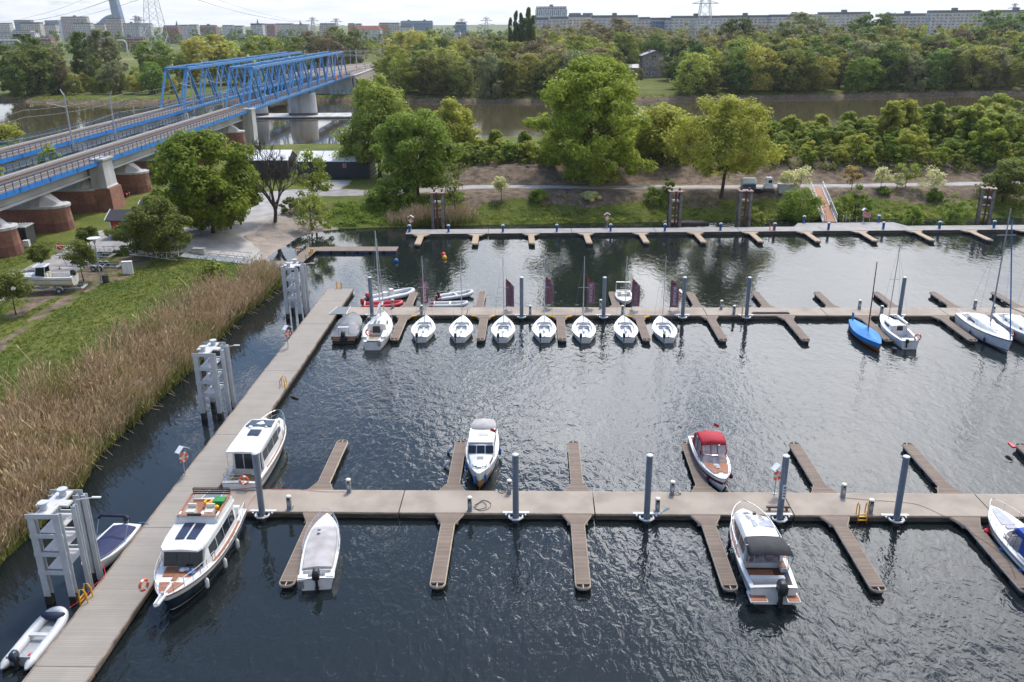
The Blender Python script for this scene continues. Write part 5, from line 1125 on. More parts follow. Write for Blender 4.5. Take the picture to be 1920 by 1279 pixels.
hose('mooring_rope', [(-24.75, 46.9, .7), (-24.5, 47.1, .6), (-24.2, 47.0, .53)], .02, mat('blue_rope', (.1, .3, .5), .7), 'short blue rope tying the stern of the navy-covered boat', 'rope')

# ---- right hand yachts
Bs = boat('covered_sailboat', 'double-ended wooden sailboat fully wrapped in a bright blue cover, brown mast', 'sailboat', 33.25, 83.0, math.pi+.0)
h = Hull(8.0, 2.05, .72, tw=.30, pw=1.9, ex=1., rise=.3, rake=.02, keel=-.3, mid=.5); h.outer(mat('varnished_hull', (.32, .12, .04), .35, (.26, .09, .03), 3), Bs)
q = MB(); rings = []
for t, k in ((.0, .1), (.05, .1), (.15, .2), (.3, .24), (.45, .42), (.55, .62), (.62, .42), (.8, .22), (.93, .1), (.985, .03)):
    w_ = max(h.w(t)*1.05, .08); z = h.z(t); rings.append([(-w_*.97, h.y(t), z-.42), (-w_, h.y(t), z), (-w_*.4, h.y(t), z+k*.55), (0, h.y(t), z+k), (w_*.4, h.y(t), z+k*.55), (w_, h.y(t), z), (w_*.97, h.y(t), z-.42)])
q.loft(rings); q.box((0, -3.85, 1.1), (.09, .4, .9)); q.build('boat_cover', skyc, Bs, 55)
mast(Bs, .5, .8, 7.3, mat('brown_spar', (.15, .045, .025), .4), .07); 
fender((34.9, 79.6, .15), black, 'black ball fender between the blue-covered sailboat and its finger', .22, .46)
Bm = boat('small_yacht', 'small white yacht with brown-edged cockpit and orange ring, right of the blue-covered sailboat', 'sailing yacht', 36.5, 83.9, .0)
h = Hull(7.6, 2.35, .85, tw=.7, pw=1.9, ex=.85, rise=.3, rake=.05, keel=-.3); h.outer(white, Bm); h.outer(maroon, Bm, 'boot_stripe', .42, .47, .012); h.deck(white, Bm, ck=(.08, .37), r=.68, fl=.4, mc=mat('grey_lilac_floor', (.42, .4, .45), .7))
h.panel(mat('brown_coaming', (.3, .10, .045), .5), Bm, .07, .38, .66, .75, 'cockpit_coaming', .07, (1, -1))
c = Cab([(-.95, .86, .75, .85, 1.45), (1.0, .82, .68, .9, 1.42), (2.1, .5, .35, .98, 1.1)], .05); c.build(white, Bm); MB().panel((-.25, -.98, .85), (.35, -.98, .85), (.33, -.98, 1.4), (-.22, -.98, 1.4), -.02).build('companionway', mat('dark_maroon_door', (.04, .015, .025), .4), Bm)
for sd in (-1, 1): c.win(glass, Bm, -.3, .9, .4, .8, sd)
mast(Bm, 1.9, 1.1, 7.9, galv, .05, spread=.5, shrouds=.9, backstay=(0, -3.6, .9)); outboard(Bm, -.35, -3.75, .7, .7); MB().loft([[(x_+.9, y_, 1.5+zz) for x_, zz in ((-.08, -.08), (.08, -.08), (.08, .1), (-.08, .1))] for y_ in (-.6, 2.0)]).build('stowed_boom', white_m, Bm)
h.rail(steel, Bm, .0, .08, .5, .9, bow=False, n=1); ring_on(Bm, (.75, -3.55, 1.15), 'orange-red life ring on the stern of the small white yacht with brown cockpit')
Bb = boat('sailing_yacht', 'large white yacht with dark wedge window and blue furled sail', 'sailing yacht', 45.4, 83.35, math.pi+.02)
h = Hull(8.9, 2.9, 1.15, tw=.78, pw=1.9, ex=.85, rise=.15, rake=.04, keel=-.5)
h.outer(white, Bb); h.outer(navy, Bb, 'sheer_stripe', .94, .97, .014); h.outer(maroon, Bb, 'boot_stripe', .38, .47, .012); h.deck(white, Bb, ck=(.03, .22), r=.6, fl=.6)
c = Cab([(-2.4, 1.0, .85, 1.15, 1.75), (-.6, 1.02, .82, 1.15, 1.78), (1.4, .8, .5, 1.2, 1.5), (2.6, .4, .2, 1.25, 1.32)], .08); c.build(white, Bb)
for sd in (-1, 1): c.win(glass, Bb, -2.2, .9, .35, .85, sd, f0b=.3, f1b=.4, k=5)
c.lid(mat('smoky_hatch4', (.3, .31, .34), .2), Bb, 1.5, 1.95, -.45, .45); mast(Bb, .3, 1.8, 11.3, galv, .085, spread=.9, shrouds=1.3, backstay=(0, -4.3, 1.3)); MB().tube([(0, 4.15, 1.35), (.0, .6, 12.2)], .06, 6).build('furled_genoa', mat('blue_sail_strip', (.03, .16, .36), .6), Bb, True)
h.rail(steel, Bb, .82, .99, .6, .92, n=2, wires=2); h.rail(steel, Bb, .0, .8, .58, .95, bow=False, n=6, wires=2, r=.01, name='guard_wire')
for t, k in ((.45, 'nearer its stern'), (.70, 'nearer its bow')): x_, y_, z_ = h.pt(t, .75, 1, .12); fender(loc2w(Bb, (x_, y_, z_-.3)), mat('dark_blue_fender', (.01, .05, .13), .5), 'dark blue fender between finger and the large white yacht, '+k, .11, .5)
By = boat('sailing_yacht', 'grey-sided yacht with a row of small dark windows at the right edge', 'sailing yacht', 48.95, 83.6, math.pi-.04)
h = Hull(8.6, 2.8, 1.05, tw=.75, pw=1.9, ex=.85, rise=.2, rake=.04, keel=-.5); h.outer(mat('pale_grey_hull', (.45, .47, .51), .3), By); h.outer(white, By, 'sheer_band', .9, 1, .012); h.deck(white, By, ck=(.03, .25), r=.6, fl=.6)
c = Cab([(-2.2, .98, .85, 1.1, 1.6), (1.6, .8, .6, 1.15, 1.5), (2.6, .4, .25, 1.2, 1.3)], .06); c.build(white, By)
for sd in (-1, 1):
    for y_ in (-1.8, -1.1, -.4, .9): c.win(glass, By, y_, y_+.5, .3, .75, sd)
mast(By, .4, 1.5, 10, mat('blue_mast_strip', (.05, .2, .38), .5), .06, spread=.8, shrouds=1.2); MB().tube([(-.2, -4.2, 2.0), (-.1, .2, 2.5)], .05, 6).build('boom', mat('brown_boom', (.2, .07, .04), .4), By); h.rail(steel, By, .8, .99, .6, .92, n=2, wires=2); h.rail(steel, By, .0, .8, .58, .95, bow=False, n=6, wires=2, r=.01, name='guard_wire')
x_, y_, z_ = h.pt(.62, .75, 1, .14); fender(loc2w(By, (x_, y_, z_)), redp, 'red fender on the side of the grey-sided yacht at the right edge', .14, .5)

# ---- buoys in the inner basin
for px, py, m_, lab in ((742.5, 490, bluep, 'blue ball buoy floating below the low boarded jetty'), (831.5, 478, mat('red_orange_buoy', (.75, .08, .02), .4), 'red-orange ball buoy just behind the yellow one'), (833.5, 484, mat('yellow_buoy', (.85, .45, .02), .4), 'yellow ball buoy in front of the red-orange one')):
    x, y = G(px, py, .1); o = MB().sphere((0, 0, 0), .33, 16).cyl((0, 0, .3), .06, .1, 8).build('mooring_buoy', m_, None, True); o.location = (x, y, .16); tag(o, lab, 'buoy')
o = MB().lathe((0, 0, 0), [(.02, -.5), (.12, -.35), (.16, 0), (.10, .35), (.03, .55)], 8).build('floating_log', mat('dark_wood', (.05, .035, .03), .7), None, True); x, y = G(552, 746, .0); o.location = (x, y, .03); o.rotation_euler = (math.pi/2, 0, 1.0); tag(o, 'dark floating tree root beside the boarded pontoon below its yellow ladder', 'driftwood')
o = MB().box((0, 0, .05), (4.0, .32, .08)).box((-.0, .12, .12), (3.8, .05, .06)).box((0, -.12, .12), (3.8, .05, .06)).build('stowed_gangplank', mat('plank_grey', (.17, .14, .13), .8, (.1, .085, .08), 4), None); x, y = G(1445, 588, .5); o.location = (x, y, .5); tag(o, 'narrow dark gangplank lying on the middle pier right of the lone pile', 'gangplank')
o = MB().box((0, 0, .25), (1.5, .16, .12)).box((-.55, 0, .12), (.08, .3, .2)).box((.55, 0, .12), (.08, .3, .2)).build('low_bench', mat('brown_slat', (.13, .08, .06), .7), None); o.location = (gx+.1, YC0+.5, .5); tag(o, 'short dark wooden bench behind the pile with the white notice', 'bench')

# ------------------------------------------------------------------ white steel dolphins beside the boarded pontoon
def hbeam(q, x, y, z0, z1, w=.34, mi=0):
    t = .04; q.bx(x-w/2, x+w/2, y-w/2, y-w/2+t, z0, z1, mi); q.bx(x-w/2, x+w/2, y+w/2-t, y+w/2, z0, z1, mi); q.bx(x-t/2, x+t/2, y-w/2+t, y+w/2-t, z0, z1, mi)
def dolphin(lab, x, y, H=5.75):
    t = thing('mooring_dolphin', lab, 'mooring dolphin', (x, y, 0), 0, 'pale grey steel dolphins along the boarded pontoon')
    for cx_, cy_ in ((-.75, -1.3), (.62, -1.3), (-.75, .9), (.62, .9)): q = MB(); hbeam(q, cx_, cy_, -2, H-.15, .36); q.build('pile_column', dolw, t)
    q = MB(); q.bx(-.5, .36, -1.48, 1.08, H-.15, H-.03); q.bx(-.95, .82, -.5, .1, H-.17, H-.05); o = q.build('top_plate', rust, t)
    for a in (-1.52, 1.08): q = MB(); q.bx(-.97, .84, a, a+.04, H-.28, H); q.build('plate_edge', dolw, o)
    for k in range(3):
        z = H-1.35-k*1.15; q = MB(); q.bx(-.62, .5, -1.2, .8, z, z+.05); o = q.build('shelf', rust, t)
        for a in (-1.5, 1.02): q = MB(); q.bx(-.95, .82, a, a+.08, z-.14, z+.1); q.build('shelf_beam', dolw, o)
        q = MB(); q.lathe((-.2, .1, z+.05), [(.15, 0), (.13, .2), (.22, .24), (.2, .3)], 12); q.build('shelf_bollard', dolw, o, True)
    for p in ((-.25, -.9), (.05, .55)): MB().lathe((p[0], p[1], H-.03), [(.2, 0), (.17, .3), (.28, .35), (.27, .42), (.01, .44)], 16).build('mooring_bollard', dolw, t, True)
    for yy in (-.2, .95): q = MB(); hbeam(q, .98, yy, -1.5, H-.2, .26); q.build('fender_rail', dolw, t)
    q = MB(); q.tube([(.9, .2, H-.1), (1.9, .25, H+.02)], .035, 5); q.box((2.05, .25, H+.03), (.5, .14, .06)); q.build('light_arm', pilecap, t)
    for cx_, cy_ in ((-.75, -1.3), (.62, -1.3), (-.75, .9), (.62, .9)): q = MB(); q.bx(cx_-.185, cx_+.185, cy_-.185, cy_+.185, -1, .55); q.build('tide_stain', mat('rust_tide', (.05, .04, .03), .8, (.025, .022, .018), 3), t)
    return t
dolphin('nearest pale grey steel dolphin, between the grey dinghy and navy-covered boat', -25.95, 41.05)
dolphin('middle pale grey steel dolphin, left of the boarded pontoon above the white cruiser', -25.95, 65.0)
dolphin('farthest pale grey steel dolphin, in front of the red rowing boat and low jetty', -25.95, 90.6)

# ------------------------------------------------------------------ rusty dolphins behind the far pier
def rdolphin(lab, px, py, rz=0, H=5.6, pale=False):
    x, y = G(px, py, 0); t = thing('rusty_dolphin', lab, 'mooring dolphin', (x, y, 0), rz, 'rusty steel dolphins behind the far pier')
    browns = [mat('rust_brown', (.13, .10, .085), .8, (.06, .045, .04), 1.4), mat('weathered_column', (.26, .24, .22), .8, (.15, .11, .09), 1.2)]
    for i, (cx_, cy_) in enumerate(((-.85, -.55), (.75, -.55), (-.85, .75), (.75, .75))): q = MB(); q.bx(cx_-.2, cx_+.2, cy_-.2, cy_+.2, -2, H-.12); q.build('column', browns[1 if (i < 2 or pale) else 0], t)
    q = MB(); q.bx(-1.15, 1.05, -.85, 1.05, H-.12, H); q.build('top_plate', mat('pale_rust_plate', (.36, .26, .21), .8, (.2, .12, .1), 2), t)
    for k in range(3): z = H-1.6-1.25*k; q = MB(); q.bx(-.62, .52, -.7, .9, z, z+.10); q.build('cross_shelf', browns[0] if k else rust, t)
    q = MB(); q.bx(-.22, .02, -.98, -.76, -1, H+.05); q.build('fender_rail', mat('maroon_rail', (.13, .018, .03), .6), t)
    for p in (-.6, .6): MB().lathe((p, .35, H), [(.15, 0), (.13, .25), (.22, .3), (.2, .36)], 10).build('mooring_bollard', browns[0], t, True)
    MB().sphere((-.1, -.85, H+.12), .13, 8).build('light', white_m, t, True)
    return t
rdolphin('leftmost rusty dolphin near the big tree at the left end of the far pier', 823, 427)
rdolphin('rusty dolphin with a low wooden raft at its foot, behind the far pier', 1264, 425)
rdolphin('paler rusty dolphin with grey columns below the tank truck', 1393, 424, 0, 5.6, True)
rdolphin('rightmost rusty dolphin with dark red rails, behind the far pier', 1843, 419, -.35)
x, y = G(1290, 418, .1); o = MB().prism([(-4.2, -.6), (3.2, -.8), (1.8, 1.2), (-3.6, 1.0)], -.1, .32).build('wooden_raft', mat('raft_boards', (.15, .11, .09), .85, (.08, .06, .05), 1.5), None); o.location = (x, y, 0); tag(o, 'low brown wooden raft floating behind the far pier at the foot of a rusty dolphin', 'raft')

# ------------------------------------------------------------------ gangway and landing on the right
gx0, gy0 = G(1530, 352, 3.3); gx1, gy1 = G(1556, 417, .5)
gw = thing('gangway', 'white-railed sloping gangway with orange-brown deck going down to the far pier', 'gangway', (0, 0, 0))
A = Vector((gx0, gy0, 3.35)); Bv = Vector((gx1, gy1, .62)); dv = (Bv-A).normalized(); sv = Vector((0, 0, 1)).cross(dv).normalized()*1.0
MB().loft([[p-sv, p+sv, p+sv-Vector((0, 0, .12)), p-sv-Vector((0, 0, .12))] for p in (A, Bv)]).build('gangway_deck', mat('orange_brown_deck', (.36, .15, .07), .7, (.28, .11, .05), 3), gw)
for sgn in (-1, 1):
    q = MB(); 
    for hh in (.35, .7, 1.1): q.tube([A+sv*sgn+Vector((0, 0, hh)), Bv+sv*sgn+Vector((0, 0, hh))], .045 if hh > 1 else .025, 6)
    for k in range(13): p = A.lerp(Bv, k/12)+sv*sgn; q.tube([p, p+Vector((0, 0, 1.1))], .03, 5)
    q.tube([A+sv*sgn-Vector((0, 0, .08)), Bv+sv*sgn-Vector((0, 0, .08))], .12, 6); q.build('railing', white_m, gw)
for i, px in enumerate((1545.5, 1549, 1580, 1585.5, 1592.5, 1606)):
    x, y = G(px, 417-(i % 2), .5); o = MB().cyl((0, 0, 0), .05, 1.15 if i != 5 else .8, 8).box((0, 0, 1.15 if i != 5 else .8), (.12, .12, .04)).build('post', galv); o.location = (x, y, .46); tag(o, 'thin grey post on the landing deck, number %s from the left around the gangway foot' % ('one', 'two', 'three', 'four', 'five', 'six')[i], 'post', 'posts on the landing deck')
x, y = G(1624, 417, .5); sg = thing('information_board', 'small pink and red information board on two legs on the landing deck', 'sign', (x, y, .46)); MB().cyl((-.45, 0, 0), .035, 1.5, 6).cyl((.45, 0, 0), .035, 1.5, 6).build('leg', galv, sg); MB().box((0, -.05, 1.2), (1.15, .04, .7)).build('board', mat('pink_board', (.55, .3, .36), .5, (.4, .1, .12), 6), sg)

# ------------------------------------------------------------------ low jetty by the beach
J = thing('low_jetty', 'low brown boarded jetty with blue floats by the little beach', 'jetty')
q = MB(); q.bx(-30.3, -19.1, 117.6, 120.0, .3, .42); q.build('outer_deck', boards_x, J)
q = MB(); q.prism([(-32.6, 111.6), (-30.6, 111.8), (-30.2, 119.8), (-32.0, 119.8)], .3, .415); q.build('link_deck', boards_x, J)
q = MB(); q.prism([(-37.6, 110.0), (-30.7, 110.0), (-30.7, 112.1), (-37.8, 112.3)], .3, .42); q.build('shore_deck', boards_x, J)
for k in range(6): q = MB(); q.bx(-29.9+1.85*k, -28.4+1.85*k, 117.5, 119.9, -.25, .29); q.build('blue_float', mat('float_blue', (.02, .06, .15), .5, (.012, .02, .04), 2), J)
q = MB()
for x_, y_ in ((-31.9, 118), (-30.5, 115.5), (-31.2, 119.9), (-30.4, 112.5), (-32.2, 115)): q.cyl((x_, y_, -.5), .05, 1.6, 6)
q.build('jetty_posts', mat('dark_post', (.06, .055, .05), .6), J)
for px, py, lab in ((580.5, 479, 'left yellow post on the low jetty'), (586, 474, 'right yellow post on the low jetty')): x, y = G(px, py, .4); o = MB().cyl((0, 0, 0), .11, .55, 10).lathe((0, 0, .55), [(.15, 0), (.12, .05), (.02, .07)], 10).build('yellow_post', yellow); o.location = (x, y, .42); tag(o, lab, 'post', 'yellow posts on the jetty')
x, y = G(558, 476, .4); life_ring((x, y, 1.0), -.4, 'orange life ring hanging at the shore side of the low jetty')
o = MB().cyl((0, 0, 0), .03, 1.3, 6).build('ring_post', galv); o.location = (x, y+.1, 0); tag(o, 'thin post carrying the life ring at the shore side of the low jetty', 'post')
Rb = boat('rowing_boat', 'small red rowing boat with white gunwale beside the low jetty', 'rowing boat', -33.1, 109.1, -1.5); h = Hull(4.4, 1.5, .5, tw=.75, pw=2.2, rise=.3, keel=-.1); h.outer(mat('red_hull', (.50, .015, .03), .35), Rb); h.deck(pilecap, Rb, ck=(.06, .85), r=.86, fl=.15, mc=mat('grey_bottom', (.4, .4, .42), .6))
for y_ in (-1, .3): MB().box((0, y_, .38), (1.3, .22, .04)).build('thwart', pilecap, Rb)
# gangway from land to jetty
A = Vector((-46.2, 110.3, 1.75)); Bv = Vector((-37.4, 111.2, .48)); dv = (Bv-A).normalized(); sv = Vector((0, 0, 1)).cross(dv).normalized()*1.15
gw = thing('gangway', 'grey galvanised grating gangway with truss railing from the bank to the low jetty', 'gangway')
MB().loft([[p-sv, p+sv, p+sv-Vector((0, 0, .1)), p-sv-Vector((0, 0, .1))] for p in (A, Bv)]).build('gangway_deck', mat('grating', (.27, .30, .33), .5, (.2, .23, .25), 8), gw)
for sgn in (-1, 1):
    q = MB(); q.tube([A+sv*sgn+Vector((0, 0, .95)), Bv+sv*sgn+Vector((0, 0, .95))], .04, 5)
    for k in range(8):
        p = A.lerp(Bv, k/8)+sv*sgn; p2 = A.lerp(Bv, (k+.5)/8)+sv*sgn+Vector((0, 0, .95)); p3 = A.lerp(Bv, (k+1)/8)+sv*sgn; q.tube([p, p2, p3], .028, 5)
    q.tube([A+sv*sgn, Bv+sv*sgn], .06, 5); q.build('railing', galv, gw)
o = MB().box((0, 0, .4), (1.6, .9, .8)).build('concrete_block', mat('block_concrete', (.42, .41, .38), .9)); x, y = G(373, 474, 1.6); o.location = (x, y, 1.45); tag(o, 'pale concrete block at the landward end of the grating gangway', 'block')
o = MB().sphere((0, 0, 0), .35, 10).cyl((0, 0, .3), .15, .12, 8).build('blue_barrel', mat('pale_blue_plastic', (.3, .45, .6), .5), None, True); x, y = G(437, 512, .3); o.location = (x, y, .35); tag(o, 'pale blue plastic drum under the grating gangway in the reeds', 'drum')
for px, py, lab in ((621, 422, 'old black tyre standing at the waterline below the shrubs'), (640, 424, 'old black tyre lying low beside the other at the waterline')): x, y = G(px, py, .25); o = MB().torus((0, 0, 0), .35, .14, (.3, -1, .3)).build('tyre', black, None, True); o.location = (x, y, .35); tag(o, lab, 'tyre')
# ------------------------------------------------------------------ railway bridges
blue = mat('bridge_blue', (.06, .24, .53), .45, (.065, .19, .38), .9, contrast=(.25, .6), detail=8); blued = mat('bridge_blue_dark', (.02, .10, .22), .5, (.015, .08, .18), .8); bluev = mat('vivid_blue_fascia', (.012, .20, .62), .45, (.01, .16, .5), .8)
bconc = mat('bridge_concrete', (.48, .49, .50), .85, (.31, .305, .30), .5, bump=.2, stretch=(1, .3, .6), contrast=(.25, .6), detail=8); tanc = mat('tan_cable_trough', (.33, .26, .20), .8); ballast = mat('ballast', (.115, .085, .07), .95, (.07, .052, .043), 3, bump=.5); railst = mat('rail_steel', (.14, .085, .065), .5)
whitec = mat('white_pier_render', (.50, .51, .52), .85, (.31, .30, .29), .45, stretch=(1, 1, .35), bump=.15, detail=9, contrast=(.3, .6))
BA = .0345; BZ = 9.75
def b2w(x, y): return (-65.2+x*math.cos(BA)-y*math.sin(BA), x*math.sin(BA)+y*math.cos(BA))
def bridge(lab, ox):
    x0, y0 = b2w(ox, 0); t = thing('railway_bridge', lab, 'railway bridge', (x0, y0, 0), BA)
    Y0, Y1, Y2 = 40, 233, 387
    q = MB(); q.bx(-6.7, -1.2, Y0, Y1, 8.75, 9.45); q.bx(-7.0, -.95, Y0, Y1, 9.2, 9.6); q.build('deck_slab', bconc, t)
    for k, (a, b_) in enumerate(zip([40, 110, 140, 171, 202], [109.9, 139.9, 170.9, 201.9, 232])):
        q = MB(); q.bx(-6.1, -1.9, a+.2, b_-.2, 7.35, 8.75); q.bx(-6.4, -1.55, a+.2, b_-.2, 7.05, 7.4); q.build('girder', bconc, t)
    for x_ in (-.95+.95/2, -7.4):
        q = MB(); q.bx(x_-.48, x_+.42, Y0, Y1, 9.6, 9.66); q.build('walkway', mat('walkway_grating', (.16, .13, .12), .8, (.11, .09, .08), 2), t)
    for k in range(23):
        a = Y0+k*8.4; q = MB(); q.bx(-.02, .05, a+.12, a+8.2, 8.98, 9.66); q.build('fascia_beam', bluev, t)
    q = MB(); q.bx(-7.95, -7.88, Y0, Y1, 9.2, 9.66); q.build('fascia_beam', blued, t)
    q = MB(); q.bx(-5.9, -2.1, Y0, Y1+2, 9.6, 9.72); q.bx(-5.9, -2.1, Y1+2, Y2+14, 9.3, 9.55); q.build('ballast_bed', ballast, t)
    for x_ in (-4.75, -3.25): q = MB(); q.bx(x_-.04, x_+.04, Y0, Y2+60, 9.72, 9.88); q.build('rail', railst, t)
    q = MB(); q.bx(-1.75, -1.25, Y0, Y1, 9.6, 10.02); q.build('cable_trough', tanc, t)
    q = MB(); q.bx(-6.6, -6.2, Y0, Y1, 9.6, 9.9); q.build('cable_trough', mat('pale_kerb', (.36, .345, .33), .8), t)
    def railing(x_, a, b_, m_=blued, z=9.66, h_=1.15):
        q = MB(); n_ = int((b_-a)/1.9)
        for k in range(n_+1): y = a+(b_-a)*k/n_; q.bx(x_-.045, x_+.045, y-.045, y+.045, z-.45, z+h_)
        for hh in (.4, .78, h_): q.bx(x_-.025, x_+.025, a, b_, z+hh-.03, z+hh+.03)
        q.build('railing', m_, t)
    railing(.02, Y0, Y1-1); railing(-7.9, Y0, Y1-1); railing(.05, Y1+1, Y2, blued); railing(-8.1, Y1+1, Y2, blued)
    # truss
    q = MB(); q.bx(-.8, .02, Y1+.5, Y2, 9.45, 9.6); q.bx(.0, .06, Y1+.5, Y2, 9.1, 9.62); q.build('truss_walkway', blue, t)
    NP = 10; pl = (Y2-Y1)/NP; zt = 19.3; zb = 9.35
    for x_ in (-1.3, -7.2):
        q = MB(); q.bx(x_-.28, x_+.28, Y1, Y2, 8.6, zb+.35); q.build('bottom_chord', blue, t)
        q = MB(); q.bx(x_-.3, x_+.3, Y1+pl/2-.5, Y2-pl/2+.5, zt-.35, zt+.35); q.build('top_chord', blue, t)
        for k in range(NP):
            yb, ym, yc = Y1+k*pl, Y1+(k+.5)*pl, Y1+(k+1)*pl
            for a, b_ in (((yb+.3), ym-.3), ((yc-.3), ym+.3)):
                w_ = .34 if (k == 0 and a < b_) or (k == NP-1 and a > b_) else .25
                q = MB(); q.loft([[(x_+sx*.2, a+sy*w_, zb+.3) for sx, sy in ((-1, -1), (1, -1), (1, 1), (-1, 1))], [(x_+sx*.2, b_+sy*w_, zt-.3) for sx, sy in ((-1, -1), (1, -1), (1, 1), (-1, 1))]]); q.build('truss_diagonal', blue, t)
    for k in range(NP+1):
        y = Y1+k*pl; q = MB(); q.bx(-7.0, -1.5, y-.2, y+.2, 8.7, 9.3); q.build('floor_beam', blue, t)
    for k in range(NP):
        y = Y1+(k+.5)*pl; q = MB(); q.bx(-7.0, -1.5, y-.22, y+.22, zt-.1, zt+.3); q.build('top_strut', blue if k not in (0, NP-1) else blue, t)
    q = MB()
    for k in range(NP-1):
        y = Y1+(k+.5)*pl; q.loft([[(-7.0, y-.08, zt), (-7.0, y+.08, zt), (-7.0, y+.08, zt+.15), (-7.0, y-.08, zt+.15)], [(-1.5, y+pl/2-.08, zt), (-1.5, y+pl/2+.08, zt), (-1.5, y+pl/2+.08, zt+.15), (-1.5, y+pl/2-.08, zt+.15)]]); q.loft([[(-7.0, y+pl-.08, zt), (-7.0, y+pl+.08, zt), (-7.0, y+pl+.08, zt+.15), (-7.0, y+pl-.08, zt+.15)], [(-1.5, y+pl/2-.08, zt), (-1.5, y+pl/2+.08, zt), (-1.5, y+pl/2+.08, zt+.15), (-1.5, y+pl/2-.08, zt+.15)]])
    q.build('wind_bracing', mat('pale_blue_bracing', (.30, .42, .58), .5), t)
    q = MB(); q.box((-1.3, (Y1+Y2)/2, 8.0), (.7, 1.4, 1.1)).box((-7.2, (Y1+Y2)/2, 8.0), (.7, 1.4, 1.1)); q.build('bearing', blue, t)
    return t
bridge('nearer blue steel truss railway bridge with white girder approach and blue railings', 0)
bridge('farther parallel blue truss railway bridge behind the nearer one', -17.0)
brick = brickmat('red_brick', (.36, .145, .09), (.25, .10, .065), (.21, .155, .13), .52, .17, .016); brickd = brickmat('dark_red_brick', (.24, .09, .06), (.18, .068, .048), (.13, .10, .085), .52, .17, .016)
def stadium(x0, x1, w_, n_=8):
    r = w_/2; P = [(x0+r, -r)]+[(x1-r*1.1*(1-math.sin(a)) , r*(-math.cos(a))) for a in np.linspace(0, math.pi, n_+1)]+[(x0+r, r)]
    return P
def brick_pier(lab, y, w_=4.4, x1=.6, pylon=False, zt=5.0, z0=0.6):
    wx, wy = b2w(0, y); t = thing('brick_bridge_pier', lab, 'bridge pier', (wx, wy, 0), BA, 'brick piers under the railway bridges')
    def ring(z, grow): return [(px_+(grow if px_ > x1-w_ else 0), py_*(1+2*grow/w_), z) for px_, py_ in stadium(-27, x1, w_)]
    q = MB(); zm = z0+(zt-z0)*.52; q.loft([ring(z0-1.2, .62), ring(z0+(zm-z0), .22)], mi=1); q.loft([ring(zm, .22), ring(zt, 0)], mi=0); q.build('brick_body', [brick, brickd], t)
    q = MB(); q.loft([ring(zt, .22), ring(zt+.35, .22)]); q.build('stone_cap', whitec, t)
    q = MB()
    def sec(xx, hh, ww): return [(xx, -ww/2, zt+.35), (xx, -ww*.28, zt+.35+hh), (xx, ww*.28, zt+.35+hh), (xx, ww/2, zt+.35)]
    q.loft([sec(-26, 1.7, w_*.9), sec(x1-3.2, 1.7, w_*.9), sec(x1-1.2, .25, w_*.5), sec(x1-.9, .05, w_*.3)]); q.build('sloped_top', whitec, t)
    if pylon:
        q = MB(); q.loft([[(sx, sy, z) for sx, sy in ((-1.6, -2.0), (.75+d, -1.9-d), (.75+d, 1.9+d), (-1.6, 2.0))] for z, d in ((zt+.3, .25), (zt+.6, .1), (9.3, -.15), (9.7, .15), (9.95, .15))]); q.build('white_pylon', whitec, t)
        q = MB(); q.loft([[(-2, -2.6, z), (1.3+d, -2.2-d, z), (1.3+d, 2.2+d, z), (-2, 2.6, z)] for z, d in ((-.5, .45), (zt+.2, 0))]); q.build('brick_corner', brick, t)
    return t
names = ['at the left edge beside the dark cabin', 'second from the camera, above the bare gravel', 'third from the camera, carrying the white pylon', 'fourth from the camera, behind the dark red car', 'fifth, just left of the round green maple', 'sixth, behind the top of the round maple', 'seventh, behind the maple crown', 'eighth, nearest the river by the bare tree']
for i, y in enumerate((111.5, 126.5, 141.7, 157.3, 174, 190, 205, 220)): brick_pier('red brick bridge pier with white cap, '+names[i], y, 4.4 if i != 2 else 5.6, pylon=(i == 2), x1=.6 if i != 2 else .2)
def wpier(lab, ox, y, w_, L_, z0, z1, plinth=True):
    wx, wy = b2w(ox, y); t = thing('white_bridge_pier', lab, 'bridge pier', (wx, wy, 0), BA)
    P = [(-L_/2*a, b_) for a, b_ in ()]; n_ = 8; r = w_/2; pts = [(L_/2-r+r*math.cos(a), r*math.sin(a)) for a in np.linspace(-math.pi/2, math.pi/2, n_)]+[(-L_/2+r+r*math.cos(a), r*math.sin(a)) for a in np.linspace(math.pi/2, 1.5*math.pi, n_)]
    MB().loft([[(a*s_, b_*s_, z) for a, b_ in pts] for z, s_ in ((z0+.9, 1.03), (z1, .97))]).build('pier_body', whitec, t, 30)
    if plinth: MB().loft([[(a*s_, b_*s_, z) for a, b_ in pts] for z, s_ in ((z0-1.5, 1.07), (z0+.9, 1.045))]).build('stone_plinth', mat('brown_stone', (.17, .13, .12), .8, (.12, .09, .08), 1), t, 30)
    return t
wpier('white rounded river pier under the middle of the nearer truss bridge', -4.2, 310, 4.2, 9.6, .5, 7.9)
wpier('white rounded river pier of the farther truss bridge', -21.3, 310, 4.2, 9.6, .5, 7.9)
for ox, lab in ((-4.2, 'white pier at the river end of the approach of the nearer bridge'), (-21.2, 'white pier at the river end of the approach of the farther bridge')): wpier(lab, ox, 231.5, 4, 9.2, 0.4, 8.6, False)
wx, wy = b2w(0, 229.5); o = MB().loft([[(sx, sy, z) for sx, sy in ((-1.6, -2.), (.9, -1.8), (.9, 1.8), (-1.6, 2.))] for z in (-.5, 9.6)]).box((-.35, 0, 9.75), (2.8, 4.2, .3)).build('white_pylon', whitec); o.location = (wx, wy, 0); o.rotation_euler = (0, 0, BA); tag(o, 'white square pylon at the river bank where the nearer truss starts', 'pylon')
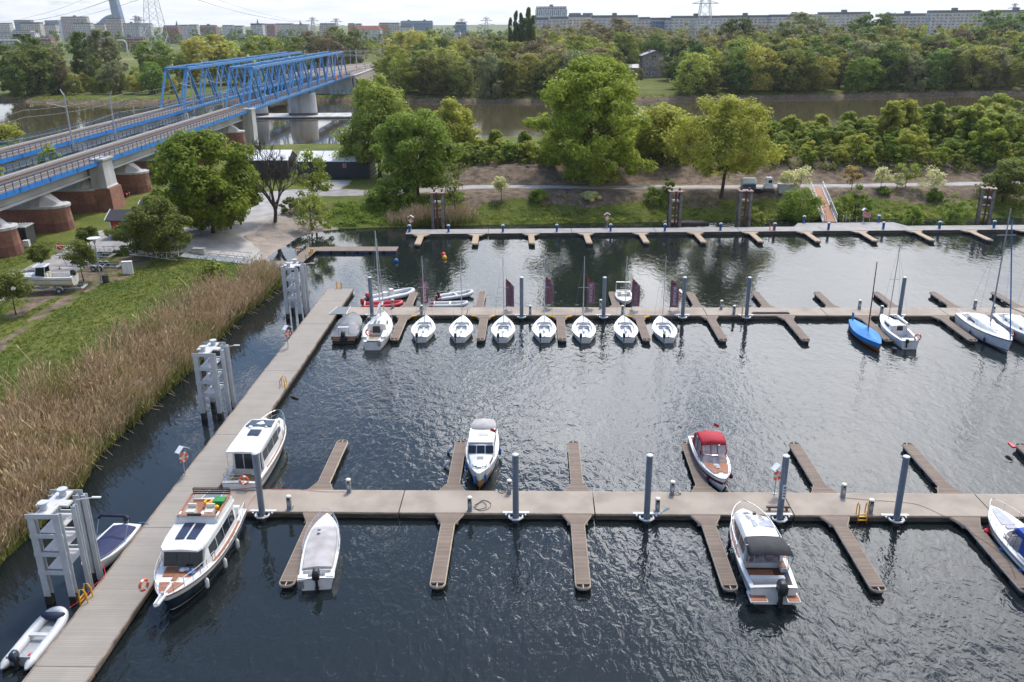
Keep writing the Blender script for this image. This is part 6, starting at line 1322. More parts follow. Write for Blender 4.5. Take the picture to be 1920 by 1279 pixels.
wx, wy = b2w(-10, 310); o = MB().loft([[(-32, -5, z), (-26, -6.5, z), (24, -6.5, z), (29, 0, z), (24, 6.5, z), (-26, 6.5, z)] for z in (-1.5, .2)], mi=1).loft([[(-32.2, -5.1, z), (-26, -6.7, z), (24, -6.7, z), (29.3, 0, z), (24, 6.7, z), (-26, 6.7, z)] for z in (.2, .6)]).build('pier_foundation', [bconc, mat('dark_sheet_pile', (.03, .027, .025), .8)]); o.location = (wx, wy, 0); o.rotation_euler = (0, 0, BA); tag(o, 'flat pale concrete foundation island round the white river piers', 'foundation')
wx, wy = b2w(0, 386); ab = thing('bridge_abutment', 'pale concrete abutment and wing wall at the far end of the truss bridges', 'abutment', (wx, wy, 0), BA)
q = MB(); q.bx(-28, .9, 0, 9, -1, 8.4); q.bx(-28.1, 1.1, -.3, 9.2, 8.4, 9.0); q.build('front_wall', whitec, ab)
q = MB(); q.loft([[(1.5, y, -1), (2.6, y, -1), (2.0, y, z), (1.5, y, z)] for y, z in ((0, 9.5), (16, 9.5), (30, 9.5), (60, 8.9))]); q.bx(1.4, 2.3, -.2, 60, 9.4, 9.8); q.build('wing_wall', whitec, ab)
MB().box((-4, -1.5, 2.2), (9, 2.6, 3.6)).build('lower_wall', mat('painted_wall', (.12, .32, .40), .7, (.5, .5, .48), .9, contrast=(.45, .55)), ab)
# embankment with the yard of tracks behind the bridge
q = MB(); rings = []
for y, xl, xr, z in ((387, -30, 1.2, 9.3), (420, -33, 3, 9.2), (470, -33, 8, 8.6), (540, -30, 20, 7.5), (640, -22, 34, 5.5), (800, -5, 52, 3.0), (1000, 20, 80, 2.4)):
    (ax, ay), (bx_, by_) = b2w(xl, y), b2w(xr, y); (cx_, cy_), (dx_, dy_) = b2w(xl-12, y), b2w(xr+10, y); rings.append([(cx_, cy_, 1), (ax, ay, z), (bx_, by_, z), (dx_, dy_, 1)])
q.loft(rings, closed=False, caps=False); struct(q.build('railway_embankment', mat('track_ballast', (.20, .155, .13), .95, (.14, .11, .09), .6)))
for i, off in enumerate((-26, -21, -12, -4)):
    P = [(*b2w(off, 388), 9.5), (*b2w(off+.5, 420), 9.4), (*b2w(off+4, 470), 8.8), (*b2w(off+13, 540), 7.7), (*b2w(off+27, 640), 5.8), (*b2w(off+50, 800), 3.3)]
    o = thing('railway_track', 'curving railway track on the embankment beyond the bridges, number %s from the left' % ('one', 'two', 'three', 'four')[i], 'railway track', group='tracks beyond the bridges')
    for d in (-.75, .75): MB().tube([(p[0]+d, p[1], p[2]) for p in P], .09, 4).build('rail', mat('pale_rail', (.35, .29, .25), .5), o)
# catenary masts
def cmast(lab, x, y, z0, H, arm=-1, grp='grey overhead line masts on the bridges', rz=0):
    t = thing('overhead_line_mast', lab, 'mast', (x, y, z0), rz, grp); MB().tube([(0, 0, 0), (0, 0, H)], .19, 8, r2=.13).build('mast_pole', galv, t, True)
    MB().tube([(0, 0, H-.1), (-.25*arm*-1, 0, H+.25), (arm*-.55*-1, 0, H+.95)], .1, 6).build('top_spur', galv, t); MB().tube([(0, 0, H-2.2), (arm*3.3, -.2, H-1.4)], .06, 5).tube([(0, 0, H-1.2), (arm*3.0, -.2, H-1.5)], .03, 5).build('bracket_arm', galv, t); return t
cm = []
for px, py, pt, lab, arm in ((137, 275, 172, 'grey overhead line mast on the bridges, nearest the left edge', -1), (218, 262, 176, 'grey overhead line mast on the bridges, second from the left edge', 1), (365, 213, 140, 'grey overhead line mast just in front of the farther truss portal', -1), (419, 204, 136, 'grey overhead line mast just in front of the nearer truss portal', -1)):
    x, y = G(px, py, BZ); H = ztop(pt, x, y)-BZ; cmast(lab, x, y, BZ-.5, H, arm); cm.append((x, y, BZ+H))
def wire(lab, pts, r=.05, sag=.6, cat='overhead wire'):
    P = []
    for a, b_ in zip(pts[:-1], pts[1:]):
        for k in range(8): t_ = k/8; P.append((a[0]+(b_[0]-a[0])*t_, a[1]+(b_[1]-a[1])*t_, a[2]+(b_[2]-a[2])*t_-sag*4*t_*(1-t_)))
    P.append(pts[-1]); o = MB().tube(P, r, 4).build('overhead_wire', mat('wire_grey', (.16, .16, .16), .6)); tag(o, lab, cat, 'overhead wires along the bridges')
for i, (ox, z, lab) in enumerate(((-4, 15.2, 'upper overhead wire above the nearer bridge'), (-4, 14.0, 'lower overhead wire above the nearer bridge'), (-21, 15.6, 'upper overhead wire above the farther bridge'), (-21, 14.4, 'lower overhead wire above the farther bridge'))):
    wire(lab, [(*b2w(ox, y), z+(0 if k % 2 else .3)) for k, y in enumerate((75, 118, 160, 205, 245, 290, 340, 390))], .035)
k_ = 0
for off, yy in ((-31, 400), (1, 400), (-31, 445), (6, 445), (-14, 425), (-30, 500), (10, 500), (-10, 470), (-28, 560), (24, 560), (-4, 540), (-20, 640), (36, 640), (8, 620), (-5, 740), (48, 740), (20, 720)):
    x, y = b2w(off, yy); z = float(np.interp(yy, [387, 420, 470, 540, 640, 800], [9.3, 9.2, 8.6, 7.5, 5.5, 3])); k_ += 1
    t = thing('overhead_line_mast', 'thin pale overhead line mast in the railway yard beyond the bridges', 'mast', (x, y, z-1), 0, 'masts in the railway yard'); MB().tube([(0, 0, 0), (0, 0, 10.5)], .16, 6).box((1.2, 0, 9), (4.5, .12, .12)).build('mast_pole', pilecap, t)
for k, (off, yy) in enumerate(((-16, 452), (-16, 520), (2, 585))):
    x, y = b2w(off, yy); z = 7.5; t = thing('overhead_gantry', 'long pale lattice gantry across the railway yard, %s one from the bridge' % ('nearest', 'second', 'third')[k], 'gantry', (x, y, z-1), 0)
    for s_ in (-13, 13): MB().tube([(s_, 0, 0), (s_, 0, 9.6)], .2, 6).build('gantry_leg', pilecap, t)
    q = MB(); q.box((0, 0, 9.6), (26, .1, .1)).box((0, 0, 8.9), (26, .1, .1))
    for j in range(26): q.tube([(-13+j, 0, 8.9 if j % 2 else 9.6), (-12+j, 0, 9.6 if j % 2 else 8.9)], .04, 4)
    q.build('gantry_beam', pilecap, t)
for i, (px, py) in enumerate(((629, 146), (634, 147))):
    pass

# ------------------------------------------------------------------ things on the left bank
def wheel(q_parent, x, y, z, r=.32, w_=.2, ax=(1, 0, 0)):
    o = MB().tube([(x-ax[0]*w_/2, y-ax[1]*w_/2, z), (x+ax[0]*w_/2, y+ax[1]*w_/2, z)], r, 18).build('wheel', black, q_parent, 40); MB().tube([(x-ax[0]*(w_/2+.015), y-ax[1]*w_/2, z), (x+ax[0]*(w_/2+.015), y+ax[1]*w_/2, z)], r*.6, 14).build('rim', galv, o, 40); return o
# red car (local +y forward)
x, y = G(219, 371, 1.6); CAR = thing('parked_car', 'dark red car parked half hidden behind the brick pier with the white pylon', 'car', (x-.3, y+.6, 1.62), -1.5)
q = MB(); prof = [(-2.1, .35), (-2.12, .75), (-1.95, .92), (-1.2, .96), (.75, .94), (1.75, .80), (2.08, .62), (2.1, .35)]
q.loft([[(s_*w_, y_, z) for y_, z in prof] for s_, w_ in ((-1, .84), (-1, .80), (1, .80), (1, .84))][::1] if False else [[(x_, y_, z*(1 if abs(x_) < .8 else .97)) for y_, z in prof] for x_ in (-.85, -.78, .78, .85)]); q.build('body', mat('dark_red_paint', (.17, .006, .014), .22), CAR, 30)
q = MB(); q.loft([[(-.74, y_, .93) for y_ in (-1.75, 1.0)]+[(-.58, .35, 1.40), (-.58, -1.15, 1.42)], [(.74, y_, .93) for y_ in (-1.75, 1.0)]+[(.58, .35, 1.40), (.58, -1.15, 1.42)]]); q.build('cabin_glass', glass, CAR)
MB().box((0, -.4, 1.42), (1.18, 1.5, .05)).build('roof', mat('dark_red_paint', (.17, .006, .014), .22), CAR)
for sx in (-.8, .8):
    for yy in (-1.3, 1.3): wheel(CAR, sx, yy, .3, .3, .2)
for sx in (-.6, .6): MB().box((sx, 2.08, .62), (.34, .06, .13)).build('headlight', pilecap, CAR)
# kiosks
def kiosk(lab, x, y, z, w_, d_, hh, rf, lower, upper):
    t = thing('kiosk', lab, 'kiosk', (x, y, z)); e = 2.4
    q = MB(); q.bx(-w_/2, w_/2, -d_/2, d_/2, 0, 1.0); q.build('lower_wall', lower, t); q = MB(); q.bx(-w_/2+.02, w_/2-.02, -d_/2+.02, d_/2-.02, 1.0, hh); q.build('upper_wall', upper, t)
    q = MB()
    for a in (-w_/2, -w_/6, w_/6, w_/2): q.bx(a-.07, a+.07, -d_/2-.05, -d_/2+.05, 0, hh)
    q.bx(-w_/2, w_/2, -d_/2-.06, -d_/2, .98, 1.1); q.build('white_frame', white_m, t)
    q = MB(); o_ = .5; q.loft([[(a, -d_/2-o_, hh-.05), (a, 0, hh+rf), (a, d_/2+o_, hh-.05), (a, d_/2+o_, hh+.08), (a, 0, hh+rf+.13), (a, -d_/2-o_, hh+.08)] for a in (-w_/2-o_, w_/2+o_)]); q.build('roof', mat('dark_roof_felt', (.055, .055, .062), .9, (.04, .04, .045), 3), t)
    for a in (-w_/2-o_-.04, w_/2+o_+.04): q = MB(); q.loft([[(a-.05, -d_/2-o_, hh-.05), (a-.05, 0, hh+rf), (a-.05, 0, hh+rf+.2), (a-.05, -d_/2-o_, hh+.15)], [(a+.05, -d_/2-o_, hh-.05), (a+.05, 0, hh+rf), (a+.05, 0, hh+rf+.2), (a+.05, -d_/2-o_, hh+.15)]]); q.loft([[(a-.05, d_/2+o_, hh-.05), (a-.05, 0, hh+rf), (a-.05, 0, hh+rf+.2), (a-.05, d_/2+o_, hh+.15)], [(a+.05, d_/2+o_, hh-.05), (a+.05, 0, hh+rf), (a+.05, 0, hh+rf+.2), (a+.05, d_/2+o_, hh+.15)]]); q.build('white_bargeboard', white_m, t)
    MB().bx(-w_/6, w_/6, -d_/2-.03, -d_/2+.01, 1.2, hh-.3).build('serving_hatch', glass, t); return t
sky_p = mat('sky_blue_paint', (.01, .23, .55), .5, (.01, .2, .48), 3); red_p = mat('kiosk_red_paint', (.40, .03, .035), .6)
kiosk('kiosk with bright blue base and red upper wall, half hidden by a dark tree', -56.6, 121.4, 1.6, 6.2, 3.4, 2.7, 1.1, sky_p, red_p)
kiosk('middle red and yellow kiosk directly behind the blue one', -56.0, 128.6, 1.6, 5.0, 3.2, 2.6, 1.1, mat('kiosk_yellow', (.45, .22, .03), .6), red_p)
kiosk('farthest kiosk, only its dark roof corner showing left of the green maple', -55.0, 137.5, 1.6, 5.0, 3.2, 2.6, 1.1, red_p, red_p)
# dark cabin
x, y = G(31, 460, 1.6); t = thing('utility_cabin', 'dark grey utility cabin with white ribbed roof beside the leftmost brick pier', 'cabin', (x, y+1.2, 1.55), .1); MB().bx(-1.5, 1.5, -1.3, 1.3, 0, 2.5).build('walls', mat('dark_cabin', (.06, .06, .065), .6), t)
q = MB(); q.bx(-1.6, 1.6, -1.4, 1.4, 2.5, 2.6)
for k in range(8): q.bx(-1.5+.4*k-.04, -1.5+.4*k+.04, -1.4, 1.4, 2.6, 2.68)
q.build('ribbed_roof', pilecap, t); MB().bx(.9, 1.4, -1.34, -1.3, .1, 2.2).build('door', mat('charcoal_door', (.02, .022, .025), .4), t); MB().bx(1.2, 2.0, -2.2, -1.6, 0, .9).build('cooling_unit', white_m, t)
# white crossed fence
def xfence(lab, P, z, h_=1.0, step=1.6):
    t = thing('white_fence', lab, 'fence')
    q = MB()
    for a, b_ in zip(P[:-1], P[1:]):
        L_ = math.dist(a, b_); n_ = max(1, round(L_/step))
        for k in range(n_):
            p = Vector((a[0]+(b_[0]-a[0])*k/n_, a[1]+(b_[1]-a[1])*k/n_, z)); s_ = Vector((a[0]+(b_[0]-a[0])*(k+1)/n_, a[1]+(b_[1]-a[1])*(k+1)/n_, z)); U = Vector((0, 0, 1))
            MB().tube([p, p+U*(h_+.1)], .05, 4).build('post', white_m, t)
            for hh in (.12, h_): q.tube([p+U*hh, s_+U*hh], .045, 4)
            q.tube([p+U*.15, s_+U*(h_-.05)], .025, 4); q.tube([p+U*(h_-.05), s_+U*.15], .025, 4); m1 = (p+s_)/2; q.tube([m1+U*.12, m1+U*h_], .02, 4)
    q.build('crossed_panels', white_m, t)
xfence('long white fence with crossed panels between the trailers and the gravel yard', [G(108, 474, 1.6), G(160, 475, 1.6), G(215, 476, 1.6), G(275, 482, 1.6), G(333, 490, 1.6)], 1.6)
xfence('short white crossed fence by the dark cabin', [G(24, 470, 1.6), G(41, 469, 1.6)], 1.6)
x, y = G(114, 473, 1.6); o = MB().box((0, 0, .75), (1.0, .06, .7)).build('red_sign', redp); o.location = (x, y-.1, 1.6); tag(o, 'small red panel on the left end of the white fence', 'sign')
# trailers (local +y = drawbar)
def trailer(lab, x, y, rz, L_=6.5, axles=2, boat_=None):
    t = thing('boat_trailer', lab, 'boat trailer', (x, y, 1.6), rz)
    q = MB()
    for s_ in (-.75, .75): q.tube([(s_, -L_/2, .55), (s_, L_*.18, .55), (0, L_/2-.6, .5)], .06, 6)
    for yy in (-L_/2+.1, -L_*.25, 0, L_*.17): q.box((0, yy, .55), (1.6, .09, .09))
    q.tube([(0, L_*.1, .5), (0, L_/2+.6, .48)], .06, 6); q.tube([(0, L_/2-.9, .5), (0, L_/2-.6, 1.35)], .05, 6); q.build('frame', galv, t)
    for s_ in (-.45, .45):
        q = MB(); q.tube([(s_, -L_/2+.2, .82), (s_*.8, L_*.2, .85)], .06, 6); q.tube([(s_, -L_/2+.4, .55), (s_, -L_/2+.4, .8)], .03, 4); q.tube([(s_, -.2, .55), (s_, -.2, .82)], .03, 4); q.build('bunk', floatm, t)
    for k in range(axles):
        for s_ in (-1.0, 1.0):
            yy = -L_*.12-.75*k; wheel(t, s_, yy, .33, .33, .2); q = MB(); q.tube([(s_, yy+.42*math.cos(a), .36+.42*math.sin(a)) for a in np.linspace(.1, math.pi-.1, 8)], .11, 5); q.build('mudguard', galv, t)
    MB().box((0, -L_/2-.05, .5), (2.0, .06, .14)).build('light_bar', pilecap, t); q = MB(); 
    for s_ in (-.9, .9): q.box((s_, -L_/2-.09, .5), (.2, .05, .12))
    q.build('tail_lights', redp, t); MB().cyl((.0, L_/2+.1, -.0), .04, .5, 6).box((0, L_/2+.1, .05), (.1, .22, .22)).build('jockey_wheel', black, t); return t
x, y = G(165, 508, 1.6); trailer('empty galvanised twin-axle boat trailer behind the lamp post', x, y+.6, math.pi/2+.02, 7.4)
x, y = G(160, 487, 1.6); trailer('empty galvanised boat trailer against the white fence, behind the other trailer', x, y+.3, math.pi/2-.05, 7.0)
x, y = G(104, 551, 1.6); t = trailer('galvanised single-axle trailer carrying the cream and white fishing boat', x-.4, y+.9, math.pi/2+.12, 6.4, 1)
Bt = boat('fishing_boat', 'cream and white fishing boat with small cabin and black outboard standing on a trailer', 'motorboat', x-1.35, y+.8, math.pi/2+.10, 2.62)
h = Hull(6.7, 2.25, .82, tw=.9, pw=2.2, ex=.75, rise=.45, rake=.07, keel=-.42)
h.outer(offwhite, Bt); h.outer(white, Bt, 'white_topsides', .82, 1, .012); h.outer(black, Bt, 'rub_rail', .80, .83, .02); h.deck(white, Bt, ck=(.04, .52), r=.84, fl=.3, mc=mat('cream_floor', (.6, .57, .52), .6))
c = Cab([(-.2, .8, .72, .8, .95), (.5, .82, .70, .9, 1.15), (1.4, .6, .45, 1.05, 1.2), (2.1, .35, .25, 1.15, 1.22)], .05); c.build(white, Bt)
MB().box((0, .15, 2.05), (1.55, 1.5, .09), rx=-.03).build('hard_top', white, Bt); MB().box((0, .15, 2.11), (1.1, .9, .03), rx=-.03).build('roof_panel', mat('roof_grey', (.32, .34, .36), .3), Bt)
q = MB()
for s_ in (-1, 1): q.panel((s_*.76, -.35, .95), (s_*.74, .65, 1.1), (s_*.68, .45, 2.0), (s_*.72, -.35, 2.0), .02*s_)
q.panel((-.74, .68, 1.1), (.74, .68, 1.1), (.68, .5, 2.0), (-.68, .5, 2.0), .02); q.build('cabin_glass', glass, Bt)
q = MB()
for s_ in (-.74, .74): q.tube([(s_, .68, 1.1), (s_*.93, .48, 2.02)], .035, 5); q.tube([(s_, -.4, .95), (s_, -.5, 2.02)], .035, 5)
q.build('window_frame', white_m, Bt); MB().box((.35, -.35, .95), (.45, .4, .6)).box((-.35, -.35, .95), (.45, .4, .6)).build('seats', offwhite, Bt); steer(Bt, .35, .2, 1.3); outboard(Bt, 0, -2.95, .85, 1.15, tilt=.3)
h.rail(steel, Bt, .62, .99, .42, .92, n=3, wires=1, r=.02); MB().tube([(0, -2.0, .9), (0, -2.0, 1.7)], .012, 4).build('antenna', steel, Bt)
# lamp, bins, box, table
x, y = G(190, 529, 1.6); t = thing('street_lamp', 'grey lamp post with flat disc top among the boat trailers', 'street lamp', (x, y, 1.55)); MB().tube([(0, 0, 0), (0, 0, 4.7)], .085, 10, r2=.05).box((0, 0, .03), (.3, .3, .06)).build('lamp_pole', mat('lamp_grey', (.30, .35, .38), .45), t, 40); MB().lathe((0, 0, 4.7), [(.06, 0), (.17, .15), (.2, .55), (.12, .6)], 12).build('lantern', mat('lantern_glass', (.5, .52, .53), .1), t, True); MB().lathe((0, 0, 5.35), [(.02, -.05), (.75, -.03), (.75, .03), (.05, .1)], 20).build('disc_shade', pilecap, t, 30)
def bin_(lab, x, y): t = thing('litter_bin', lab, 'litter bin', (x, y, 1.55)); MB().cyl((0, 0, 0), .36, .95, 14).build('bin_body', mat('bin_black', (.03, .028, .028), .6, (.05, .045, .04), 5), t, 40); MB().torus((0, 0, .97), .34, .04).build('bin_rim', black, t, True)
bin_('black round litter bin beside the lamp post', *G(199, 530, 1.6)); bin_('black round litter bin left of the maple trunk', *G(379, 432, 1.6))
x, y = G(241, 514, 1.6); t = thing('cable_cabinet', 'pale grey cable cabinet standing on the grass', 'cabinet', (x, y, 1.5), .25); MB().box((0, 0, .85), (1.15, .5, 1.6)).build('cabinet_body', pilecap, t); MB().box((0, 0, 1.68), (1.2, .56, .06)).build('cabinet_lid', white_m, t); q = MB(); q.box((-.28, -.26, .85), (.52, .015, 1.4)).box((.28, -.26, .85), (.52, .015, 1.4)); q.build('cabinet_doors', white_m, t)
x, y = G(366, 443, 1.6); t = thing('picnic_table', 'weathered picnic table under the edge of the green maple', 'picnic table', (x, y, 1.6), .5); MB().box((0, 0, .74), (2.2, .75, .06)).build('table_top', greyboards, t)
for s_ in (-.75, .75): MB().box((0, s_, .44), (2.2, .28, .05)).build('bench_seat', greyboards, t)
for s_ in (-.8, .8): MB().tube([(s_, -.75, 0), (s_, -.25, .72)], .05, 4).tube([(s_, .75, 0), (s_, .25, .72)], .05, 4).box((s_, 0, .4), (.06, 1.6, .08)).build('leg_frame', boards_x, t)
x, y = G(335, 482, 1.6); t = thing('sign_post', 'white post with small white sign at the end of the white fence', 'sign post', (x, y, 1.5)); MB().box((0, 0, 1.3), (.12, .12, 2.6)).build('post', white_m, t); MB().box((-.25, -.08, 2.35), (.6, .04, .6)).build('sign_plate', white_m, t)
# storage tents
tentw = mat('grey_tent_roof', (.80, .80, .80), .6, (.62, .62, .63), .35, detail=8); tentd = mat('dark_tent_wall', (.028, .035, .05), .6, (.02, .025, .035), 1, stretch=(6, 1, 1)); tentb = mat('brown_black_tent_wall', (.05, .045, .048), .7, (.03, .028, .03), 1)
def tent(lab, x0, x1, y0, d_, z, he, hr, wall, seams):
    t = thing('storage_tent', lab, 'storage tent', (x0, y0, z)); L_ = x1-x0
    q = MB(); q.loft([[(a, 0, 0), (a, 0, he), (a, d_/2, hr), (a, d_, he), (a, d_, 0)] for a in (0, L_)]); q.build('walls', wall, t)
    q = MB(); q.loft([[(a, -.12, he-.1), (a, d_/2, hr+.05), (a, d_+.12, he-.1), (a, d_+.12, he+.0), (a, d_/2, hr+.15), (a, -.12, he+.02)] for a in (-.12, L_+.12)]); q.build('roof', tentw, t)
    q = MB()
    for k in range(seams+1): a = L_*k/seams; q.tube([(a, -.15, 0), (a, -.15, he), (a, d_/2, hr+.17)], .05, 5)
    q.build('frame_seams', pilecap if wall is tentb else black, t); return t
t1 = tent('long storage tent with pale grey roof and blue-black wall', -46.2, -32.1, 170.5, 7, 1.7, 3.3, 4.7, tentd, 3); MB().panel((5.6*1.6, -.06, 2.0), (5.6*1.6+.7, -.06, 2.0), (5.6*1.6+.7, -.06, 2.9), (5.6*1.6, -.06, 2.9), .02).build('warning_sign', mat('pink_sign', (.6, .2, .2), .5), t1)
tent('left storage tent with pale roof and dark brown wall behind the bare tree', -59.8, -48.2, 171.5, 7, 1.7, 3.4, 4.8, tentb, 3)
x, y = G(705, 330, 1.8); t = thing('frame_rack', 'grey leaning ladder-like frame at the right end of the long storage tent', 'rack', (x, y, 2.6), 0); MB().tube([(-.9, 0, -.6), (.9, 0, .6)], .08, 4).tube([(-.9, 0, .2), (.9, 0, 1.4)], .08, 4).tube([(-.9, 0, -.6), (-.9, 0, .2)], .06, 4).tube([(0, 0, 0), (0, 0, .8)], .06, 4).tube([(.9, 0, .6), (.9, 0, 1.4)], .06, 4).build('rack_frame', galv, t)
# tank trailer on the levee path
x, y = G(1424, 357, 3.2); zz = hz(x, y)+.1; TT = thing('tank_trailer', 'flatbed trailer with white and blue tank on the levee path', 'trailer', (x, y+1.0, zz))
MB().box((0, 0, .75), (6.0, 1.9, .12)).box((0, 0, .6), (5.6, .5, .2)).build('flatbed', mat('dark_grey_bed', (.09, .09, .095), .6), TT)
q = MB(); q.loft([[(x_, .9*math.cos(a)*s_, 1.75+.78*math.sin(a)*s_) for a in np.linspace(0, 2*math.pi, 17)[:-1]] for x_, s_ in ((-3.0, .7), (-2.85, .95), (-2.7, 1), (-.75, 1), (-.6, .95), (-.45, .7))]); q.build('tank', white_m, TT, 40)
q = MB(); q.box((-1.7, 0, 1.15), (2.2, 1.75, .75)); q.build('tank_skirt', mat('petrol_blue', (.03, .07, .13), .5), TT); q = MB()
for k in range(7): q.box((-2.5+.25*k, -.90, 1.62), (.14, .03, .18))
q.build('tank_lettering', mat('letter_grey', (.25, .28, .33), .6), TT)
MB().box((1.7, 0, 1.9), (1.1, 1.3, .9)).box((1.7, 0, 1.1), (1.3, 1.5, .6)).box((1.7, 0, 2.45), (.9, 1.2, .25)).build('cab_box', white_m, TT); MB().box((1.8, -.66, 1.95), (.6, .03, .5)).build('window', glass, TT)
for xx in (-.9, .05):
    for s_ in (-.85, .85): wheel(TT, xx, s_, .36, .36, .25, (0, 1, 0))
for px, lab in ((1470, 'left pale concrete box beside the levee path behind the whitish shrubs'), (1487, 'right pale concrete box beside the levee path behind the whitish shrubs')):
    x, y = G(px, 360, 2.9); t = thing('concrete_box', lab, 'concrete box', (x, y+.6, hz(x, y+.6)-.15)); MB().box((0, 0, .7), (1.75, 1.3, 1.5)).build('box_body', mat('box_concrete', (.47, .46, .44), .9, (.38, .37, .35), 2), t); MB().box((0, 0, 1.47), (1.85, 1.4, .08)).build('box_lid', pilecap, t)
x, y = G(1464, 394, 1.); o = MB().lathe((0, 0, -.3), [(.8, 0), (.75, .5), (.5, 1.1), (.2, 1.4), (.02, 1.5)], 9).build('tree_stump', mat('stump', (.16, .12, .11), .9, (.1, .075, .07), 2), None); o.location = (x, y, hz(x, y)); tag(o, 'grey-brown old stump on the grassy bank left of the white gangway', 'tree stump')
# ------------------------------------------------------------------ vegetation
def leafmat(name, c1, c2, tr=.52, vary=0., clump=.55):
    m = bpy.data.materials.new(name); m.use_nodes = True; n, l = m.node_tree.nodes, m.node_tree.links
    b = n['Principled BSDF']; b.inputs['Roughness'].default_value = .62; b.inputs['Specular IOR Level'].default_value = .25
    g = n.new('ShaderNodeNewGeometry'); t = n.new('ShaderNodeTexCoord'); nz = n.new('ShaderNodeTexNoise'); nz.inputs['Scale'].default_value = clump; nz.inputs['Detail'].default_value = 2; l.new(t.outputs['Object'], nz.inputs['Vector'])
    a = n.new('ShaderNodeMath'); a.operation = 'MULTIPLY'; l.new(g.outputs['Random Per Island'], a.inputs[0]); a.inputs[1].default_value = .55
    a2 = n.new('ShaderNodeMapRange'); l.new(nz.outputs['Fac'], a2.inputs[0]); a2.inputs[1].default_value = .3; a2.inputs[2].default_value = .7; a2.inputs[3].default_value = -.1; a2.inputs[4].default_value = .55
    a3 = n.new('ShaderNodeMath'); a3.operation = 'ADD'; l.new(a.outputs[0], a3.inputs[0]); l.new(a2.outputs[0], a3.inputs[1])
    mx = n.new('ShaderNodeMix'); mx.data_type = 'RGBA'; mx.clamp_factor = True; l.new(a3.outputs[0], mx.inputs[0]); mx.inputs[6].default_value = tuple(c1)+(1,); mx.inputs[7].default_value = tuple(c2)+(1,)
    c = mx.outputs[2]
    if vary:
        oi = n.new('ShaderNodeObjectInfo'); hs = n.new('ShaderNodeHueSaturation'); l.new(c, hs.inputs['Color'])
        r1 = n.new('ShaderNodeMapRange'); l.new(oi.outputs['Random'], r1.inputs[0]); r1.inputs[3].default_value = .5-.03*vary; r1.inputs[4].default_value = .5+.03*vary; l.new(r1.outputs[0], hs.inputs['Hue'])
        f = n.new('ShaderNodeMath'); f.operation = 'MULTIPLY'; l.new(oi.outputs['Random'], f.inputs[0]); f.inputs[1].default_value = 13.7; f2 = n.new('ShaderNodeMath'); f2.operation = 'FRACT'; l.new(f.outputs[0], f2.inputs[0])
        r2 = n.new('ShaderNodeMapRange'); l.new(f2.outputs[0], r2.inputs[0]); r2.inputs[3].default_value = 1-.38*vary; r2.inputs[4].default_value = 1+.38*vary; l.new(r2.outputs[0], hs.inputs['Value']); c = hs.outputs[0]
    l.new(c, b.inputs['Base Color']); tb = n.new('ShaderNodeBsdfTranslucent'); l.new(c, tb.inputs[0]); ms = n.new('ShaderNodeMixShader'); ms.inputs[0].default_value = tr; l.new(b.outputs[0], ms.inputs[1]); l.new(tb.outputs[0], ms.inputs[2])
    l.new(ms.outputs[0], [x for x in n if x.type == 'OUTPUT_MATERIAL'][0].inputs[0]); return m
LM = dict(maple=leafmat('maple_leaves', (.10, .155, .014), (.30, .37, .04)), dark=leafmat('dark_leaves', (.085, .12, .02), (.28, .31, .065)), oak=leafmat('oak_leaves', (.15, .22, .02), (.47, .53, .065)),
          yellow=leafmat('yellow_green_leaves', (.23, .26, .034), (.60, .59, .11)), fresh=leafmat('fresh_leaves', (.15, .20, .03), (.44, .50, .09)), green=leafmat('green_leaves', (.11, .18, .022), (.34, .43, .06)),
          white=leafmat('whitish_leaves', (.410, .434, .199), (.958, .911, .491)), orange=leafmat('orange_leaves', (.28, .19, .05), (.50, .38, .11)))
FM = dict(mid=leafmat('wood_mid_green', (.115, .17, .022), (.34, .41, .06), vary=1, clump=.2), olive=leafmat('wood_olive', (.14, .16, .030), (.38, .38, .085), vary=1, clump=.2), dark=leafmat('wood_dark_green', (.055, .09, .018), (.19, .25, .045), vary=.8, clump=.2),
          brown=leafmat('wood_budding_brown', (.16, .135, .065), (.34, .28, .14), vary=.8, clump=.2), yellow=leafmat('wood_yellow_green', (.22, .245, .035), (.52, .50, .10), vary=.7, clump=.2), silver=leafmat('wood_silver_green', (.171, .200, .085), (.388, .402, .184), vary=.6, clump=.2), far=leafmat('wood_far', (.091, .119, .046), (.228, .239, .077), clump=.03))
bark = mat('bark', (.085, .068, .055), .95, (.045, .037, .03), 5, stretch=(1, 1, .3), bump=.5); barkg = mat('grey_bark', (.13, .115, .10), .95, (.08, .07, .06), 5)
PROF = {
 'round': lambda z: np.sqrt(np.clip(1-((z-.56)/.46)**2, 0, 1)), 'tall': lambda z: np.sqrt(np.clip(1-((z-.52)/.50)**2, 0, 1))*(1.05-.35*z), 'oak': lambda z: np.clip(np.sqrt(np.clip(1-((z-.50)/.52)**2, 0, 1))*1.02, 0, 1),
 'poplar': lambda z: np.sqrt(np.clip(1-((z-.5)/.52)**2, 0, 1)), 'cone': lambda z: np.clip(1.05-z, 0, 1)**.8, 'bush': lambda z: np.sqrt(np.clip(1-((z-.38)/.64)**2, 0, 1)), 'umbrella': lambda z: np.sqrt(np.clip(1-((z-.72)/.30)**2, 0, 1)), 'fan': lambda z: np.clip(.25+.95*z, 0, 1)*np.sqrt(np.clip(1-((z-.6)/.46)**2, 0, 1))}
